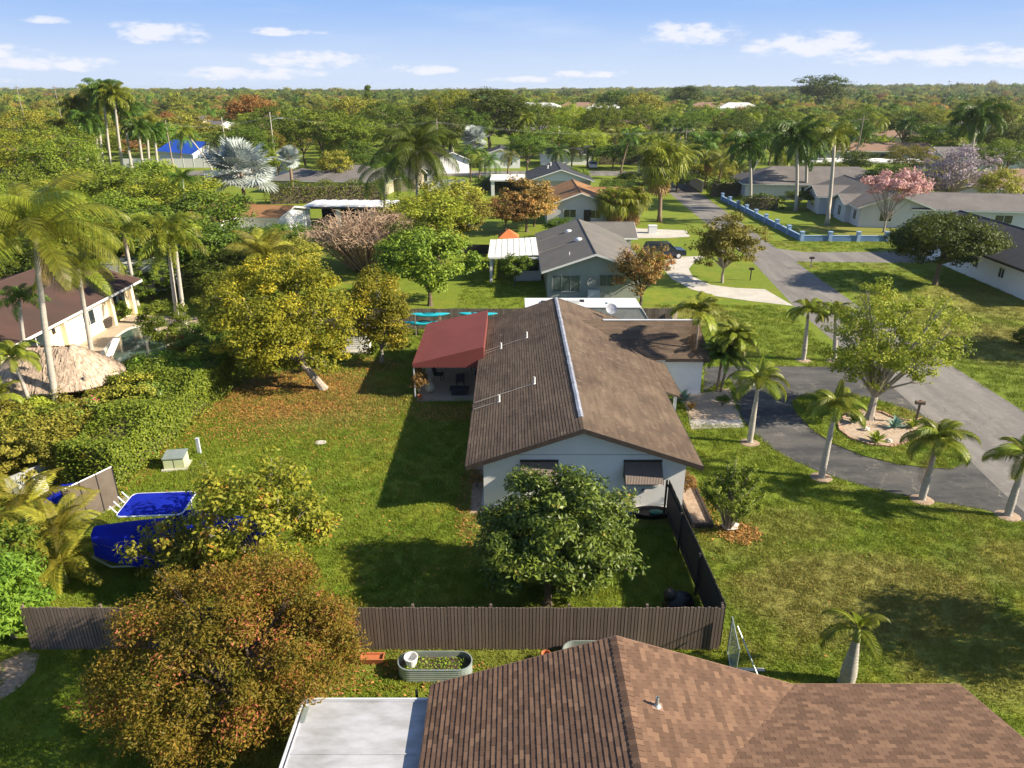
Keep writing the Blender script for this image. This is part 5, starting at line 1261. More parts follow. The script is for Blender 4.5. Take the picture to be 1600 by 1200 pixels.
def solid_fence(label, a, b, h, m, pm=None, n=None, name='fence'):
    a = Vector(a); b = Vector(b); d = b-a; L_ = d.length; t = thing(name, label, 'fence', a, math.atan2(d.y, d.x)); n = n or max(2, int(L_/2.4))
    mb = MB(); mb.box(.06, L_/n-.06, -.03, .03, 0.03, h); me = mb.mesh('panel'); me.materials.append(M[m])
    pb = MB(); pb.box(-.06, .06, -.06, .06, 0, h+.1); pme = pb.mesh('post'); pme.materials.append(M[pm or m])
    for i in range(n): meshobj('panel', me, t, (L_*i/n, 0, 0))
    for i in range(n+1): meshobj('post', pme, t, (L_*i/n, 0, 0))
    return t
solid_fence('white vinyl fence in front of the blue-roofed house', (-97, 184.5, 0), (-64, 184.5, 0), 2.2, 'trim_white')
solid_fence('pale grey wall at the street corner beyond the silver palm', (-66, 158, 0), (-50, 168, 0), 2.0, 'stucco_pale')
solid_fence('dark wooden fence behind the cream shed at the right edge', (83, 104, 0), (100, 99, 0), 1.8, 'fence_wood')
solid_fence('tall black screen fence behind the small hedges', (62, 160, 0), (78, 158, 0), 2.2, 'black_plastic')
solid_fence('brown wall under the fan palms at the end of the street', (36, 138, 0), (36.6, 160, 0), 2.0, 'stucco_beige')
solid_fence('white panel fence behind the pool of the far garden', (-16, 140, 0), (-9, 140, 0), 2.2, 'trim_white')
solid_fence('black low fence across the back of the tan-roofed lot', (-8.5, 84, 0), (-1.5, 83.8, 0), 1.1, 'dark_iron')
b_ = thing('white_screen_box', 'white cubical lattice frame on the lawn left of the black-roofed house', 'frame', (-7.6, 117, 0))
for (x, y) in ((-1.1, -1), (1.1, -1), (1.1, 1), (-1.1, 1)): MB().box(x-.08, x+.08, y-.08, y+.08, 0, 2.6).build('post', 'trim_white', b_)
MB().box(-1.2, 1.2, -1.1, 1.1, 2.6, 2.7).build('top', 'trim_white', b_); MB().box(-1.1, -1.0, -.9, .9, .1, 2.5).build('panel', 'trim_white', b_)
b_ = thing('playhouse', 'tiny white playhouse with peaked roof on the far lawn', 'playhouse', (-6.3, 100.5, 0))
MB().box(-.8, .8, -.7, .7, 0, 1.5).build('wall', 'trim_white', b_)
MB().extr([(-.95, -.85, 1.5), (.95, -.85, 1.5), (0, -.85, 2.2)], (0, 1.7, 0)).build('roof', 'trim_white', b_)
o_ = thing('orange_tent', 'orange peaked canopy beside the white patio cover', 'canopy', (-.4, 82.5, 0))
mb = MB(); mb.add([(-1.2, -1.2, 2.3), (1.2, -1.2, 2.3), (1.2, 1.2, 2.3), (-1.2, 1.2, 2.3), (0, 0, 3.2)], [(0, 1, 4), (1, 2, 4), (2, 3, 4), (3, 0, 4), (3, 2, 1, 0)]); mb.build('canopy', 'roof_orange', o_)
for (x, y) in ((-1.1, -1.1), (1.1, -1.1), (1.1, 1.1), (-1.1, 1.1)): MB().tube([(x, y, 0), (x, y, 2.3)], .04, 6).build('pole', 'alu', o_)

# ---------- swimming pool, tiki huts
def pool():
    pts = pix([(168, 546), (180, 530), (205, 514), (235, 512), (255, 530), (258, 555), (240, 575), (238, 592), (215, 608), (185, 606), (165, 590), (160, 565)])
    n = len(pts); sm = []
    for i in range(n):
        a, b = pts[i], pts[(i+1) % n]; z = pts[i-1]; c = pts[(i+2) % n]
        for k in range(4):
            t = k/4; sm.append(0.5*((2*a)+(b-z)*t+(2*z-5*a+4*b-c)*t*t+(3*a-z-3*b+c)*t**3))
    t = thing('swimming_pool', 'free-form swimming pool with dark green water and pale coping', 'pool', (sm[0].x, sm[0].y, 0)); o0 = sm[0]
    mb = MB(); mb.add([(q.x-o0.x, q.y-o0.y, .03) for q in sm], [tuple(range(len(sm)))]); mb.build('water', 'pool_water', t)
    cen = sum(sm, Vector())/len(sm); mb = MB()
    for i in range(len(sm)):
        a, b = sm[i], sm[(i+1) % len(sm)]; ao, bo = a+(a-cen).normalized()*.35, b+(b-cen).normalized()*.35
        mb.extr([a-o0+Vector((0, 0, .02)), b-o0+Vector((0, 0, .02)), bo-o0+Vector((0, 0, .02)), ao-o0+Vector((0, 0, .02))], (0, 0, .06))
    mb.build('coping', 'pool_tile', t)
    landmark(-29, 49, 'the swimming pool')
    f = tag(MB().extr([(-.25, 0, 0), (.25, 0, 0), (.25, 0, .1), (-.2, 0, .1)], (0, 2.6, 1.0)).build('pool_slide', 'trim_white', loc=at(165, 570)), 'white slide board at the left end of the pool', 'slide')
    f.rotation_euler = (0, 0, R(8))
pool()
def tiki(label, cx, cy, hx, hy, eave, rz, seed, rot=0):
    t = thing('tiki_hut', label, 'hut', (cx, cy, 0), rot); rg = np.random.default_rng(seed); landmark(cx, cy, 'the thatched hut')
    # thatch roof as thousands of palm-leaf strips on a rounded hip
    n = 5200; V = []; 
    rl = hx-hy*.9
    th = rg.uniform(0, 2*PI, n); f = rg.random(n)**.75
    def surf(th, f):
        ex = hx*np.sign(np.cos(th))*np.abs(np.cos(th))**.75; ey = hy*np.sign(np.sin(th))*np.abs(np.sin(th))**.75
        rx = np.clip(ex, -rl, rl)*1.0; x = rx+(ex-rx)*f; y = ey*f; z = rz-(rz-eave)*f**1.15
        return np.stack([x, y, z], 1)
    A = surf(th, f); B = surf(th, np.minimum(f+.17, 1.06)); A[:, 2] += .03+rg.random(n)*.10; B[:, 2] += rg.random(n)*.07-.05*(f > .8)
    d = B-A; s = np.cross(d, [0, 0, 1.0]); s /= np.linalg.norm(s, axis=1, keepdims=True); w = (.035+.05*rg.random(n))[:, None]; B += s*rg.normal(0, .06, (n, 1))
    V = np.stack([A-s*w, A+s*w, B+s*w*.4, B-s*w*.4], 1)
    o = meshobj('thatch', quads_mesh('thatch', V, rg.random(n), 'thatch'), t)
    k = 28; mb = MB(); ths = np.linspace(0, 2*PI, k, endpoint=False); vs = []
    for fi in (1.0, .66, .33, .03): vs += [tuple(q) for q in surf(ths, np.full(k, fi))]
    mb.add(vs, [(i*k+j, i*k+(j+1) % k, (i+1)*k+(j+1) % k, (i+1)*k+j) for i in range(3) for j in range(k)]); mb.build('roof', 'thatch', t)
    for sx in (-hx*.72, hx*.72):
        for sy in (-hy*.7, hy*.7): MB().tube([(sx, sy, 0), (sx, sy, eave+.5)], .09, 8).build('post', 'wood_pole', t)
tiki('large thatched tiki hut beside the pool under the coconut palms', -27.4, 39.6, 3.6, 2.5, 2.2, 4.0, 1, R(4))
tiki('smaller thatched hut cut off by the left edge', -34.0, 38.0, 2.8, 2.3, 2.2, 3.6, 2)
t = thing('outdoor_bar', 'outdoor bar counter with pale top under the tiki hut', 'bar', at(112, 648))
MB().box(-.9, .9, -.3, .3, 0, 1.05).build('cabinet', 'trim_dark', t); MB().box(-1.0, 1.0, -.4, .4, 1.05, 1.12).build('countertop', 'paver', t)
pot('orange clay pot standing on the bar counter', at(112, 648)+Vector((.4, 0, 1.13)), .2, .4)
b_ = MB(); b_.lathe([(.22, 0), (.28, .5), (.30, .52), (.24, .52), (.2, .3)], 14); tag(b_.build('white_planter', 'trim_white', loc=at(42, 655)), 'white round planter by the small palm near the tiki hut', 'planter')
t = thing('lounge_chair', 'tan sun lounger on the deck at the left edge', 'sun lounger', at(12, 668), R(20))
MB().box(-.35, .35, -.9, .5, .3, .38).build('seat', 'paver', t); MB().extr([(-.35, .5, .32), (.35, .5, .32), (.35, 1.0, .75), (-.35, 1.0, .75)], (0, 0, .07)).build('backrest', 'paver', t)
for sx in (-.3, .3):
    for sy in (-.8, .4): MB().box(sx-.03, sx+.03, sy-.03, sy+.03, 0, .3).build('leg', 'trim_white', t)
u = thing('covered_umbrella', 'closed dark grey round table cover against the cream house', 'table', at(158, 512))
MB().lathe([(.85, .1), (.95, .75), (.8, .85), (.1, .9)], 20).build('cover', 'trim_dark', u, smooth=False); MB().lathe([(.1, .9), (.06, 1.5), (.04, 1.6)], 8).build('pole', 'dark_iron', u)
b_ = MB(); b_.box(-.45, .45, -.4, .4, 0, 1.1); b_.box(-.5, .5, -.45, .45, 1.1, 1.2); tag(b_.build('wheelie_bin', 'green_bin', loc=at(374, 382)), 'teal green bin beside the orange-brown roofed house', 'bin')

# ---------- utility poles and street lamps
def pole(label, px, py_base_Y, top_py, arm=0, wires=True):
    Y = py_base_Y; q = atY(px, top_py, Y); t = thing('utility_pole', label, 'pole', (q.x, Y, 0))
    MB().tube([(0, 0, 0), (0, 0, q.z)], [.17, .11], 8).build('pole', 'wood_pole' if not arm else 'palm_trunk', t)
    MB().box(-1.1, 1.1, -.06, .06, q.z-.9, q.z-.75).build('crossarm', 'wood_pole', t)
    if arm:
        MB().tube([(0, 0, q.z-1.8), (arm*1.4, 0, q.z-1.3), (arm*2.4, 0, q.z-1.25)], .05, 6).build('lamp_arm', 'alu', t)
        MB().box(arm*2.4-.35, arm*2.4+.35, -.15, .15, q.z-1.35, q.z-1.2).build('lamp_head', 'alu', t)
    return Vector((q.x, Y, q.z-.75))
P1 = pole('wooden utility pole with street lamp arm behind the big green trees left of centre', 421, 165, 175, 1)
P2 = pole('pale utility pole with lamp arm right of the blue-roofed house', 346, 178, 183, 1)
P3 = pole('tall bare utility pole in front of the blue-roofed house', 258, 160, 188)
P4 = pole('slim utility pole above the brown bungalow on the right', 1350, 165, 180)
P5 = pole('distant utility pole among palms right of the coconut palm', 682, 165, 185)
P6 = pole('thin far pole at the left skyline', 25, 260, 133)
P7 = pole('thin far pole beside the royal palms on the left skyline', 84, 300, 133)
P8 = pole('far utility pole near the right skyline', 1484, 420, 125)
P9 = pole('utility pole by the cross street right of the tall fan palm', 1073, 165, 200)
w_ = MB()
for a, b in ((P3, P1), (P1, P5), (P5, P9), (P9, P4), (Vector((P3.x-60, 160, 9)), P3)):
    for dx in (-.9, 0, .9):
        pts = [a.lerp(b, i/12)+Vector((0, dx*.3, -2.2*math.sin(PI*i/12)*.6+dx*.1)) for i in range(13)]; w_.tube(pts, .009, 3, cap=False)
o = w_.build('power_lines', 'trim_grey'); tag(o, 'thin power lines strung between the poles along the cross street', 'power lines')

# ------------------------------------------------------------------ vegetation builders
def dirs(rg, n):
    v = rg.normal(size=(n, 3)); return v/np.linalg.norm(v, axis=1, keepdims=True)
def crown_quads(rg, C, cr, per, ln, wd, center, spread=.75, bend=.15, tone_shift=None, density=1.0, szvar=.5):
    """leaf clumps: C clump centres, cr radii"""
    k = len(C); N = k*per; cid = np.repeat(np.arange(k), per); d = dirs(rg, N)
    d[:, 2] = np.where(d[:, 2] < -.2, d[:, 2]*.5, d[:, 2])
    r = cr[cid]*rg.random(N)**.45
    P = C[cid]+d*r[:, None]*np.array([1, 1, .75])
    out = (P-center); out /= np.maximum(np.linalg.norm(out, axis=1, keepdims=True), 1e-6)
    Nn = d*.55+out*.35+np.array([0, 0, .35])
    ct = rg.random(k)
    tone = np.clip(ct[cid]*.45+rg.random(N)*.55, 0, 1)
    return leaf_quads(P, Nn, ln, wd, rg, tone, bend, spread, szvar)
def clump_centers(rg, n, rad, bottom=-.45, shell=.45, gaps=0.0, lumps=5):
    """points through an uneven ellipsoid volume with a lumpy outline"""
    L = dirs(rg, lumps); pts = []
    while len(pts) < n:
        d = dirs(rg, 1)[0]
        if d[2] < bottom and rg.random() > .25: continue
        bump = 1+.22*max(0, (L@d).max())**3 - .14*rg.random()
        if gaps and (np.sin(d[0]*7+L[0, 0]*9)+np.sin(d[1]*6+d[2]*5)) < -2+2*gaps*2 and rg.random() < .7: continue
        r = bump*(shell+(1-shell)*rg.random()**.6)*.88
        pts.append(d*r*rad)
    return np.array(pts)
def limbs(mb, base, top_r, C, r0, rg, lean=(0, 0), fork=.35, n=9, trunk_h=1.5, thin=.35):
    b = Vector(base); f = b+Vector((lean[0], lean[1], trunk_h))
    mb.tube([b+Vector((0, 0, -.05)), b+Vector((lean[0]*.08, lean[1]*.08, trunk_h*.12)), b.lerp(f, .55)+Vector((rg.uniform(-.05, .05), 0, 0)), f], [r0*1.5, r0*1.05, r0*.85, r0*.72], 9)
    idx = rg.choice(len(C), min(n, len(C)), replace=False)
    for i in idx:
        c = Vector(C[i]); m1 = f.lerp(c, .35)+Vector((rg.uniform(-.2, .2), rg.uniform(-.2, .2), rg.uniform(0, .35))); m2 = f.lerp(c, .7)+Vector((rg.uniform(-.2, .2), rg.uniform(-.2, .2), rg.uniform(0, .3)))
        mb.tube([f-Vector((0, 0, .1)), m1, m2, c], [r0*.5, r0*.33, r0*.2, r0*.06], 5)
        # twigs
        for q in range(3):
            e = c+Vector(dirs(rg, 1)[0]*top_r*.9); mb.tube([m2, m2.lerp(e, .6)+Vector((0, 0, .1)), e], [r0*.13, r0*.08, .01], 3, cap=False)
def tree(name, label, base, rad, cz, leafm, bark='bark', n=60, per=130, ln=.2, wd=.1, clump=.75, seed=1, off=(0, 0), r0=.16, cat='tree', group=None, trunk_h=None, bottom=-.45, shell=.45, nl=10, spread=.75, gaps=0, lean=None):
    rg = np.random.default_rng(seed); t = thing(name, label, cat, base, 0, group)
    rad = np.array(rad, float); cen = np.array([off[0], off[1], cz]); C = clump_centers(rg, n, rad, bottom, shell, gaps)+cen
    C[:, 2] = np.maximum(C[:, 2], .35)
    cr = clump*(.65+.7*rg.random(n))
    V, tn = crown_quads(rg, C, cr, per, ln, wd, cen-np.array([0, 0, rad[2]*.5]), spread)
    V = V[(V[:, :, 2].min(1) > 0.03)]; tn = tn[:len(V)]
    meshobj('crown', quads_mesh('crown', V, tn, leafm), t)
    mb = MB(); th = trunk_h if trunk_h is not None else max(.4, cz-rad[2]*.75)
    limbs(mb, (0, 0, 0), clump, C, r0, rg, lean or (off[0]*.4, off[1]*.4), n=nl, trunk_h=th); mb.build('trunk', bark, t)
    return t

# ---- palms
def frond_quads(rg, L_=2.6, droop=1.0, rise=.5, pairs=34, leaf=.55, wd=.045, hang=.35, plume=0.0, start=.12, back=.35):
    """feather frond along +X from the origin; returns quads and tones"""
    m = 14; ts = np.linspace(0, 1, m); ang0 = rise; pts = [np.zeros(3)]
    a = ang0
    for i in range(1, m):
        a = ang0-droop*(ts[i]**1.3)*1.9; pts.append(pts[-1]+np.array([math.cos(a), 0, math.sin(a)])*L_/(m-1))
    pts = np.array(pts); Q = []
    def pos(t): i = min(int(t*(m-1)), m-2); f = t*(m-1)-i; return pts[i]*(1-f)+pts[i+1]*f, (pts[i+1]-pts[i])/np.linalg.norm(pts[i+1]-pts[i])
    tn = []
    # rachis
    for i in range(m-1):
        w0 = .028*(1-ts[i]*.85); w1 = .028*(1-ts[i+1]*.85)
        Q.append([pts[i]+[0, -w0, 0], pts[i]+[0, w0, 0], pts[i+1]+[0, w1, 0], pts[i+1]+[0, -w1, 0]]); tn.append(.75)
        Q.append([pts[i]+[0, 0, -w0], pts[i]+[0, 0, w0], pts[i+1]+[0, 0, w1], pts[i+1]+[0, 0, -w1]]); tn.append(.6)
    for k in range(pairs):
        t = start+(1-start)*(k+.5)/pairs; p, d = pos(t); ll = leaf*math.sin(PI*min(1, .18+t*.86))**.6*(.85+.3*rg.random())
        up = np.array([-d[2], 0, d[0]])
        for s in (-1, 1):
            for r in range(2 if plume else 1):
                e = rg.uniform(-1, 1)*plume
                side = np.array([0, s, 0])*math.cos(e)+up*math.sin(e)
                dr = side*(1-back*.5)+d*(back+.5*t)+up*.12*(1-plume); dr /= np.linalg.norm(dr)
                mid = p+dr*ll*.55+np.array([0, 0, -hang*ll*.18]); tip = p+dr*ll*.92+np.array([0, 0, -hang*ll])
                wv = d*wd*.5
                tone = .15+.6*rg.random()
                Q.append([p-wv*.5, p+wv*.5, mid+wv, mid-wv]); Q.append([mid-wv, mid+wv, tip+wv*.12, tip-wv*.12]); tn += [tone, tone]
    return np.array(Q), np.array(tn)
def fan_quads(rg, pet=1.0, rad=.9, seg=26, arc=R(250), droop=.5, rise=.5, split=.6, wd=1.0):
    Q = []; tn = []; d = np.array([math.cos(rise), 0, math.sin(rise)]); up = np.array([-d[2], 0, d[0]]); h = d*pet+np.array([0, 0, -.06*pet]); w = .025
    Q.append([np.array([0, -w, 0.]), np.array([0, w, 0.]), h+[0, w, 0], h+[0, -w, 0]]); tn.append(.7)
    Q.append([np.array([0, 0, -w]), np.array([0, 0, w]), h+[0, 0, w], h+[0, 0, -w]]); tn.append(.7)
    for i in range(seg):
        a = -arc/2+arc*(i+.5)/seg; r = rad*(.82+.18*math.cos(a*.7))*(.93+.12*rg.random()); dr = d*math.cos(a)+np.array([0, 1, 0])*math.sin(a)
        b0 = arc/seg*.5*r*split*wd; s = np.cross(up, dr)
        fold = up*(.05 if i % 2 else -.05)*rad
        mid = h+dr*r*split+fold*.5; tip = h+dr*r+np.array([0, 0, -droop*r*(.25+.3*rg.random())])
        tone = .2+.6*rg.random()
        Q.append([h, h, mid+s*b0, mid-s*b0]); Q.append([mid-s*b0, mid+s*b0, tip+s*.01, tip-s*.01]); tn += [tone, tone*.9]
    return np.array(Q), np.array(tn)
def xform(Q, mt):
    A = np.array(mt); return Q@A[:3, :3].T+A[:3, 3]
FR = {}
def frond_mesh(key, kind, **kw):
    if key in FR: return FR[key]
    rg = np.random.default_rng(abs(hash(key)) % 1000 if False else sum(map(ord, key))); Q, t = (frond_quads if kind == 'feather' else fan_quads)(rg, **kw)
    FR[key] = (Q, t, {}); return FR[key]
def frond_me(key, m):
    Q, t, d = FR[key]
    if m not in d: d[m] = quads_mesh('frond', Q, t, m)
    return d[m]
frond_mesh('coco', 'feather', L_=4.3, droop=.95, rise=.75, pairs=78, leaf=1.05, wd=.040, hang=.75)
frond_mesh('coco_dead', 'feather', L_=3.4, droop=.6, rise=-.9, pairs=26, leaf=.6, wd=.05, hang=.9)
frond_mesh('bottle', 'feather', L_=1.75, droop=1.12, rise=.95, pairs=62, leaf=.50, wd=.032, hang=.6, back=.5)
frond_mesh('bottle_up', 'feather', L_=1.35, droop=.35, rise=1.3, pairs=34, leaf=.34, wd=.05, hang=.1, back=.7)
frond_mesh('foxtail', 'feather', L_=2.9, droop=.95, rise=.7, pairs=62, leaf=.50, wd=.045, hang=.40, plume=1.3)
frond_mesh('areca', 'feather', L_=2.7, droop=.75, rise=1.1, pairs=44, leaf=.70, wd=.055, hang=.35, back=.6)
frond_mesh('robel', 'feather', L_=1.3, droop=1.0, rise=.9, pairs=36, leaf=.30, wd=.035, hang=.35)
frond_mesh('slim', 'feather', L_=1.5, droop=.95, rise=.85, pairs=26, leaf=.5, wd=.07, hang=.35)
frond_mesh('royal', 'feather', L_=3.9, droop=.95, rise=.75, pairs=40, leaf=.80, wd=.10, hang=.5, plume=.9)
frond_mesh('fan', 'fan', pet=1.1, rad=1.15, seg=26, droop=1.1, rise=.3)
frond_mesh('silver', 'fan', pet=1.7, rad=1.65, seg=30, arc=R(290), droop=.25, rise=.3, split=.62, wd=1.25)
frond_mesh('fan_dead', 'fan', pet=.8, rad=.9, seg=18, droop=.6, rise=-1.2)

def palm(name, label, base, h, lean=(0, 0), r=(.16, .10), frond='coco', nf=16, leafm='palm_leaf', trunk='palm_trunk', shaft=0.0, seed=1, group=None, scale=1.0, pitch=(-35, 55), sep=True, dead=0, swell=None, tilt_az=None, roll=25, skirt=0, cat='palm tree', up=0, boots=None):
    rg = np.random.default_rng(seed); t = thing(name, label, cat, base, 0, group)
    top = Vector((lean[0], lean[1], h)); mb = MB(); k = 31 if sep else 9; pts = []; rad = []
    for i in range(k):
        s = i/(k-1); bend = s**1.35; pts.append(Vector((lean[0]*bend, lean[1]*bend, h*s)))
        q = r[0]+(r[1]-r[0])*s
        if swell: q = r[0]+(swell-r[0])*math.exp(-((s-.28)/.30)**2) if s < .28 else swell+(r[1]-swell)*((s-.28)/.72)**1.1
        if i == 0: q *= 1.35
        if sep: q *= (1.045 if i % 2 else .965)*(1+rg.uniform(-.02, .02))
        rad.append(q)
    mb.tube(pts, rad, 12); mb.build('trunk', trunk, t, smooth=True)
    dirv = (pts[-1]-pts[-2]).normalized()
    if shaft:
        mb = MB(); mb.tube([top-dirv*.02, top+dirv*shaft*.4, top+dirv*shaft], [r[1]*1.25, r[1]*1.15, r[1]*.55], 10); mb.build('crownshaft', 'palm_green', t, smooth=True); top = top+dirv*shaft
    Q, tn, _ = FR[frond]; acc = []; acct = []
    for i in range(nf):
        az = i*2.39996+rg.uniform(-.25, .25); f = (i+.5)/nf
        pt = R(pitch[1]+(pitch[0]-pitch[1])*f+rg.uniform(-9, 9)); sc = scale*(.82+.25*rg.random())*(1 if f > .15 else .8)
        mt = Matrix.Translation(top)@Matrix.Rotation(az, 4, 'Z')@Matrix.Rotation(-pt, 4, 'Y')@Matrix.Rotation(R(rg.uniform(-roll, roll)), 4, 'X')@Matrix.Scale(sc, 4)
        if sep:
            o = bpy.data.objects.new('frond', frond_me(frond, leafm)); COL.objects.link(o); o.parent = t; o.matrix_local = mt
        else: acc.append(xform(Q, mt)); acct.append(tn)
    for i in range(up):
        Q2 = FR['bottle_up']; mt = Matrix.Translation(top)@Matrix.Rotation(rg.uniform(0, 6.28), 4, 'Z')@Matrix.Scale(scale, 4)
        o = bpy.data.objects.new('frond', frond_me('bottle_up', leafm)); COL.objects.link(o); o.parent = t; o.matrix_local = mt
    if not sep: meshobj('crown', quads_mesh('crown', np.concatenate(acc), np.concatenate(acct), leafm), t)
    if dead or skirt:
        kk = 'fan_dead' if skirt else 'coco_dead'; Q, tn, _ = FR[kk]; acc = []; acct = []
        for i in range(dead or skirt):
            mt = Matrix.Translation(top-Vector((0, 0, (rg.random()*1.6 if skirt else .1))))@Matrix.Rotation(rg.uniform(0, 6.28), 4, 'Z')@Matrix.Rotation(R(rg.uniform(-5, 25)), 4, 'Y')@Matrix.Scale(scale*(.6 if not skirt else 1), 4)
            acc.append(xform(Q, mt)); acct.append(tn)
        meshobj('dead_fronds', quads_mesh('dead_fronds', np.concatenate(acc), np.concatenate(acct), 'palm_dead'), t)
    return t

# ---- foreground planting
tree('leafy_tree', 'big round glossy green tree between the white gable wall and the brown fence', (1.35, 21.7, 0), (3.3, 2.7, 2.3), 2.65, 'leaf_magnolia', n=150, per=240, ln=.21, wd=.078, clump=.62, seed=11, off=(.25, .7), r0=.15, trunk_h=1.0, nl=16, bottom=-.9, shell=.35, gaps=.25)
tree('flowering_bush', 'huge rounded bush dotted with orange-red flowers in front of the fence', (-8.45, 16.5, 0), (3.95, 3.4, 2.95), 2.4, 'leaf_redbush', n=260, per=380, ln=.105, wd=.045, clump=.60, seed=12, r0=.14, trunk_h=.8, nl=26, bottom=-.9, shell=.62, cat='bush', spread=1.1)
tree('young_tree', 'airy yellow-green sapling with orange tints behind the red-flowered bush and over the boat', (-9.6, 22.3, 0), (2.9, 2.2, 2.5), 3.2, 'leaf_sapling', 'bark_pale', n=110, per=80, ln=.19, wd=.10, clump=.55, seed=13, off=(0, .3), r0=.07, nl=20, bottom=-.6, shell=.2)
tree('young_tree', 'low spreading yellow-orange sapling in front of the covered boat bow', (-12.2, 22.2, 0), (2.6, 1.3, 1.35), 1.75, 'leaf_sapling', 'bark_pale', n=55, per=80, ln=.19, wd=.10, clump=.5, seed=14, r0=.05, nl=14, bottom=-.6, shell=.2)
tree('yellow_tree', 'large yellow-leaved tree with a leaning trunk standing in fallen orange leaves', (-12.3, 42.6, 0), (4.8, 4.4, 4.3), 4.55, 'leaf_yellow', 'bark_pale', n=170, per=260, ln=.17, wd=.105, clump=.85, gaps=.3, seed=15, off=(-2.2, .4), r0=.27, trunk_h=2.0, nl=18, bottom=-.7, shell=.4, lean=(-1.3, 0))
tree('yellow_tree', 'smaller yellow-leaved tree right of the large yellow tree by the white shed', (-9.3, 47.3, 0), (2.5, 2.3, 3.1), 3.8, 'leaf_yellow', 'bark_pale', n=78, per=230, ln=.17, wd=.105, clump=.75, seed=16, off=(.2, 0), r0=.14, trunk_h=1.2, bottom=-.7, shell=.4)
tree('green_tree', 'rounded bright green tree behind the wooden fence by the kayaks', (-7.4, 62.0, 0), (4.7, 4.2, 3.0), 4.1, 'leaf_green', n=90, per=150, ln=.30, wd=.16, clump=1.0, seed=17, r0=.22, trunk_h=1.3, bottom=-.5)
tree('island_tree', 'tall airy light green tree with a pale forked trunk in the driveway island', (21.1, 38.0, .05), (4.15, 3.8, 3.4), 4.6, 'leaf_lime', 'bark_pale', n=200, per=105, ln=.16, wd=.09, clump=.60, seed=18, off=(.6, .8), r0=.24, trunk_h=1.35, nl=24, bottom=-.85, shell=.25, gaps=.3)
tree('rusty_tree', 'small rust-tinted tree in front of the grey house corner', (11.6, 62.0, 0), (3.1, 2.6, 2.5), 3.1, 'leaf_rust', n=70, per=85, ln=.22, wd=.12, clump=.65, seed=19, r0=.15, nl=20, shell=.2)
tree('olive_tree', 'olive-yellow tree in the oval lawn of the pale driveway', (21.2, 70.2, 0), (4.1, 3.6, 3.3), 4.0, 'leaf_olive', 'bark_pale', n=120, per=95, ln=.25, wd=.13, clump=.75, seed=20, r0=.15, nl=20, shell=.2)
tree('shade_tree', 'wide round green tree on the lawn right of the road', (42.2, 69.3, 0), (5.6, 5.0, 2.5), 4.5, 'leaf_deep', n=190, per=170, ln=.26, wd=.13, clump=1.0, seed=21, r0=.22, trunk_h=2.2, bottom=-.3)
tree('brown_tree', 'dark brownish-green tree flecked with pale blossom left of the tan-roofed house', (2.0, 98, 0), (4.2, 4, 3.4), 4.2, 'leaf_rust', n=80, per=100, ln=.35, wd=.2, clump=.9, seed=22, r0=.2, nl=20, bottom=-.7)
tree('blossom_tree', 'pink blossoming tree by the white house inside the blue wall', (50.7, 97.5, 0), (5.0, 4.2, 2.4), 6.0, 'leaf_pink', 'bark_pale', n=80, per=70, ln=.30, wd=.2, clump=.8, seed=23, r0=.15, nl=26, trunk_h=1.6, bottom=-.2, shell=.3)
tree('jacaranda_tree', 'bare-branched lilac-tinted tree left of the tallest right-hand palm', (70, 117, 0), (8.0, 6, 4.5), 6.0, 'leaf_purple', 'bark_pale', n=110, per=45, ln=.35, wd=.22, clump=1.1, seed=24, r0=.28, nl=50, shell=.2)
tree('garden_tree', 'small green tree in front of the white patio cover posts', (.3, 68.8, 0), (1.7, 1.4, 1.2), 2.1, 'leaf_bright', n=26, per=90, ln=.22, wd=.11, clump=.5, seed=25, r0=.07)
tree('garden_tree', 'small thin green tree on the far lawn beyond the green tree', (-7.5, 79, 0), (2.3, 2, 1.9), 2.9, 'leaf_olive', n=40, per=60, ln=.26, wd=.14, clump=.6, seed=26, r0=.08, nl=16, shell=.2)
tree('roadside_tree', 'leafy tree on the near verge casting its shade on the front lawn', (21.9, 18.9, 0), (2.6, 2.4, 1.9), 3.6, 'leaf_green', n=70, per=110, ln=.2, wd=.1, clump=.7, seed=27)
tree('roadside_tree', 'broad tree across the road shading the opposite lawn', (45.0, 48.5, 0), (4.6, 3.2, 2.2), 5.0, 'leaf_green', n=80, per=110, ln=.28, wd=.15, clump=.95, seed=28)
tree('shrub', 'dark low bush on the lawn across the road at the right edge', (39.0, 51.0, 0), (1.1, .9, .7), .7, 'leaf_deep', n=24, per=80, ln=.16, wd=.08, clump=.35, seed=29, r0=.04, cat='shrub', trunk_h=.2)
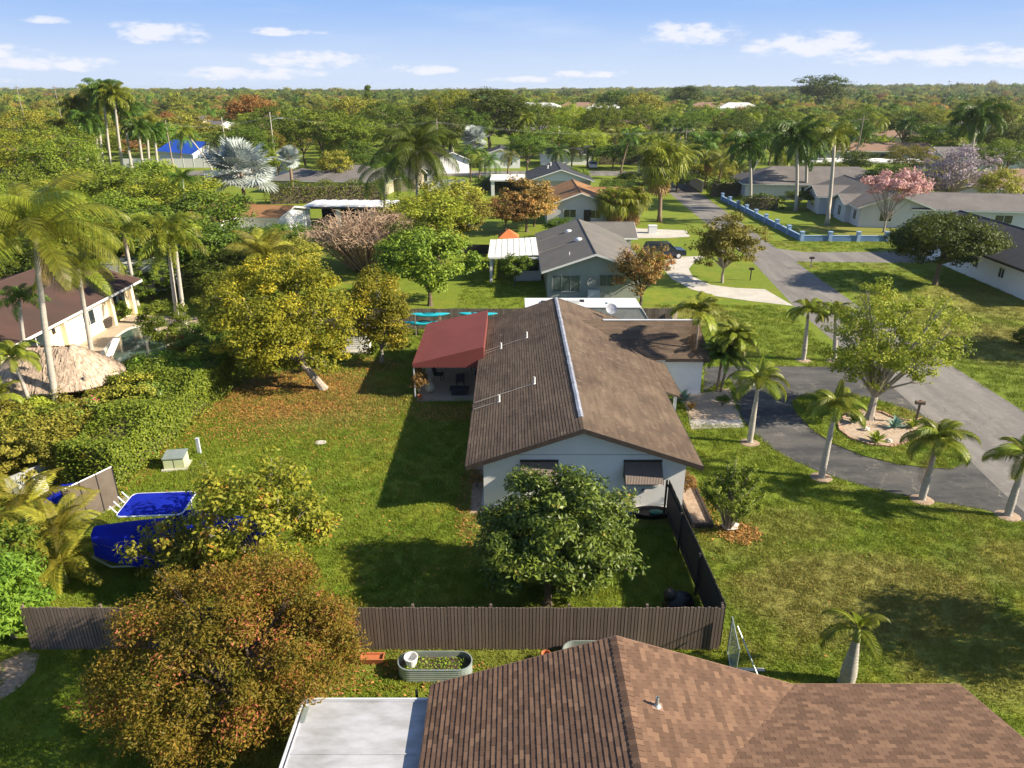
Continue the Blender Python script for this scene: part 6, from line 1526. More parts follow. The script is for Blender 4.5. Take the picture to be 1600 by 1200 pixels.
# bare thicket
def thicket(label, c, rx, ry, h, seed, m='twig', n=420):
    rg = random.Random(seed); t = thing('bare_tree', label, 'tree', c); mb = MB()
    for i in range(n):
        a = rg.uniform(0, 2*PI); s = rg.random()**.5; f = rg.uniform(.5, 1); z = h*(.35+.6*f)*(1-.35*s*s)
        p0 = Vector((rx*.3*s*math.cos(a), ry*.3*s*math.sin(a), h*.15*rg.random())); e = Vector((rx*s*math.cos(a), ry*s*math.sin(a), z)); m_ = p0.lerp(e, .5)+Vector((rg.uniform(-.8, .8), rg.uniform(-.8, .8), h*.15))
        mb.tube([p0, m_, e], [.07, .045, .02], 4, cap=False)
        for k in range(7):
            q = m_.lerp(e, rg.random()); d = Vector((rg.uniform(-1, 1), rg.uniform(-1, 1), rg.uniform(-.5, .9)))*rg.uniform(.5, 1.3)
            mb.tube([q, q+d*.6+Vector((0, 0, .1)), q+d], [.028, .022, .012], 3, cap=False)
    mb.build('branches', m, t)
    g = np.random.default_rng(seed); C = clump_centers(g, 40, np.array([rx*.9, ry*.9, h*.45]))+np.array([0, 0, h*.5]); V, tn = crown_quads(g, C, np.full(40, .9), 25, .22, .12, np.zeros(3)); meshobj('leaves', quads_mesh('leaves', V, tn, 'leaf_tan'), t)
thicket('leafless brown tangle of branches between the yellow tree and the coconut palm', (-15.5, 76, 0), 7.5, 5, 7.0, 31)
thicket('bare pale-branched tree on the far side among the green trees', (44, 245, 0), 9, 7, 13, 32, n=200)

# hedge and garden shrubs on the left
HB = [(30, 720, 2.0, 2.3, 'leaf_olive', 'olive green rounded hedge shrub at the left edge above the yellow palm'), (100, 708, 1.9, 2.2, 'leaf_green', 'green hedge shrub behind the white vinyl fence'), (160, 700, 1.7, 2.2, 'leaf_bougain', 'hedge shrub with magenta flowers above the mesh screen'),
      (205, 700, 1.5, 2.0, 'leaf_bougain', 'hedge shrub with a few pink flowers at the corner of the mesh screen'), (150, 655, 1.8, 2.0, 'leaf_olive', 'olive hedge shrub right of the outdoor bar'), (205, 645, 1.7, 2.0, 'leaf_green', 'dense mid green hedge shrub beneath the thatched hut'),
      (250, 660, 1.5, 2.3, 'leaf_variegated', 'white-flecked variegated shrub at the lawn edge of the hedge'), (262, 615, 1.6, 2.3, 'leaf_bright', 'bright green shrub at the lawn edge, right of the variegated shrub'), (300, 612, 1.4, 2.2, 'leaf_green', 'green shrub at the upper lawn end of the hedge'),
      (300, 585, 1.7, 2.6, 'leaf_croton', 'dark shrub topped with red leaves between pool and lawn'), (262, 540, 2.1, 3.0, 'leaf_green', 'rounded dark green tree-shrub on the right side of the pool'), (335, 560, 1.8, 2.4, 'leaf_deep', 'deep green shrub behind the red-leaved shrub'),
      (60, 672, 1.4, 1.6, 'leaf_lime', 'low yellow-green shrub at the foot of the tall coconut trunk'), (355, 500, 2.2, 3.4, 'leaf_green', 'tall green shrub left of the large yellow tree'), (240, 470, 2.0, 3.2, 'leaf_deep', 'dark green shrub in front of the motorhome'), (185, 500, 1.0, 1.3, 'leaf_bright', 'low bright shrub in a brick planter by the cream house'),
      (330, 450, 2.3, 3.4, 'leaf_deep', 'dark tall shrub behind the foxtail palms'), (290, 560, 1.3, 1.5, 'leaf_olive', 'low olive shrub beside the pool coping'), (215, 580, .8, .9, 'leaf_olive', 'tiny olive shrub at the near end of the pool'),
      (400, 470, 2.4, 3.4, 'leaf_deep', 'deep green shrub mass behind the left side of the yellow tree'), (130, 735, 1.3, 1.7, 'leaf_olive', 'brownish olive shrub directly behind the mesh screen'),(-30, 760, 1.8, 2.0, 'leaf_olive', 'olive shrub cut by the left edge'), (60, 745, 1.9, 2.4, 'leaf_olive', 'olive hedge shrub above the yellow palm fronds'), (215, 668, 1.7, 2.4, 'leaf_olive', 'broad olive hedge shrub between the pink-flowered and variegated ones'), (240, 640, 1.6, 2.5, 'leaf_green', 'deep hedge shrub behind the variegated shrub'), (300, 630, 1.2, 2.0, 'leaf_bright', 'small bright shrub at the lawn edge below the red-leaved shrub'), (325, 598, 1.3, 2.2, 'leaf_deep', 'dark shrub at the far end of the hedge beside the fallen leaves')]
for i, (px, py, r, h, m, lb) in enumerate(HB):
    q = at(px, py); r = r*.72 if 'pool' in lb else r; tree('shrub', lb, (q.x, q.y, 0), (r*1.32, r*1.25, h*.62), h*.66, m, n=max(18, int(48*r)), per=110, ln=.15, wd=.085, clump=.42, seed=40+i, r0=.05, cat='shrub', trunk_h=.3, nl=8, bottom=-.9, shell=.5)
tree('bright_shrub', 'bright glossy green tree in the lower left corner beside the mulch patch', (-17.7, 19.9, 0), (1.3, 1.7, 1.7), 1.8, 'leaf_bright', n=60, per=170, ln=.20, wd=.07, clump=.55, seed=70, r0=.09, cat='tree', bottom=-.85)
tree('bright_shrub', 'second bright green shrub above the first at the left edge', (-19.3, 22.0, 0), (1.4, 1.5, 1.7), 1.8, 'leaf_bright', n=40, per=170, ln=.20, wd=.07, clump=.5, seed=71, r0=.07, cat='shrub', bottom=-.85)
# areca / yellow palm, lower left
palm('areca_palm', 'yellow-green feathery palm clump at the left edge beside the mesh screen', (-18.4, 24.2, 0), 1.3, (0, 0), (.12, .08), 'areca', 20, 'palm_leaf_yellow', 'palm_green', seed=3, pitch=(-50, 25), scale=.95)
palm('areca_palm', 'second yellow palm clump cut off by the left edge above the first', (-20.6, 25.6, 0), 1.6, (0, 0), (.12, .08), 'areca', 16, 'palm_leaf_yellow', 'palm_green', seed=4, pitch=(-50, 25), scale=1.1)
palm('areca_palm', 'golden orange-tipped palm clump in front of the other two beside the boat bow', (-17.6, 22.9, 0), .9, (0, 0), (.1, .08), 'areca', 18, 'palm_leaf_yellow', 'palm_green', seed=14, pitch=(-55, 20), scale=.85)

# coconut and other palms at left
def tall_palm(name, label, base_px, crown_px, **kw):
    b = at(*base_px); q = atY(crown_px[0], crown_px[1], b.y+kw.pop('dy', 0)); return palm(name, label, b, q.z, (q.x-b.x, q.y-b.y), **kw)
tall_palm('coconut_palm', 'tallest coconut palm at the left with a curved grey trunk rising from the hedge', (95, 664), (55, 372), frond='coco', nf=22, r=(.20, .12), seed=5, pitch=(-35, 55), dead=3, scale=1.3)
tall_palm('coconut_palm', 'slim coconut palm right of the tallest one, beside the tiki hut', (158, 625), (122, 420), frond='coco', nf=15, r=(.16, .10), seed=6, scale=.72, pitch=(-40, 45), dead=2)
tall_palm('coconut_palm', 'coconut palm crown cut by the left edge above the cream house', (-40, 560), (-15, 360), frond='coco', nf=14, r=(.16, .1), seed=7, scale=.8)
tall_palm('small_palm', 'short green palm leaning at the left edge in front of the thatched hut', (60, 668), (25, 572), frond='bottle', nf=14, r=(.13, .09), seed=8, scale=1.15, shaft=.4)
tall_palm('small_palm', 'thin pale-stemmed palm at the bottom left of the tiki deck', (18, 680), (0, 620), frond='slim', nf=9, r=(.06, .04), seed=9)
tall_palm('small_palm', 'green palm with dark fronds over the cream house roof at left', (50, 610), (30, 470), frond='foxtail', nf=12, r=(.13, .09), seed=10, scale=.75, leafm='palm_leaf_deep')
# foxtail pair
for k, (b, c, lb) in enumerate([((279, 508), (262, 372), 'left trunk of the paired foxtail palms behind the pool'), ((290, 510), (275, 392), 'right trunk of the paired foxtail palms behind the pool'), ((215, 478), (195, 372), 'foxtail palm with drooping yellow plumes beside the cream house')]):
    tall_palm('foxtail_palm', lb, b, c, frond='foxtail', nf=13, r=(.19, .12), seed=20+k, shaft=.6, scale=1.25 if k < 2 else 1.1, pitch=(-45, 45), group=None, dead=2 if k == 2 else 0)
tall_palm('fan_palm', 'grey-green fan palm left of the thicket behind the yellow tree', (410, 470), (413, 412), frond='coco', nf=20, r=(.2, .16), seed=26, scale=1.05, leafm='leaf_olive', pitch=(5, 80))
tall_palm('foxtail_palm', 'green palm top poking out behind the smaller yellow tree', (590, 470), (590, 425), frond='foxtail', nf=12, r=(.14, .1), seed=27, scale=.65, leafm='palm_leaf')
for k, (b, c, sc) in enumerate([((150, 380), (250, 330), .8), ((300, 400), (285, 280), .9), ((230, 420), (230, 330), .7), ((345, 440), (380, 400), .6), ((120, 400), (180, 400), .7)]):
    tall_palm('garden_palm', ['green palm at the edge of the left tree mass above the foxtail pair', 'dark plumed palm left of the silver palm with an upright new frond', 'yellowing palm between the foxtail pair and the tree mass', 'low palm in the shaded garden by the teal bin', 'palm over the roof of the cream house'][k], b, c, frond='foxtail', nf=12, r=(.15, .1), seed=30+k, scale=sc, leafm='palm_leaf' if k % 2 == 0 else 'palm_leaf_deep')

# silver fan palms
def silver(label, px, py, Y, sc, seed): q = atY(px, py, Y); return palm('silver_palm', label, (q.x, Y, 0), q.z, (0, 0), (.28, .22), 'silver', 34, 'palm_leaf_silver', 'palm_brown', seed=seed, scale=sc, pitch=(-55, 75), dead=0)
silver('large silver-blue fan palm beside the orange-brown roofed house', 376, 268, 99, 1.6, 41)
silver('small silver fan palm right of the yellow bush near the dark hedge', 452, 248, 128, .8, 42)
silver('silver fan palm in front of the dark trees right of the coconut palm', 742, 218, 185, 1.25, 43)

# driveway bottle palms
DP = [((1171, 692), (1184, 607), 'bottle palm with white trunk at the end of the front walk', 51), ((1283, 746), (1304, 648), 'bottle palm with stout white trunk on the near lawn, left of the island', 52),
      ((1440, 781), (1462, 700), 'bottle palm with a hanging yellow frond on the near side of the driveway', 53), ((1574, 806), (1598, 728), 'bottle palm leaning at the right edge by the driveway', 54),
      ((1255, 563), (1262, 497), 'bottle palm standing alone on the lawn at the far side of the driveway', 55), ((1303, 564), (1305, 500), 'bottle palm half hidden behind the island tree', 56)]
for b, c, lb, sd in DP:
    tall_palm('bottle_palm', lb, b, c, frond='bottle', nf=15, r=(.15, .085), swell=.165, seed=sd, shaft=.38, scale=1.12, pitch=(-35, 40), up=1, group='bottle palms round the driveway', dead=1 if sd == 53 else 0)
    q = at(*b); mb = MB(); mb.lathe([(.55, .012), (.50, .03), (.3, .06), (.05, .06)], 14, sx=1, sy=.9); tag(mb.build('mulch_ring', 'mulch', loc=(q.x, q.y, 0)), 'mulch ring under the '+' '.join(lb.split()[:12]), 'mulch ring')
tall_palm('bottle_palm', 'swollen-trunked palm with few fronds just beyond the nearest roof', (1322, 1069), (1338, 1000), frond='bottle', nf=5, r=(.22, .10), swell=.25, seed=57, shaft=.42, scale=.95, pitch=(-30, 12), up=2)
tall_palm('slim_palm', 'slender-stemmed palm beside the white garage wall', (1082, 612), (1092, 497), frond='slim', nf=11, r=(.07, .05), seed=58, shaft=.35, scale=1.45, pitch=(-35, 50), leafm='palm_leaf', dead=1)
tall_palm('date_palm', 'taller of two feathery pygmy date palms at the driveway edge', (1126, 612), (1150, 530), frond='robel', nf=40, r=(.08, .08), seed=59, scale=1.6, trunk='palm_brown', leafm='palm_leaf')
tall_palm('date_palm', 'shorter of two feathery pygmy date palms at the driveway edge', (1120, 612), (1128, 560), frond='robel', nf=40, r=(.08, .08), seed=60, scale=1.55, trunk='palm_brown', leafm='palm_leaf_deep')

# many-stemmed bush
def stem_bush():
    q = at(1137, 828); t = thing('plumeria_bush', 'tall bush of many upright stems with leaf tufts on the front lawn', 'bush', q); rg = np.random.default_rng(61); mb = MB(); C = []
    for i in range(46):
        a = rg.uniform(0, 2*PI); s = rg.random()**.6; h = 3.6*(1-.45*s*s)*(.55+.45*rg.random()); e = Vector((1.45*s*math.cos(a), 1.2*s*math.sin(a), h)); m_ = Vector((e.x*.35, e.y*.35, h*.5))
        mb.tube([(e.x*.08, e.y*.08, 0), m_, e], [.035, .025, .015], 5); C.append(e)
        for f in (.55, .75): C.append(Vector(m_).lerp(e, f)+Vector((rg.uniform(-.25, .25), rg.uniform(-.25, .25), 0)))
    mb.build('stems', 'bark_pale', t); C = np.array(C)
    V, tn = crown_quads(rg, C, np.full(len(C), .27), 34, .22, .045, np.array([0, 0, 1.5]), .6); meshobj('leaves', quads_mesh('leaves', V, tn, 'leaf_green'), t)
stem_bush()
tree('shrub', 'reddish small shrub in the timber bed at the right wall of the white house', (8.35, 29.6, .1), (.35, .6, .5), .6, 'leaf_rust', n=16, per=60, ln=.16, wd=.05, clump=.22, seed=62, r0=.03, cat='shrub', trunk_h=.2)
tree('shrub', 'red-flecked shrub by the corner of the nearest roof and the chain link gate', (8.9, 16.3, 0), (.9, .6, .5), .55, 'leaf_croton', n=26, per=70, ln=.12, wd=.05, clump=.25, seed=63, r0=.03, cat='shrub', trunk_h=.2)
tree('shrub', 'round dark shrub in the gravel bed near the front walk', at(1128, 635, .013), (.4, .4, .35), .4, 'leaf_deep', n=14, per=60, ln=.12, wd=.04, clump=.2, seed=64, r0=.03, cat='shrub', trunk_h=.15)
tree('shrub', 'dark shrub growing at the left corner of the white gable wall', (-1.7, 30.2, 0), (.35, .5, .4), .45, 'leaf_rust', n=12, per=60, ln=.14, wd=.05, clump=.2, seed=65, r0=.02, cat='shrub', trunk_h=.15)
tree('climbing_plant', 'dark leafy vine growing up the corner post of the red awning', (-5.85, 41.4, 0), (.45, .5, 1.0), 1.1, 'leaf_rust', n=26, per=50, ln=.16, wd=.08, clump=.3, seed=66, r0=.03, cat='plant', trunk_h=.3)
tree('shrub', 'small yellow shrub on the lawn behind the dark blue SUV', (16.2, 77, 0), (1.0, .9, .9), .95, 'leaf_yellow', n=18, per=60, ln=.2, wd=.08, clump=.35, seed=67, r0=.04, cat='shrub')
def agave(label, c, r, seed, m='agave', n=26):
    rg = np.random.default_rng(seed); Q = []; tn = []
    for i in range(n):
        a = i*2.4; pt = .25+1.1*rg.random(); d = np.array([math.cos(a)*math.cos(pt), math.sin(a)*math.cos(pt), math.sin(pt)]); s = np.cross(d, [0, 0, 1]); s /= np.linalg.norm(s); L_ = r*(.8+.3*rg.random()); w = .06*r+.02
        Q += [[-s*w, s*w, d*L_*.5+s*w*1.2, d*L_*.5-s*w*1.2], [d*L_*.5-s*w*1.2, d*L_*.5+s*w*1.2, d*L_+s*.004-[0, 0, .08*r], d*L_-s*.004-[0, 0, .08*r]]]; tn += [.3+.5*rg.random()]*2
    t = thing('agave', label, 'plant', c); meshobj('leaves', quads_mesh('leaves', np.array(Q), np.array(tn), m), t, (0, 0, .05)); MB().lathe([(.1*r, 0), (.12*r, .12)], 8).build('base', 'agave', t)
agave('blue-green agave rosette in the island bed', at(1398, 668, .055), .75, 1); agave('yellow-green spiky plant in the front of the island bed', at(1368, 690, .055), .7, 2, 'palm_leaf', 40)
agave('spiky dark plant left of the island tree trunk', at(1335, 660, .055), .8, 3, 'palm_leaf_deep', 34); agave('blue-green agave in the gravel bed by the garage', at(1066, 628, .013), .9, 4); agave('dark reddish cordyline beside the blue-green agave', at(1080, 640, .013), .6, 5, 'leaf_rust', 24)
agave('low yellowish spiky plant at the right end of the island bed', at(1425, 668, .055), .6, 6, 'palm_leaf', 34); agave('low cycad beside the swimming pool', at(240, 580), .9, 7, 'palm_leaf_deep', 34)

# long dark hedge and other mid hedges as box-like leaf masses
def hedge(label, a, b, w, h, m, seed, dens=60, ln=.28, name='hedge'):
    a, b = Vector(a), Vector(b); d = b-a; L_ = d.length; rg = np.random.default_rng(seed); n = int(L_*w*dens/ (ln*4)*1.2)+400
    t = thing(name, label, 'hedge', a, math.atan2(d.y, d.x)); P = np.stack([rg.random(n)*L_, (rg.random(n)-.5)*w, h*rg.random(n)**.6], 1)
    f = rg.integers(0, 3, n); P[:, 2] = np.where(f == 0, h*(.9+.15*rg.random(n)), P[:, 2]); P[:, 1] = np.where(f == 1, -w/2*(.85+.3*rg.random(n)), P[:, 1]); P[:, 1] = np.where(f == 2, w/2*(.85+.3*rg.random(n)), P[:, 1])
    e_ = (f == 0) & (rg.random(n) < .35); P[:, 2] = np.where(e_, h*rg.random(n), P[:, 2]); P[:, 0] = np.where(e_, np.where(rg.random(n) < .5, 0, L_)+rg.normal(0, .15, n), P[:, 0])
    P[:, 2] += .12*h*np.sin(P[:, 0]*1.3+seed)*(P[:, 2]/h)
    Nn = np.stack([np.zeros(n), np.where(f == 1, -1., np.where(f == 2, 1., 0)), np.where(f == 0, 1., .3)], 1)
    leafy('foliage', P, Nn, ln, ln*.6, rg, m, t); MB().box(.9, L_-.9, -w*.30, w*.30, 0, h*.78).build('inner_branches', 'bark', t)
hedge('long clipped dark green hedge in front of the low grey hip-roofed house', (-42, 124, 0), (-22, 127, 0), 2.4, 3.4, 'leaf_green', 1)
hedge('dense mixed green hedge running along the left edge of the back lawn', (-20.3, 29.8, 0), (-19.3, 43.8, 0), 2.5, 2.5, 'leaf_green', 9, dens=520, ln=.15)
hedge('thick olive hedge between the thatched huts and the mesh screen', (-31, 34.2, 0), (-20.8, 31.8, 0), 3.2, 2.3, 'leaf_olive', 10, dens=520, ln=.15)
hedge('tall clipped hedge behind the blue garden wall', (36, 133, 0), (46, 136, 0), 2.5, 2.8, 'leaf_deep', 2)
hedge('clipped hedge left of the L-shaped white house', (37, 118, 0), (44, 118, 0), 2, 2.2, 'leaf_deep', 3)
hedge('dark hedge beside the far pool garden', (-7, 142, 0), (2, 142, 0), 2, 2.4, 'leaf_deep', 4)
hedge('small clipped hedge before the tall black screen', (60, 150, 0), (69, 150, 0), 3, 1.6, 'leaf_green', 5)
hedge('dark hedge along the lawn across the cross street', (22, 193, 0), (38, 195, 0), 3, 4, 'leaf_deep', 6)
hedge('leafy screen hedge left of the road behind the fan palms', (15.5, 108, 0), (17, 128, 0), 3.0, 3.2, 'leaf_deep', 7)

# royal palms and mid-distance palms (own crowns, fronds joined: too far to pick apart)
def far_palm(label, base_px, crown_px, Y=None, kind='royal', sc=1.0, seed=1, leafm='palm_leaf_deep', trunk='palm_trunk', nf=25, skirt=0, r=(.30, .20), name='royal_palm', shaft=1.2, dead=0, pitch=(-62, 52)):
    if Y is None: b = at(*base_px)
    else: b = atY(base_px[0], base_px[1], Y); b.z = 0
    q = atY(crown_px[0], crown_px[1], b.y)
    sh = shaft if kind == 'royal' else 0
    return palm(name, label, b, max(q.z-sh, 1.5), (q.x-b.x, 0), r, kind, nf, leafm, trunk, shaft=sh, seed=seed, scale=sc, pitch=pitch, sep=False, skirt=skirt, dead=dead)
RP = [((125, 262), (115, 165), 150), ((135, 270), (133, 190), 145), ((160, 262), (150, 150), 150), ((172, 262), (160, 140), 148), ((190, 262), (177, 148), 147), ((205, 262), (192, 172), 152), ((152, 258), (148, 182), 160), ((222, 262), (215, 200), 140), ((232, 262), (228, 195), 150), ((245, 262), (240, 205), 144), ((117, 255), (95, 195), 155)]
for i, (b, c, Y) in enumerate(RP): far_palm(f'{["tall", "shorter", "slender"][i % 3]} royal palm, {["first", "second", "third", "fourth", "fifth", "sixth", "seventh", "eighth", "ninth", "tenth", "eleventh"][i]} planted of the row on the left skyline', b, c, Y, seed=70+i, sc=1.15 if i < 6 else .9, leafm='palm_leaf_deep' if i % 2 else 'palm_leaf')
far_palm('royal palm with broad crown beyond the corner of the blue wall', (1172, 318), (1173, 228), None, seed=90, sc=1.4)
far_palm('royal palm inside the blue wall, left of two beside the L-shaped white house', (1243, 330), (1247, 215), None, seed=91, sc=1.5)
far_palm('royal palm directly behind the left one of the pair', (1258, 312), (1262, 232), None, seed=92, sc=1.3)
far_palm('royal palm with thin yellowish crown in front of the L-shaped white house', (1292, 352), (1306, 212), None, seed=93, sc=1.1, nf=12, leafm='palm_leaf')
far_palm('tallest royal palm on the right, rising above the skyline behind the low pale house', (1507, 302), (1527, 185), None, seed=94, sc=1.6)
far_palm('large yellowish coconut palm in the centre left of the street', (652, 345), (650, 235), 90, 'coco', 1.65, 95, 'leaf_deep', name='coconut_palm', nf=30, dead=3, r=(.2, .15))
far_palm('darker coconut palm left of the large central one', (600, 340), (602, 262), 98, 'coco', 1.35, 96, 'palm_leaf_deep', name='coconut_palm', nf=18, r=(.18, .13))
far_palm('tall fan palm standing alone on the lawn left of the street', (1030, 347), (1033, 252), None, 'fan', 2.0, 97, 'palm_leaf', 'palm_brown', 34, 10, name='fan_palm', r=(.32, .25))
far_palm('left one of two fan palms with thick brown skirts', (962, 354), (962, 312), None, 'fan', 1.5, 98, 'palm_leaf', 'palm_brown', 34, 34, name='fan_palm', r=(.3, .3))
far_palm('right one of two fan palms with thick brown skirts', (990, 352), (988, 312), None, 'fan', 1.5, 99, 'palm_leaf', 'palm_brown', 34, 34, name='fan_palm', r=(.3, .3))
far_palm('fan palm with long brown skirt on the lawn across the cross street', (955, 255), (963, 210), None, 'coco', .9, 100, 'palm_leaf', 'palm_trunk', 18, 16, name='fan_palm')
for i, (b, c, k_) in enumerate([((1085, 290), (1080, 232), 'coco'), ((1100, 295), (1110, 245), 'fan'), ((1120, 300), (1130, 252), 'coco'), ((735, 285), (738, 240), 'coco'), ((748, 290), (752, 248), 'coco'), ((793, 285), (795, 245), 'coco'), ((283, 262), (285, 212), 'coco'), ((505, 260), (508, 230), 'foxtail'), ((893, 262), (895, 232), 'coco'), ((925, 262), (925, 238), 'coco'), ((548, 215), (548, 158), 'fan'), ((462, 175), (462, 145), 'fan'), ((1060, 190), (1055, 195), 'coco')]):
    far_palm(['palm with yellow boots left of the fan palm cluster by the brown wall', 'leaning fan palm above the brown wall', 'bushy palm at the right of the brown wall group', 'palm with several trunks in front of the white vinyl panel fence', 'second palm beside the one in front of the white panel fence', 'small palm in front of the solar-roofed house', 'date-like palm in front of the blue-roofed house', 'fluffy lime palm before the porch-gabled grey house', 'palm by the metal-roofed white house', 'small palm right of the metal-roofed white house', 'slim tall palm left of the dark conifer', 'far skyline palm left of the centre', 'palm in front of the skylight-roofed house'][i], b, c, None, k_, [1.1, 1.3, 1.0, .9, .8, .75, 1.2, 1.2, .9, .8, 1.2, 1.6, 1.1][i], 110+i, 'palm_leaf' if i % 3 else 'palm_leaf_deep', 'palm_brown', 16, name='garden_palm', r=(.2, .15), skirt=8 if i in (0, 1) else 0)

USED = {}
ORD = ['nearest', 'next', 'third', 'fourth', 'fifth', 'sixth', 'seventh', 'eighth', 'ninth', 'tenth', 'eleventh', 'twelfth']
def auto_label(colour, kind, x, y, r, h):
    size = 'tall' if h > 9 else ('low' if h < 6 else 'medium-high'); shape = 'wide' if r > 5 else ('slender' if r < 3.2 else 'rounded')
    lx, ly, ph = min(LANDMARKS, key=lambda l: (l[0]-x)**2+((l[1]-y)*.6)**2); dx, dy = x-lx, y-ly
    rel = ('right of' if dx > 0 else 'left of') if abs(dx) > abs(dy)*.8 else ('behind' if dy > 0 else 'in front of')
    dist = math.hypot(dx, dy); far_ = 'well ' if dist > 45 else ('some way ' if dist > 22 else '')
    s = f'{size} {shape} {colour} {kind} {far_}{rel} {ph}'
    k = USED.get(s, 0); USED[s] = k+1
    if k: s = f'{s}, {ORD[min(k, 11)]}'
    if len(s.split()) > 16: s = s.replace(size+' ', '', 1).replace(' some way', '').replace(' well', '')
    return s
for i, (cx, cy, Y, kk, sc) in enumerate([(985, 214, 172, 'coco', 1.0), (1012, 222, 160, 'royal', .9), (1066, 204, 182, 'royal', 1.0), (1132, 216, 178, 'coco', 1.1), (872, 236, 160, 'coco', .9), (704, 212, 190, 'royal', 1.0), (336, 222, 150, 'coco', 1.0), (292, 203, 170, 'royal', .9), (1208, 214, 165, 'coco', 1.1), (1226, 246, 140, 'coco', 1.0), (1340, 206, 172, 'royal', 1.0), (1372, 188, 200, 'coco', 1.1), (1416, 192, 205, 'royal', 1.1), (522, 226, 165, 'coco', 1.1), (1100, 222, 150, 'fan', 1.9), (1068, 240, 138, 'coco', 1.1), (765, 252, 140, 'coco', .8), (1560, 178, 190, 'royal', 1.2), (655, 200, 200, 'coco', 1.2), (820, 186, 215, 'royal', 1.1)]):
    q_ = atY(cx, cy, Y)
    far_palm('', (cx, 0), (cx, cy), Y, kk, sc, 140+i, 'palm_leaf' if i % 2 else 'palm_leaf_deep', 'palm_trunk' if i % 3 else 'palm_brown', 18, name='garden_palm', r=(.2, .15), dead=2 if kk == 'coco' else 0)['label'] = auto_label('yellowish' if i % 2 else 'dark green', {'coco': 'feather palm', 'royal': 'plumed palm', 'fan': 'fan palm'}[kk], q_.x, Y, 3, q_.z)
# dark conifer
def conifer(label, px, py_top, Y, r, seed, m='leaf_deep'):
    q = atY(px, py_top, Y); t = thing('conifer', label, 'tree', (q.x, Y, 0)); h = q.z; rg = np.random.default_rng(seed); n = 46; z = h*(.1+.9*rg.random(n)); a = rg.uniform(0, 6.28, n); rr = r*(1-(z/h)**2*.75)*rg.random(n)**.5
    C = np.stack([rr*np.cos(a), rr*np.sin(a), z-.5], 1); V, tn = crown_quads(rg, C, np.full(n, r*.45), 60, .7, .35, np.array([0, 0, h*.4])); meshobj('crown', quads_mesh('crown', V, tn, m), t); MB().tube([(0, 0, 0), (0, 0, h*.8)], [.25, .08], 6).build('trunk', 'bark', t)
conifer('tall dark narrow conifer standing on the skyline left of centre', 573, 132, 330, 3.0, 1)

# ------------------------------------------------------------------ library trees for the wooded neighbourhood
def lib_tree(seed, n, per, ln, wd, flat=.75, clump=.26):
    rg = np.random.default_rng(seed); C = clump_centers(rg, n, np.array([1, 1, flat]), -.4, .45, 0, 7)+np.array([0, 0, .15]); cr = clump*(.6+.8*rg.random(n))
    V, tn = crown_quads(rg, C, cr, per, ln, wd, np.array([0, 0, -.6]), .8); me = quads_mesh('crown', V, tn, 'leaf_green')
    mb = MB(); limbs(mb, (0, 0, -1.25), .15, C, .045, rg, n=9, trunk_h=.75); tm = mb.mesh('trunk'); tm.materials.append(M['bark'])
    return me, tm
LIB_BIG = [lib_tree(240+i, 130, 95, .042, .028, [.8, .65, .7][i], .17) for i in range(3)]
LIB_MID = [lib_tree(200+i, 80, 90, .070, .045, [.8, .65, .9, .7, .75, .6][i]) for i in range(6)]
LIB_FAR = [lib_tree(220+i, 44, 52, .115, .075, [.8, .65, .95, .7, .6][i], .32) for i in range(5)]
COLS = [('leaf_green', 'mid green'), ('leaf_deep', 'dark green'), ('leaf_olive', 'olive'), ('leaf_lime', 'yellow-green'), ('leaf_green', 'mid green'), ('leaf_olive', 'olive'), ('leaf_deep', 'dark green'), ('leaf_lime', 'yellow-green'), ('leaf_rust', 'brownish'), ('leaf_orange', 'orange-brown')]
def mid_tree(lib, x, y, r, h, ci, rot, label=None, i=0, trunk=True, name='broadleaf_tree'):
    me, tm = lib[i % len(lib)]; m, cn = COLS[ci]
    flat = 1.0; sz = h/2.05
    loc = (x, y, h-sz*.9); 
    if trunk:
        t = thing(name, label or auto_label(cn, 'tree', x, y, r, h), 'tree', (x, y, 0), 0, 'trees of the wooded neighbourhood')
        meshobj('crown', me, t, (0, 0, h-sz*.85), (0, 0, rot), (r, r, sz), m); meshobj('trunk', tm, t, (0, 0, h-sz*.85), (0, 0, rot), (r, r, sz*(h-sz*.85)/(1.25*sz)))
        return t
    t = meshobj(name, me, None, (x, y, h-sz*.85), (0, 0, rot), (r, r, sz), m)
    t['label'] = label or auto_label(cn, 'tree', x, y, r, h); t['category'] = 'tree'; t['group'] = 'trees of the wooded neighbourhood'; return t
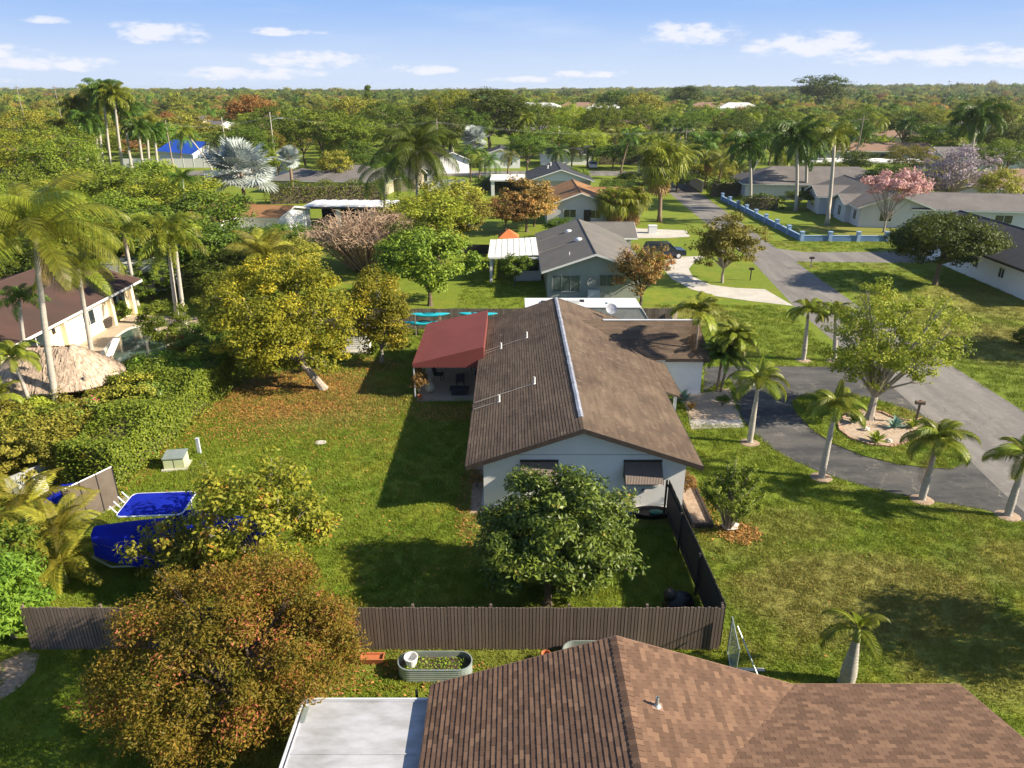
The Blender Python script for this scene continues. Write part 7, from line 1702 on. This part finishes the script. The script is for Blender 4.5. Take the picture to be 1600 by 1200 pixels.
# named masses placed from the photograph: (crown px, top py, Y, radius, colour)
NM = [(70, 285, 88, 6.0, 0), (130, 262, 92, 7.0, 3), (200, 258, 90, 7.5, 0), (270, 270, 86, 6.5, 3), (320, 300, 80, 5.0, 1), (170, 300, 74, 6.0, 0), (235, 320, 70, 5.5, 1), (30, 300, 74, 6.0, 1), (110, 330, 66, 5.0, 0), (310, 340, 68, 4.5, 1),
      (20, 210, 120, 8, 3), (70, 190, 140, 9, 0), (30, 175, 170, 9, 2), (90, 215, 118, 7, 0), (500, 168, 172, 10, 0), (470, 190, 190, 7, 1), (548, 180, 168, 9, 0), (430, 168, 190, 8, 1), (400, 175, 210, 8, 0), (385, 195, 160, 6, 1), (600, 162, 200, 9, 1),
      (762, 142, 215, 13, 1), (800, 150, 225, 11, 1), (700, 143, 230, 11, 3), (730, 170, 205, 8, 1), (640, 160, 230, 9, 0), (690, 172, 190, 7, 1), (660, 185, 180, 6, 1), (825, 207, 165, 6.0, 1), (870, 195, 190, 6, 0), (845, 158, 240, 8, 0), (900, 165, 215, 8, 3), (940, 165, 210, 7, 0), (920, 200, 186, 6, 3), (1000, 165, 230, 9, 0), (1010, 205, 180, 6, 1), (960, 225, 182, 5, 1), (1060, 175, 235, 9, 1), (1120, 165, 240, 9, 0), (1150, 180, 200, 8, 1), (1180, 165, 230, 9, 1), (1230, 175, 210, 8, 0), (1210, 190, 190, 6, 1), (1330, 185, 190, 8, 1), (1290, 190, 175, 6, 1), (1360, 165, 230, 9, 0), (1420, 170, 225, 9, 1), (1460, 165, 240, 9, 3), (1590, 190, 165, 7, 1), (1575, 215, 145, 6, 0), (1430, 225, 150, 6, 2), (1550, 150, 200, 8, 0),
      (700, 280, 92, 5.0, 2), (720, 300, 84, 4.0, 2), (680, 300, 80, 4.5, 3), (640, 310, 86, 4.0, 2), (790, 305, 96, 3.6, 8), (835, 300, 102, 3.6, 8), (900, 262, 142, 3, 0), (960, 280, 132, 2.6, 1), (1005, 265, 138, 5, 1), (1060, 265, 140, 4, 1), (1085, 255, 148, 5, 2), (1120, 258, 146, 4.5, 2), (1145, 250, 150, 4, 1), (960, 300, 118, 3.4, 1), (930, 315, 112, 3.0, 1), (1395, 255, 128, 4, 1), (1480, 260, 125, 4, 2), (1445, 275, 122, 3.5, 8), (380, 355, 74, 3.6, 1), (440, 350, 80, 3.6, 1), (350, 395, 64, 3.5, 1), (450, 380, 70, 3.2, 2), (410, 412, 62, 3, 1), (370, 418, 60, 2.8, 0),
      (560, 225, 145, 4, 1), (520, 240, 140, 3.5, 2), (430, 232, 150, 3.2, 7), (1250, 300, 118, 2.5, 1), (880, 340, 92, 2.6, 1), (640, 345, 72, 2.8, 1), (100, 395, 60, 3, 1), (20, 400, 62, 3.5, 1), (60, 360, 66, 4, 1), (1300, 250, 150, 4, 0), (1340, 240, 152, 4.2, 1), (1570, 265, 108, 3.2, 2), (550, 150, 280, 9, 2), (390, 150, 260, 9, 9), (960, 140, 420, 10, 1), (1075, 133, 520, 13, 1), (1290, 123, 560, 22, 1), (1000, 140, 300, 9, 2)]
occ = []
for (px, py, Y, r, ci) in NM:
    q = atY(px, py, Y); h = max(q.z, 3.0); m_ = (LIB_BIG if r > 5.8 else LIB_MID) if Y < 260 else LIB_MID
    mid_tree(m_, q.x, Y, r, h, ci, random.uniform(0, 6.28), None, random.randrange(100)); occ.append((q.x, Y, r))
# keep-out: houses, streets, lawns seen open in the photograph
def blocked(x, y, r):
    if abs(x) < 400 and 164-r*.5 < y < 180+r*.3: return True
    if ROAD_L-3-r < x < ROAD_R+3+r and y < 186: return True
    for (a, b, c, d) in [(-27, 14, 20, 100), (-12, 24, 60, 165), (-48, -8, 86, 165), (14, 80, 20, 165), (60, 110, 90, 215), (-100, -60, 160, 205), (6, 40, 180, 196), (-45, -22, 30, 70), (-60,-20,120,165), (-97,-42,112,165), (36, 66, 92, 130), (30, 60, 55, 92)]:
        if a < x < b and c < y < d: return True
    for l in LANDMARKS:
        if abs(l[0]-x) < 10+r and -26-r*.6 < y-l[1] < 9+r: return True
    for (ox, oy, orr) in occ:
        if (ox-x)**2+(oy-y)**2 < ((orr+r)*.62)**2: return True
    return False
def capped(x, y, h):
    # trees standing before the far houses that the photograph shows clear of the canopy stay below their eaves
    for (hx, hy) in FARH:
        if hy-170 < y < hy and abs(x*hy/y-hx) < 13: h = min(h, max(2.5, 18-(18-(3.4 if hy < 400 else 8.2))*(y/hy)))
    return h
cnt = 0; rg = random.Random(99)
y = 60.0
cands = []
while y < 480:
    step = 6.0+y*.018; half = y*.80+15; x = -half
    while x < half:
        cands.append((x+rg.uniform(-.45, .45)*step, y+rg.uniform(-.45, .45)*step, step)); x += step
    y += step*.9
rest = []
for (x, yy, step) in cands:
    r = rg.uniform(2.6, 5.2)*(1+yy*.0006); h = rg.uniform(5.0, 9.5)*(1.0 if yy < 300 else 1.05)
    if rg.random() < .08: h *= 1.25
    h = capped(x, yy, h)
    if blocked(x, yy, r): continue
    occ.append((x, yy, r)); 
    ci = rg.choices(range(10), [3, 1.8, 3, 3.4, 3, 2, 1.2, 2.4, .5, .2])[0]
    if cnt < 190: 
        if rg.random() < .13:
            kk = rg.choice(['coco', 'fan', 'royal']); pal = palm('garden_palm', auto_label(rg.choice(['yellowish', 'dark', 'green']), 'palm', x, yy, 3, h), (x, yy, 0), h*1.1, (rg.uniform(-1, 1), 0), (.2, .14), kk, 14, 'palm_leaf' if rg.random() < .5 else 'palm_leaf_deep', 'palm_trunk', seed=cnt, scale=1.0 if kk != 'fan' else 1.5, sep=False, group='palms of the wooded neighbourhood')
        else: mid_tree(LIB_MID if yy < 200 else LIB_FAR, x, yy, r, h, ci, rg.uniform(0, 6.28), None, rg.randrange(100), trunk=yy < 170)
        cnt += 1
    else: rest.append((x, yy, r, h, ci))
# ------------------------------------------------------------------ scatter helper (geometry nodes on a point cloud mesh)
def scatter(name, P, rotz, scl, idx, sources, label, cat):
    """P (n,3); idx picks a source mesh"""
    c = bpy.data.collections.new(name+'_sources')
    for i, (me, m) in enumerate(sources):
        o = bpy.data.objects.new(f'{name}_source_{i:02d}', me.copy()); o.data.materials.clear(); o.data.materials.append(M[m]); c.objects.link(o)
    me = bpy.data.meshes.new(name); me.vertices.add(len(P)); me.vertices.foreach_set('co', P.reshape(-1).astype(np.float32))
    for nm, ty, key, val in (('rz', 'FLOAT', 'value', rotz), ('sc', 'FLOAT_VECTOR', 'vector', scl), ('ix', 'INT', 'value', idx)):
        a = me.attributes.new(nm, ty, 'POINT'); a.data.foreach_set(key, np.ascontiguousarray(val).reshape(-1).astype(np.int32 if ty == 'INT' else np.float32))
    ob = bpy.data.objects.new(name, me); COL.objects.link(ob)
    ng = bpy.data.node_groups.new(name, 'GeometryNodeTree'); ng.interface.new_socket('Geometry', in_out='INPUT', socket_type='NodeSocketGeometry'); ng.interface.new_socket('Geometry', in_out='OUTPUT', socket_type='NodeSocketGeometry')
    N = ng.nodes; gi = N.new('NodeGroupInput'); go = N.new('NodeGroupOutput'); ip = N.new('GeometryNodeInstanceOnPoints'); ci = N.new('GeometryNodeCollectionInfo')
    ci.inputs['Collection'].default_value = c; ci.inputs['Separate Children'].default_value = True; ci.inputs['Reset Children'].default_value = True
    def attr(nm, ty): a = N.new('GeometryNodeInputNamedAttribute'); a.data_type = ty; a.inputs['Name'].default_value = nm; return a.outputs['Attribute']
    l = ng.links.new; l(gi.outputs[0], ip.inputs['Points']); l(ci.outputs[0], ip.inputs['Instance']); ip.inputs['Pick Instance'].default_value = True
    l(attr('ix', 'INT'), ip.inputs['Instance Index']); cx = N.new('ShaderNodeCombineXYZ'); l(attr('rz', 'FLOAT'), cx.inputs['Z']); l(cx.outputs[0], ip.inputs['Rotation']); l(attr('sc', 'FLOAT_VECTOR'), ip.inputs['Scale']); l(ip.outputs[0], go.inputs[0])
    md = ob.modifiers.new('scatter', 'NODES'); md.node_group = ng
    ob['kind'] = 'stuff'; ob['label'] = label; ob['category'] = cat
    return ob
# far woods: everything past the individually built trees
nr = np.random.default_rng(5)
pts = [(x, y, h*.6, r, h/2.05, c) for (x, y, r, h, c) in rest]
y = 480.0
while y < 3200:
    step = 9+(y-480)*.012; half = y*.85; n = int(2*half/step)
    xs = -half+np.arange(n)*step+nr.uniform(-.5, .5, n)*step
    for x in xs:
        rr = step*.55*nr.uniform(.8, 1.3); h = nr.uniform(6, 10.5)+(nr.random() < .05)*4+(2.5*math.sin(x*.004+y*.003)+6.0+(8 if x > 0 else 0)*min(1, abs(x)/900))*min(1, max(0, (y-700)/700))
        h = capped(x, y, h)
        pts.append((x, y+nr.uniform(-.5, .5)*step, h*.6, rr, h/1.9, int(nr.choice([0, 1, 2, 3, 4, 5, 6, 8, 3, 1, 7, 0, 2, 9] if y < 900 else [0, 1, 1, 6, 4, 2, 6], 1)[0])))
    y += step*.85
A = np.array(pts); n = len(A)
def far_crown(kind, m, nf, pitch, sc):
    g = np.random.default_rng(nf); Q, tn, _ = FR[kind]; acc = []
    for i in range(nf): acc.append(xform(Q, Matrix.Translation((0, 0, .3))@Matrix.Rotation(i*2.4, 4, 'Z')@Matrix.Rotation(-R(g.uniform(*pitch)), 4, 'Y')@Matrix.Scale(sc, 4)))
    return quads_mesh('crown', np.concatenate(acc), np.tile(tn, nf), m)
frond_mesh('far', 'feather', L_=1.0, droop=.95, rise=.7, pairs=12, leaf=.34, wd=.07, hang=.5)
src = [(LIB_FAR[i % 5][0], COLS[c][0]) for i, c in enumerate([0, 1, 2, 3, 4, 5, 6, 7, 8, 9])]+[(far_crown('far', 'palm_leaf', 14, (-50, 50), .9), 'palm_leaf'), (far_crown('far', 'palm_leaf_deep', 16, (-60, 50), 1.0), 'palm_leaf_deep')]
for k_ in range(len(A)):
    if nr.random() < .16 and A[k_, 1] < 900: A[k_, 5] = 10+int(nr.random() < .4); hh = A[k_, 2]/.6*1.12; A[k_, 2] = hh; A[k_, 3] = A[k_, 4] = nr.uniform(3.0, 4.2)
scatter('distant_woods', A[:, :3], nr.uniform(0, 6.28, n), np.stack([A[:, 3], A[:, 3], A[:, 4]], 1), A[:, 5].astype(int), src, 'wooded suburb canopy stretching to the horizon', 'woods')
print('far woods', n, 'individual', cnt+len(NM))

# ------------------------------------------------------------------ grass blades, litter
def tuft(seed, n=18, r=.16, h=.06, w=.010):
    g = np.random.default_rng(seed); a = g.uniform(0, 6.28, n); rr = r*np.sqrt(g.random(n)); b = np.stack([rr*np.cos(a), rr*np.sin(a), np.zeros(n)], 1)
    hh = h*(.5+.8*g.random(n)); az = g.uniform(0, 6.28, n); ln = g.uniform(.1, .9, n)*hh; s = np.stack([np.cos(az), np.sin(az), np.zeros(n)], 1)*w; l2 = np.stack([np.sin(az)*ln, -np.cos(az)*ln, hh], 1)
    V = np.stack([b-s, b+s, b+l2+s*.25, b+l2-s*.25], 1); return quads_mesh('tuft', V, g.random(n), 'grass_blade')
tufts = [(tuft(i, 22, .17, .05+.012*i), 'grass_blade') for i in range(4)]
def grass():
    g = np.random.default_rng(8); X, Y = [], []
    for (x0, x1, y0, y1, dens) in [(-20, 8, 12, 28, 34), (8, 25, 12, 28, 34), (-20, -2, 28, 42, 22), (-20, 0, 42, 55, 12), (8, 25, 28, 42, 20), (9, 24, 42, 62, 9), (31, 48, 36, 62, 8), (-5, 3.5, 55.5, 82, 6), (31, 52, 62, 92, 4)]:
        n = int((x1-x0)*(y1-y0)*dens); X.append(g.uniform(x0, x1, n)); Y.append(g.uniform(y0, y1, n))
    X = np.concatenate(X); Y = np.concatenate(Y); Z = np.zeros(len(X))
    il = [(v.x, v.y) for v in island]; ring_ = [(v.x, v.y) for v in bedp]
    isl = inside(il, X, Y)
    bad = (inside([(v.x, v.y) if hasattr(v, 'x') else v for v in driveway], X, Y) | inside(street, X, Y)) & ~isl
    bad |= inside(ring_, X, Y)
    for poly in (deck, patio, [(v.x, v.y) for v in bed_front], [(v.x, v.y) for v in mulch_bed], [(-1.95, 27.7), (12.2, 27.7), (12.2, 48), (-1.95, 48)], [(3, 60), (13, 60), (13, 83), (3, 83)], [(-2.3, -5), (12.4, -5), (12.4, 14.6), (-2.3, 14.6)], [(v.x, v.y) for v in loop_drive], side_drive, [(7.9, 26.6), (9.0, 26.6), (9.0, 30.8), (7.9, 30.8)]):
        k = inside(poly, X, Y)
        if poly and abs(poly[0][0]+1.95) < .01: k &= ~((X > 8.3) & (Y < 40.8))
        bad |= k
    for b, c, lb, sd in DP: q = at(*b); bad |= (X-q.x)**2+(Y-q.y)**2 < .3
    # thin the sward where it is worn
    X, Y, isl = X[~bad], Y[~bad], isl[~bad]; Z = np.where(isl, .045, 0.0); n = len(X); P = np.stack([X, Y, Z], 1)
    f = .9+.5*g.random(n); f *= np.where(Y > 40, 1.5, np.where(Y > 28, 1.2, 1.0))
    print('grass', n); scatter('grass', P, g.uniform(0, 6.28, n), np.stack([f, f, f*.9], 1), g.integers(0, 4, n), tufts, 'mown grass blades of the lawns', 'grass')
grass()
def litter():
    g = np.random.default_rng(9); P = []
    for (cx, cy, rx, ry, n) in [(-14.2, 42.0, 5.0, 3.7, 15000), (-12, 37.5, 6, 3, 1500), (-16, 40, 3, 5, 3500), (-9.8, 46.8, 2.2, 1.6, 1200), (-8, 40, 4, 2, 900), (-19.0, 36, 1.0, 7, 1200), (-1.9, 31, .7, 6, 900), (-9, 31, 9, 9, 900), (-3.5, 38.8, 2.4, 1.4, 1300), (10, 26.3, .9, .8, 900), (-7, 18, 6, 1.2, 700), (8.7, 28.5, .7, 2.2, 500), (21.5, 38, 3.0, 2.0, 500), (15, 23, 8, 5, 60)]:
        r = np.sqrt(g.random(n))*(.75+.5*g.random(n)); a = g.uniform(0, 6.28, n); P.append(np.stack([cx+rx*r*np.cos(a), cy+ry*r*np.sin(a), .035+.035*g.random(n)], 1))
    P = np.concatenate(P); ok = ~((P[:, 0] > -1.9) & (P[:, 0] < 8.2) & (P[:, 1] > 27.8)) & ~((P[:, 0] > -6) & (P[:, 0] < -1.4) & (P[:, 1] > 40.6)); P = P[ok]
    V, tn = leaf_quads(P, np.tile([0, 0, 1.0], (len(P), 1)), .12, .075, g, None, .1, .5); o = meshobj('fallen_leaves', quads_mesh('fallen_leaves', V, tn, 'litter')); stuff(o, 'fallen orange and brown leaves scattered over the back lawn', 'leaves')
litter()

# ------------------------------------------------------------------ air
def haze():
    mb = MB(); mb.box(-8800, 8800, -2900, 8800, -1.0, 36.0); o = mb.mesh('haze'); ob = bpy.data.objects.new('haze', o); COL.objects.link(ob); ob['kind'] = 'stuff'; ob['label'] = 'pale air haze'; ob['category'] = 'haze'
    m = bpy.data.materials.new('haze'); m.use_nodes = True; nt = m.node_tree; nt.nodes.clear(); out = nt.nodes.new('ShaderNodeOutputMaterial'); v = nt.nodes.new('ShaderNodeVolumePrincipled')
    v.inputs['Color'].default_value = (.80, .88, 1.0, 1); v.inputs['Density'].default_value = .00008; v.inputs['Anisotropy'].default_value = .2; nt.links.new(v.outputs[0], out.inputs['Volume']); o.materials.append(m)
HAZE = True
if HAZE: haze()
bpy.context.view_layer.update()
for _o in bpy.data.objects:
    if len(str(_o.get('label', '')).split()) > 16: print('LONG', _o.name, _o['label'])
print('objects', len(bpy.data.objects), 'tris', sum(len(o.data.polygons) for o in bpy.data.objects if o.type == 'MESH'))
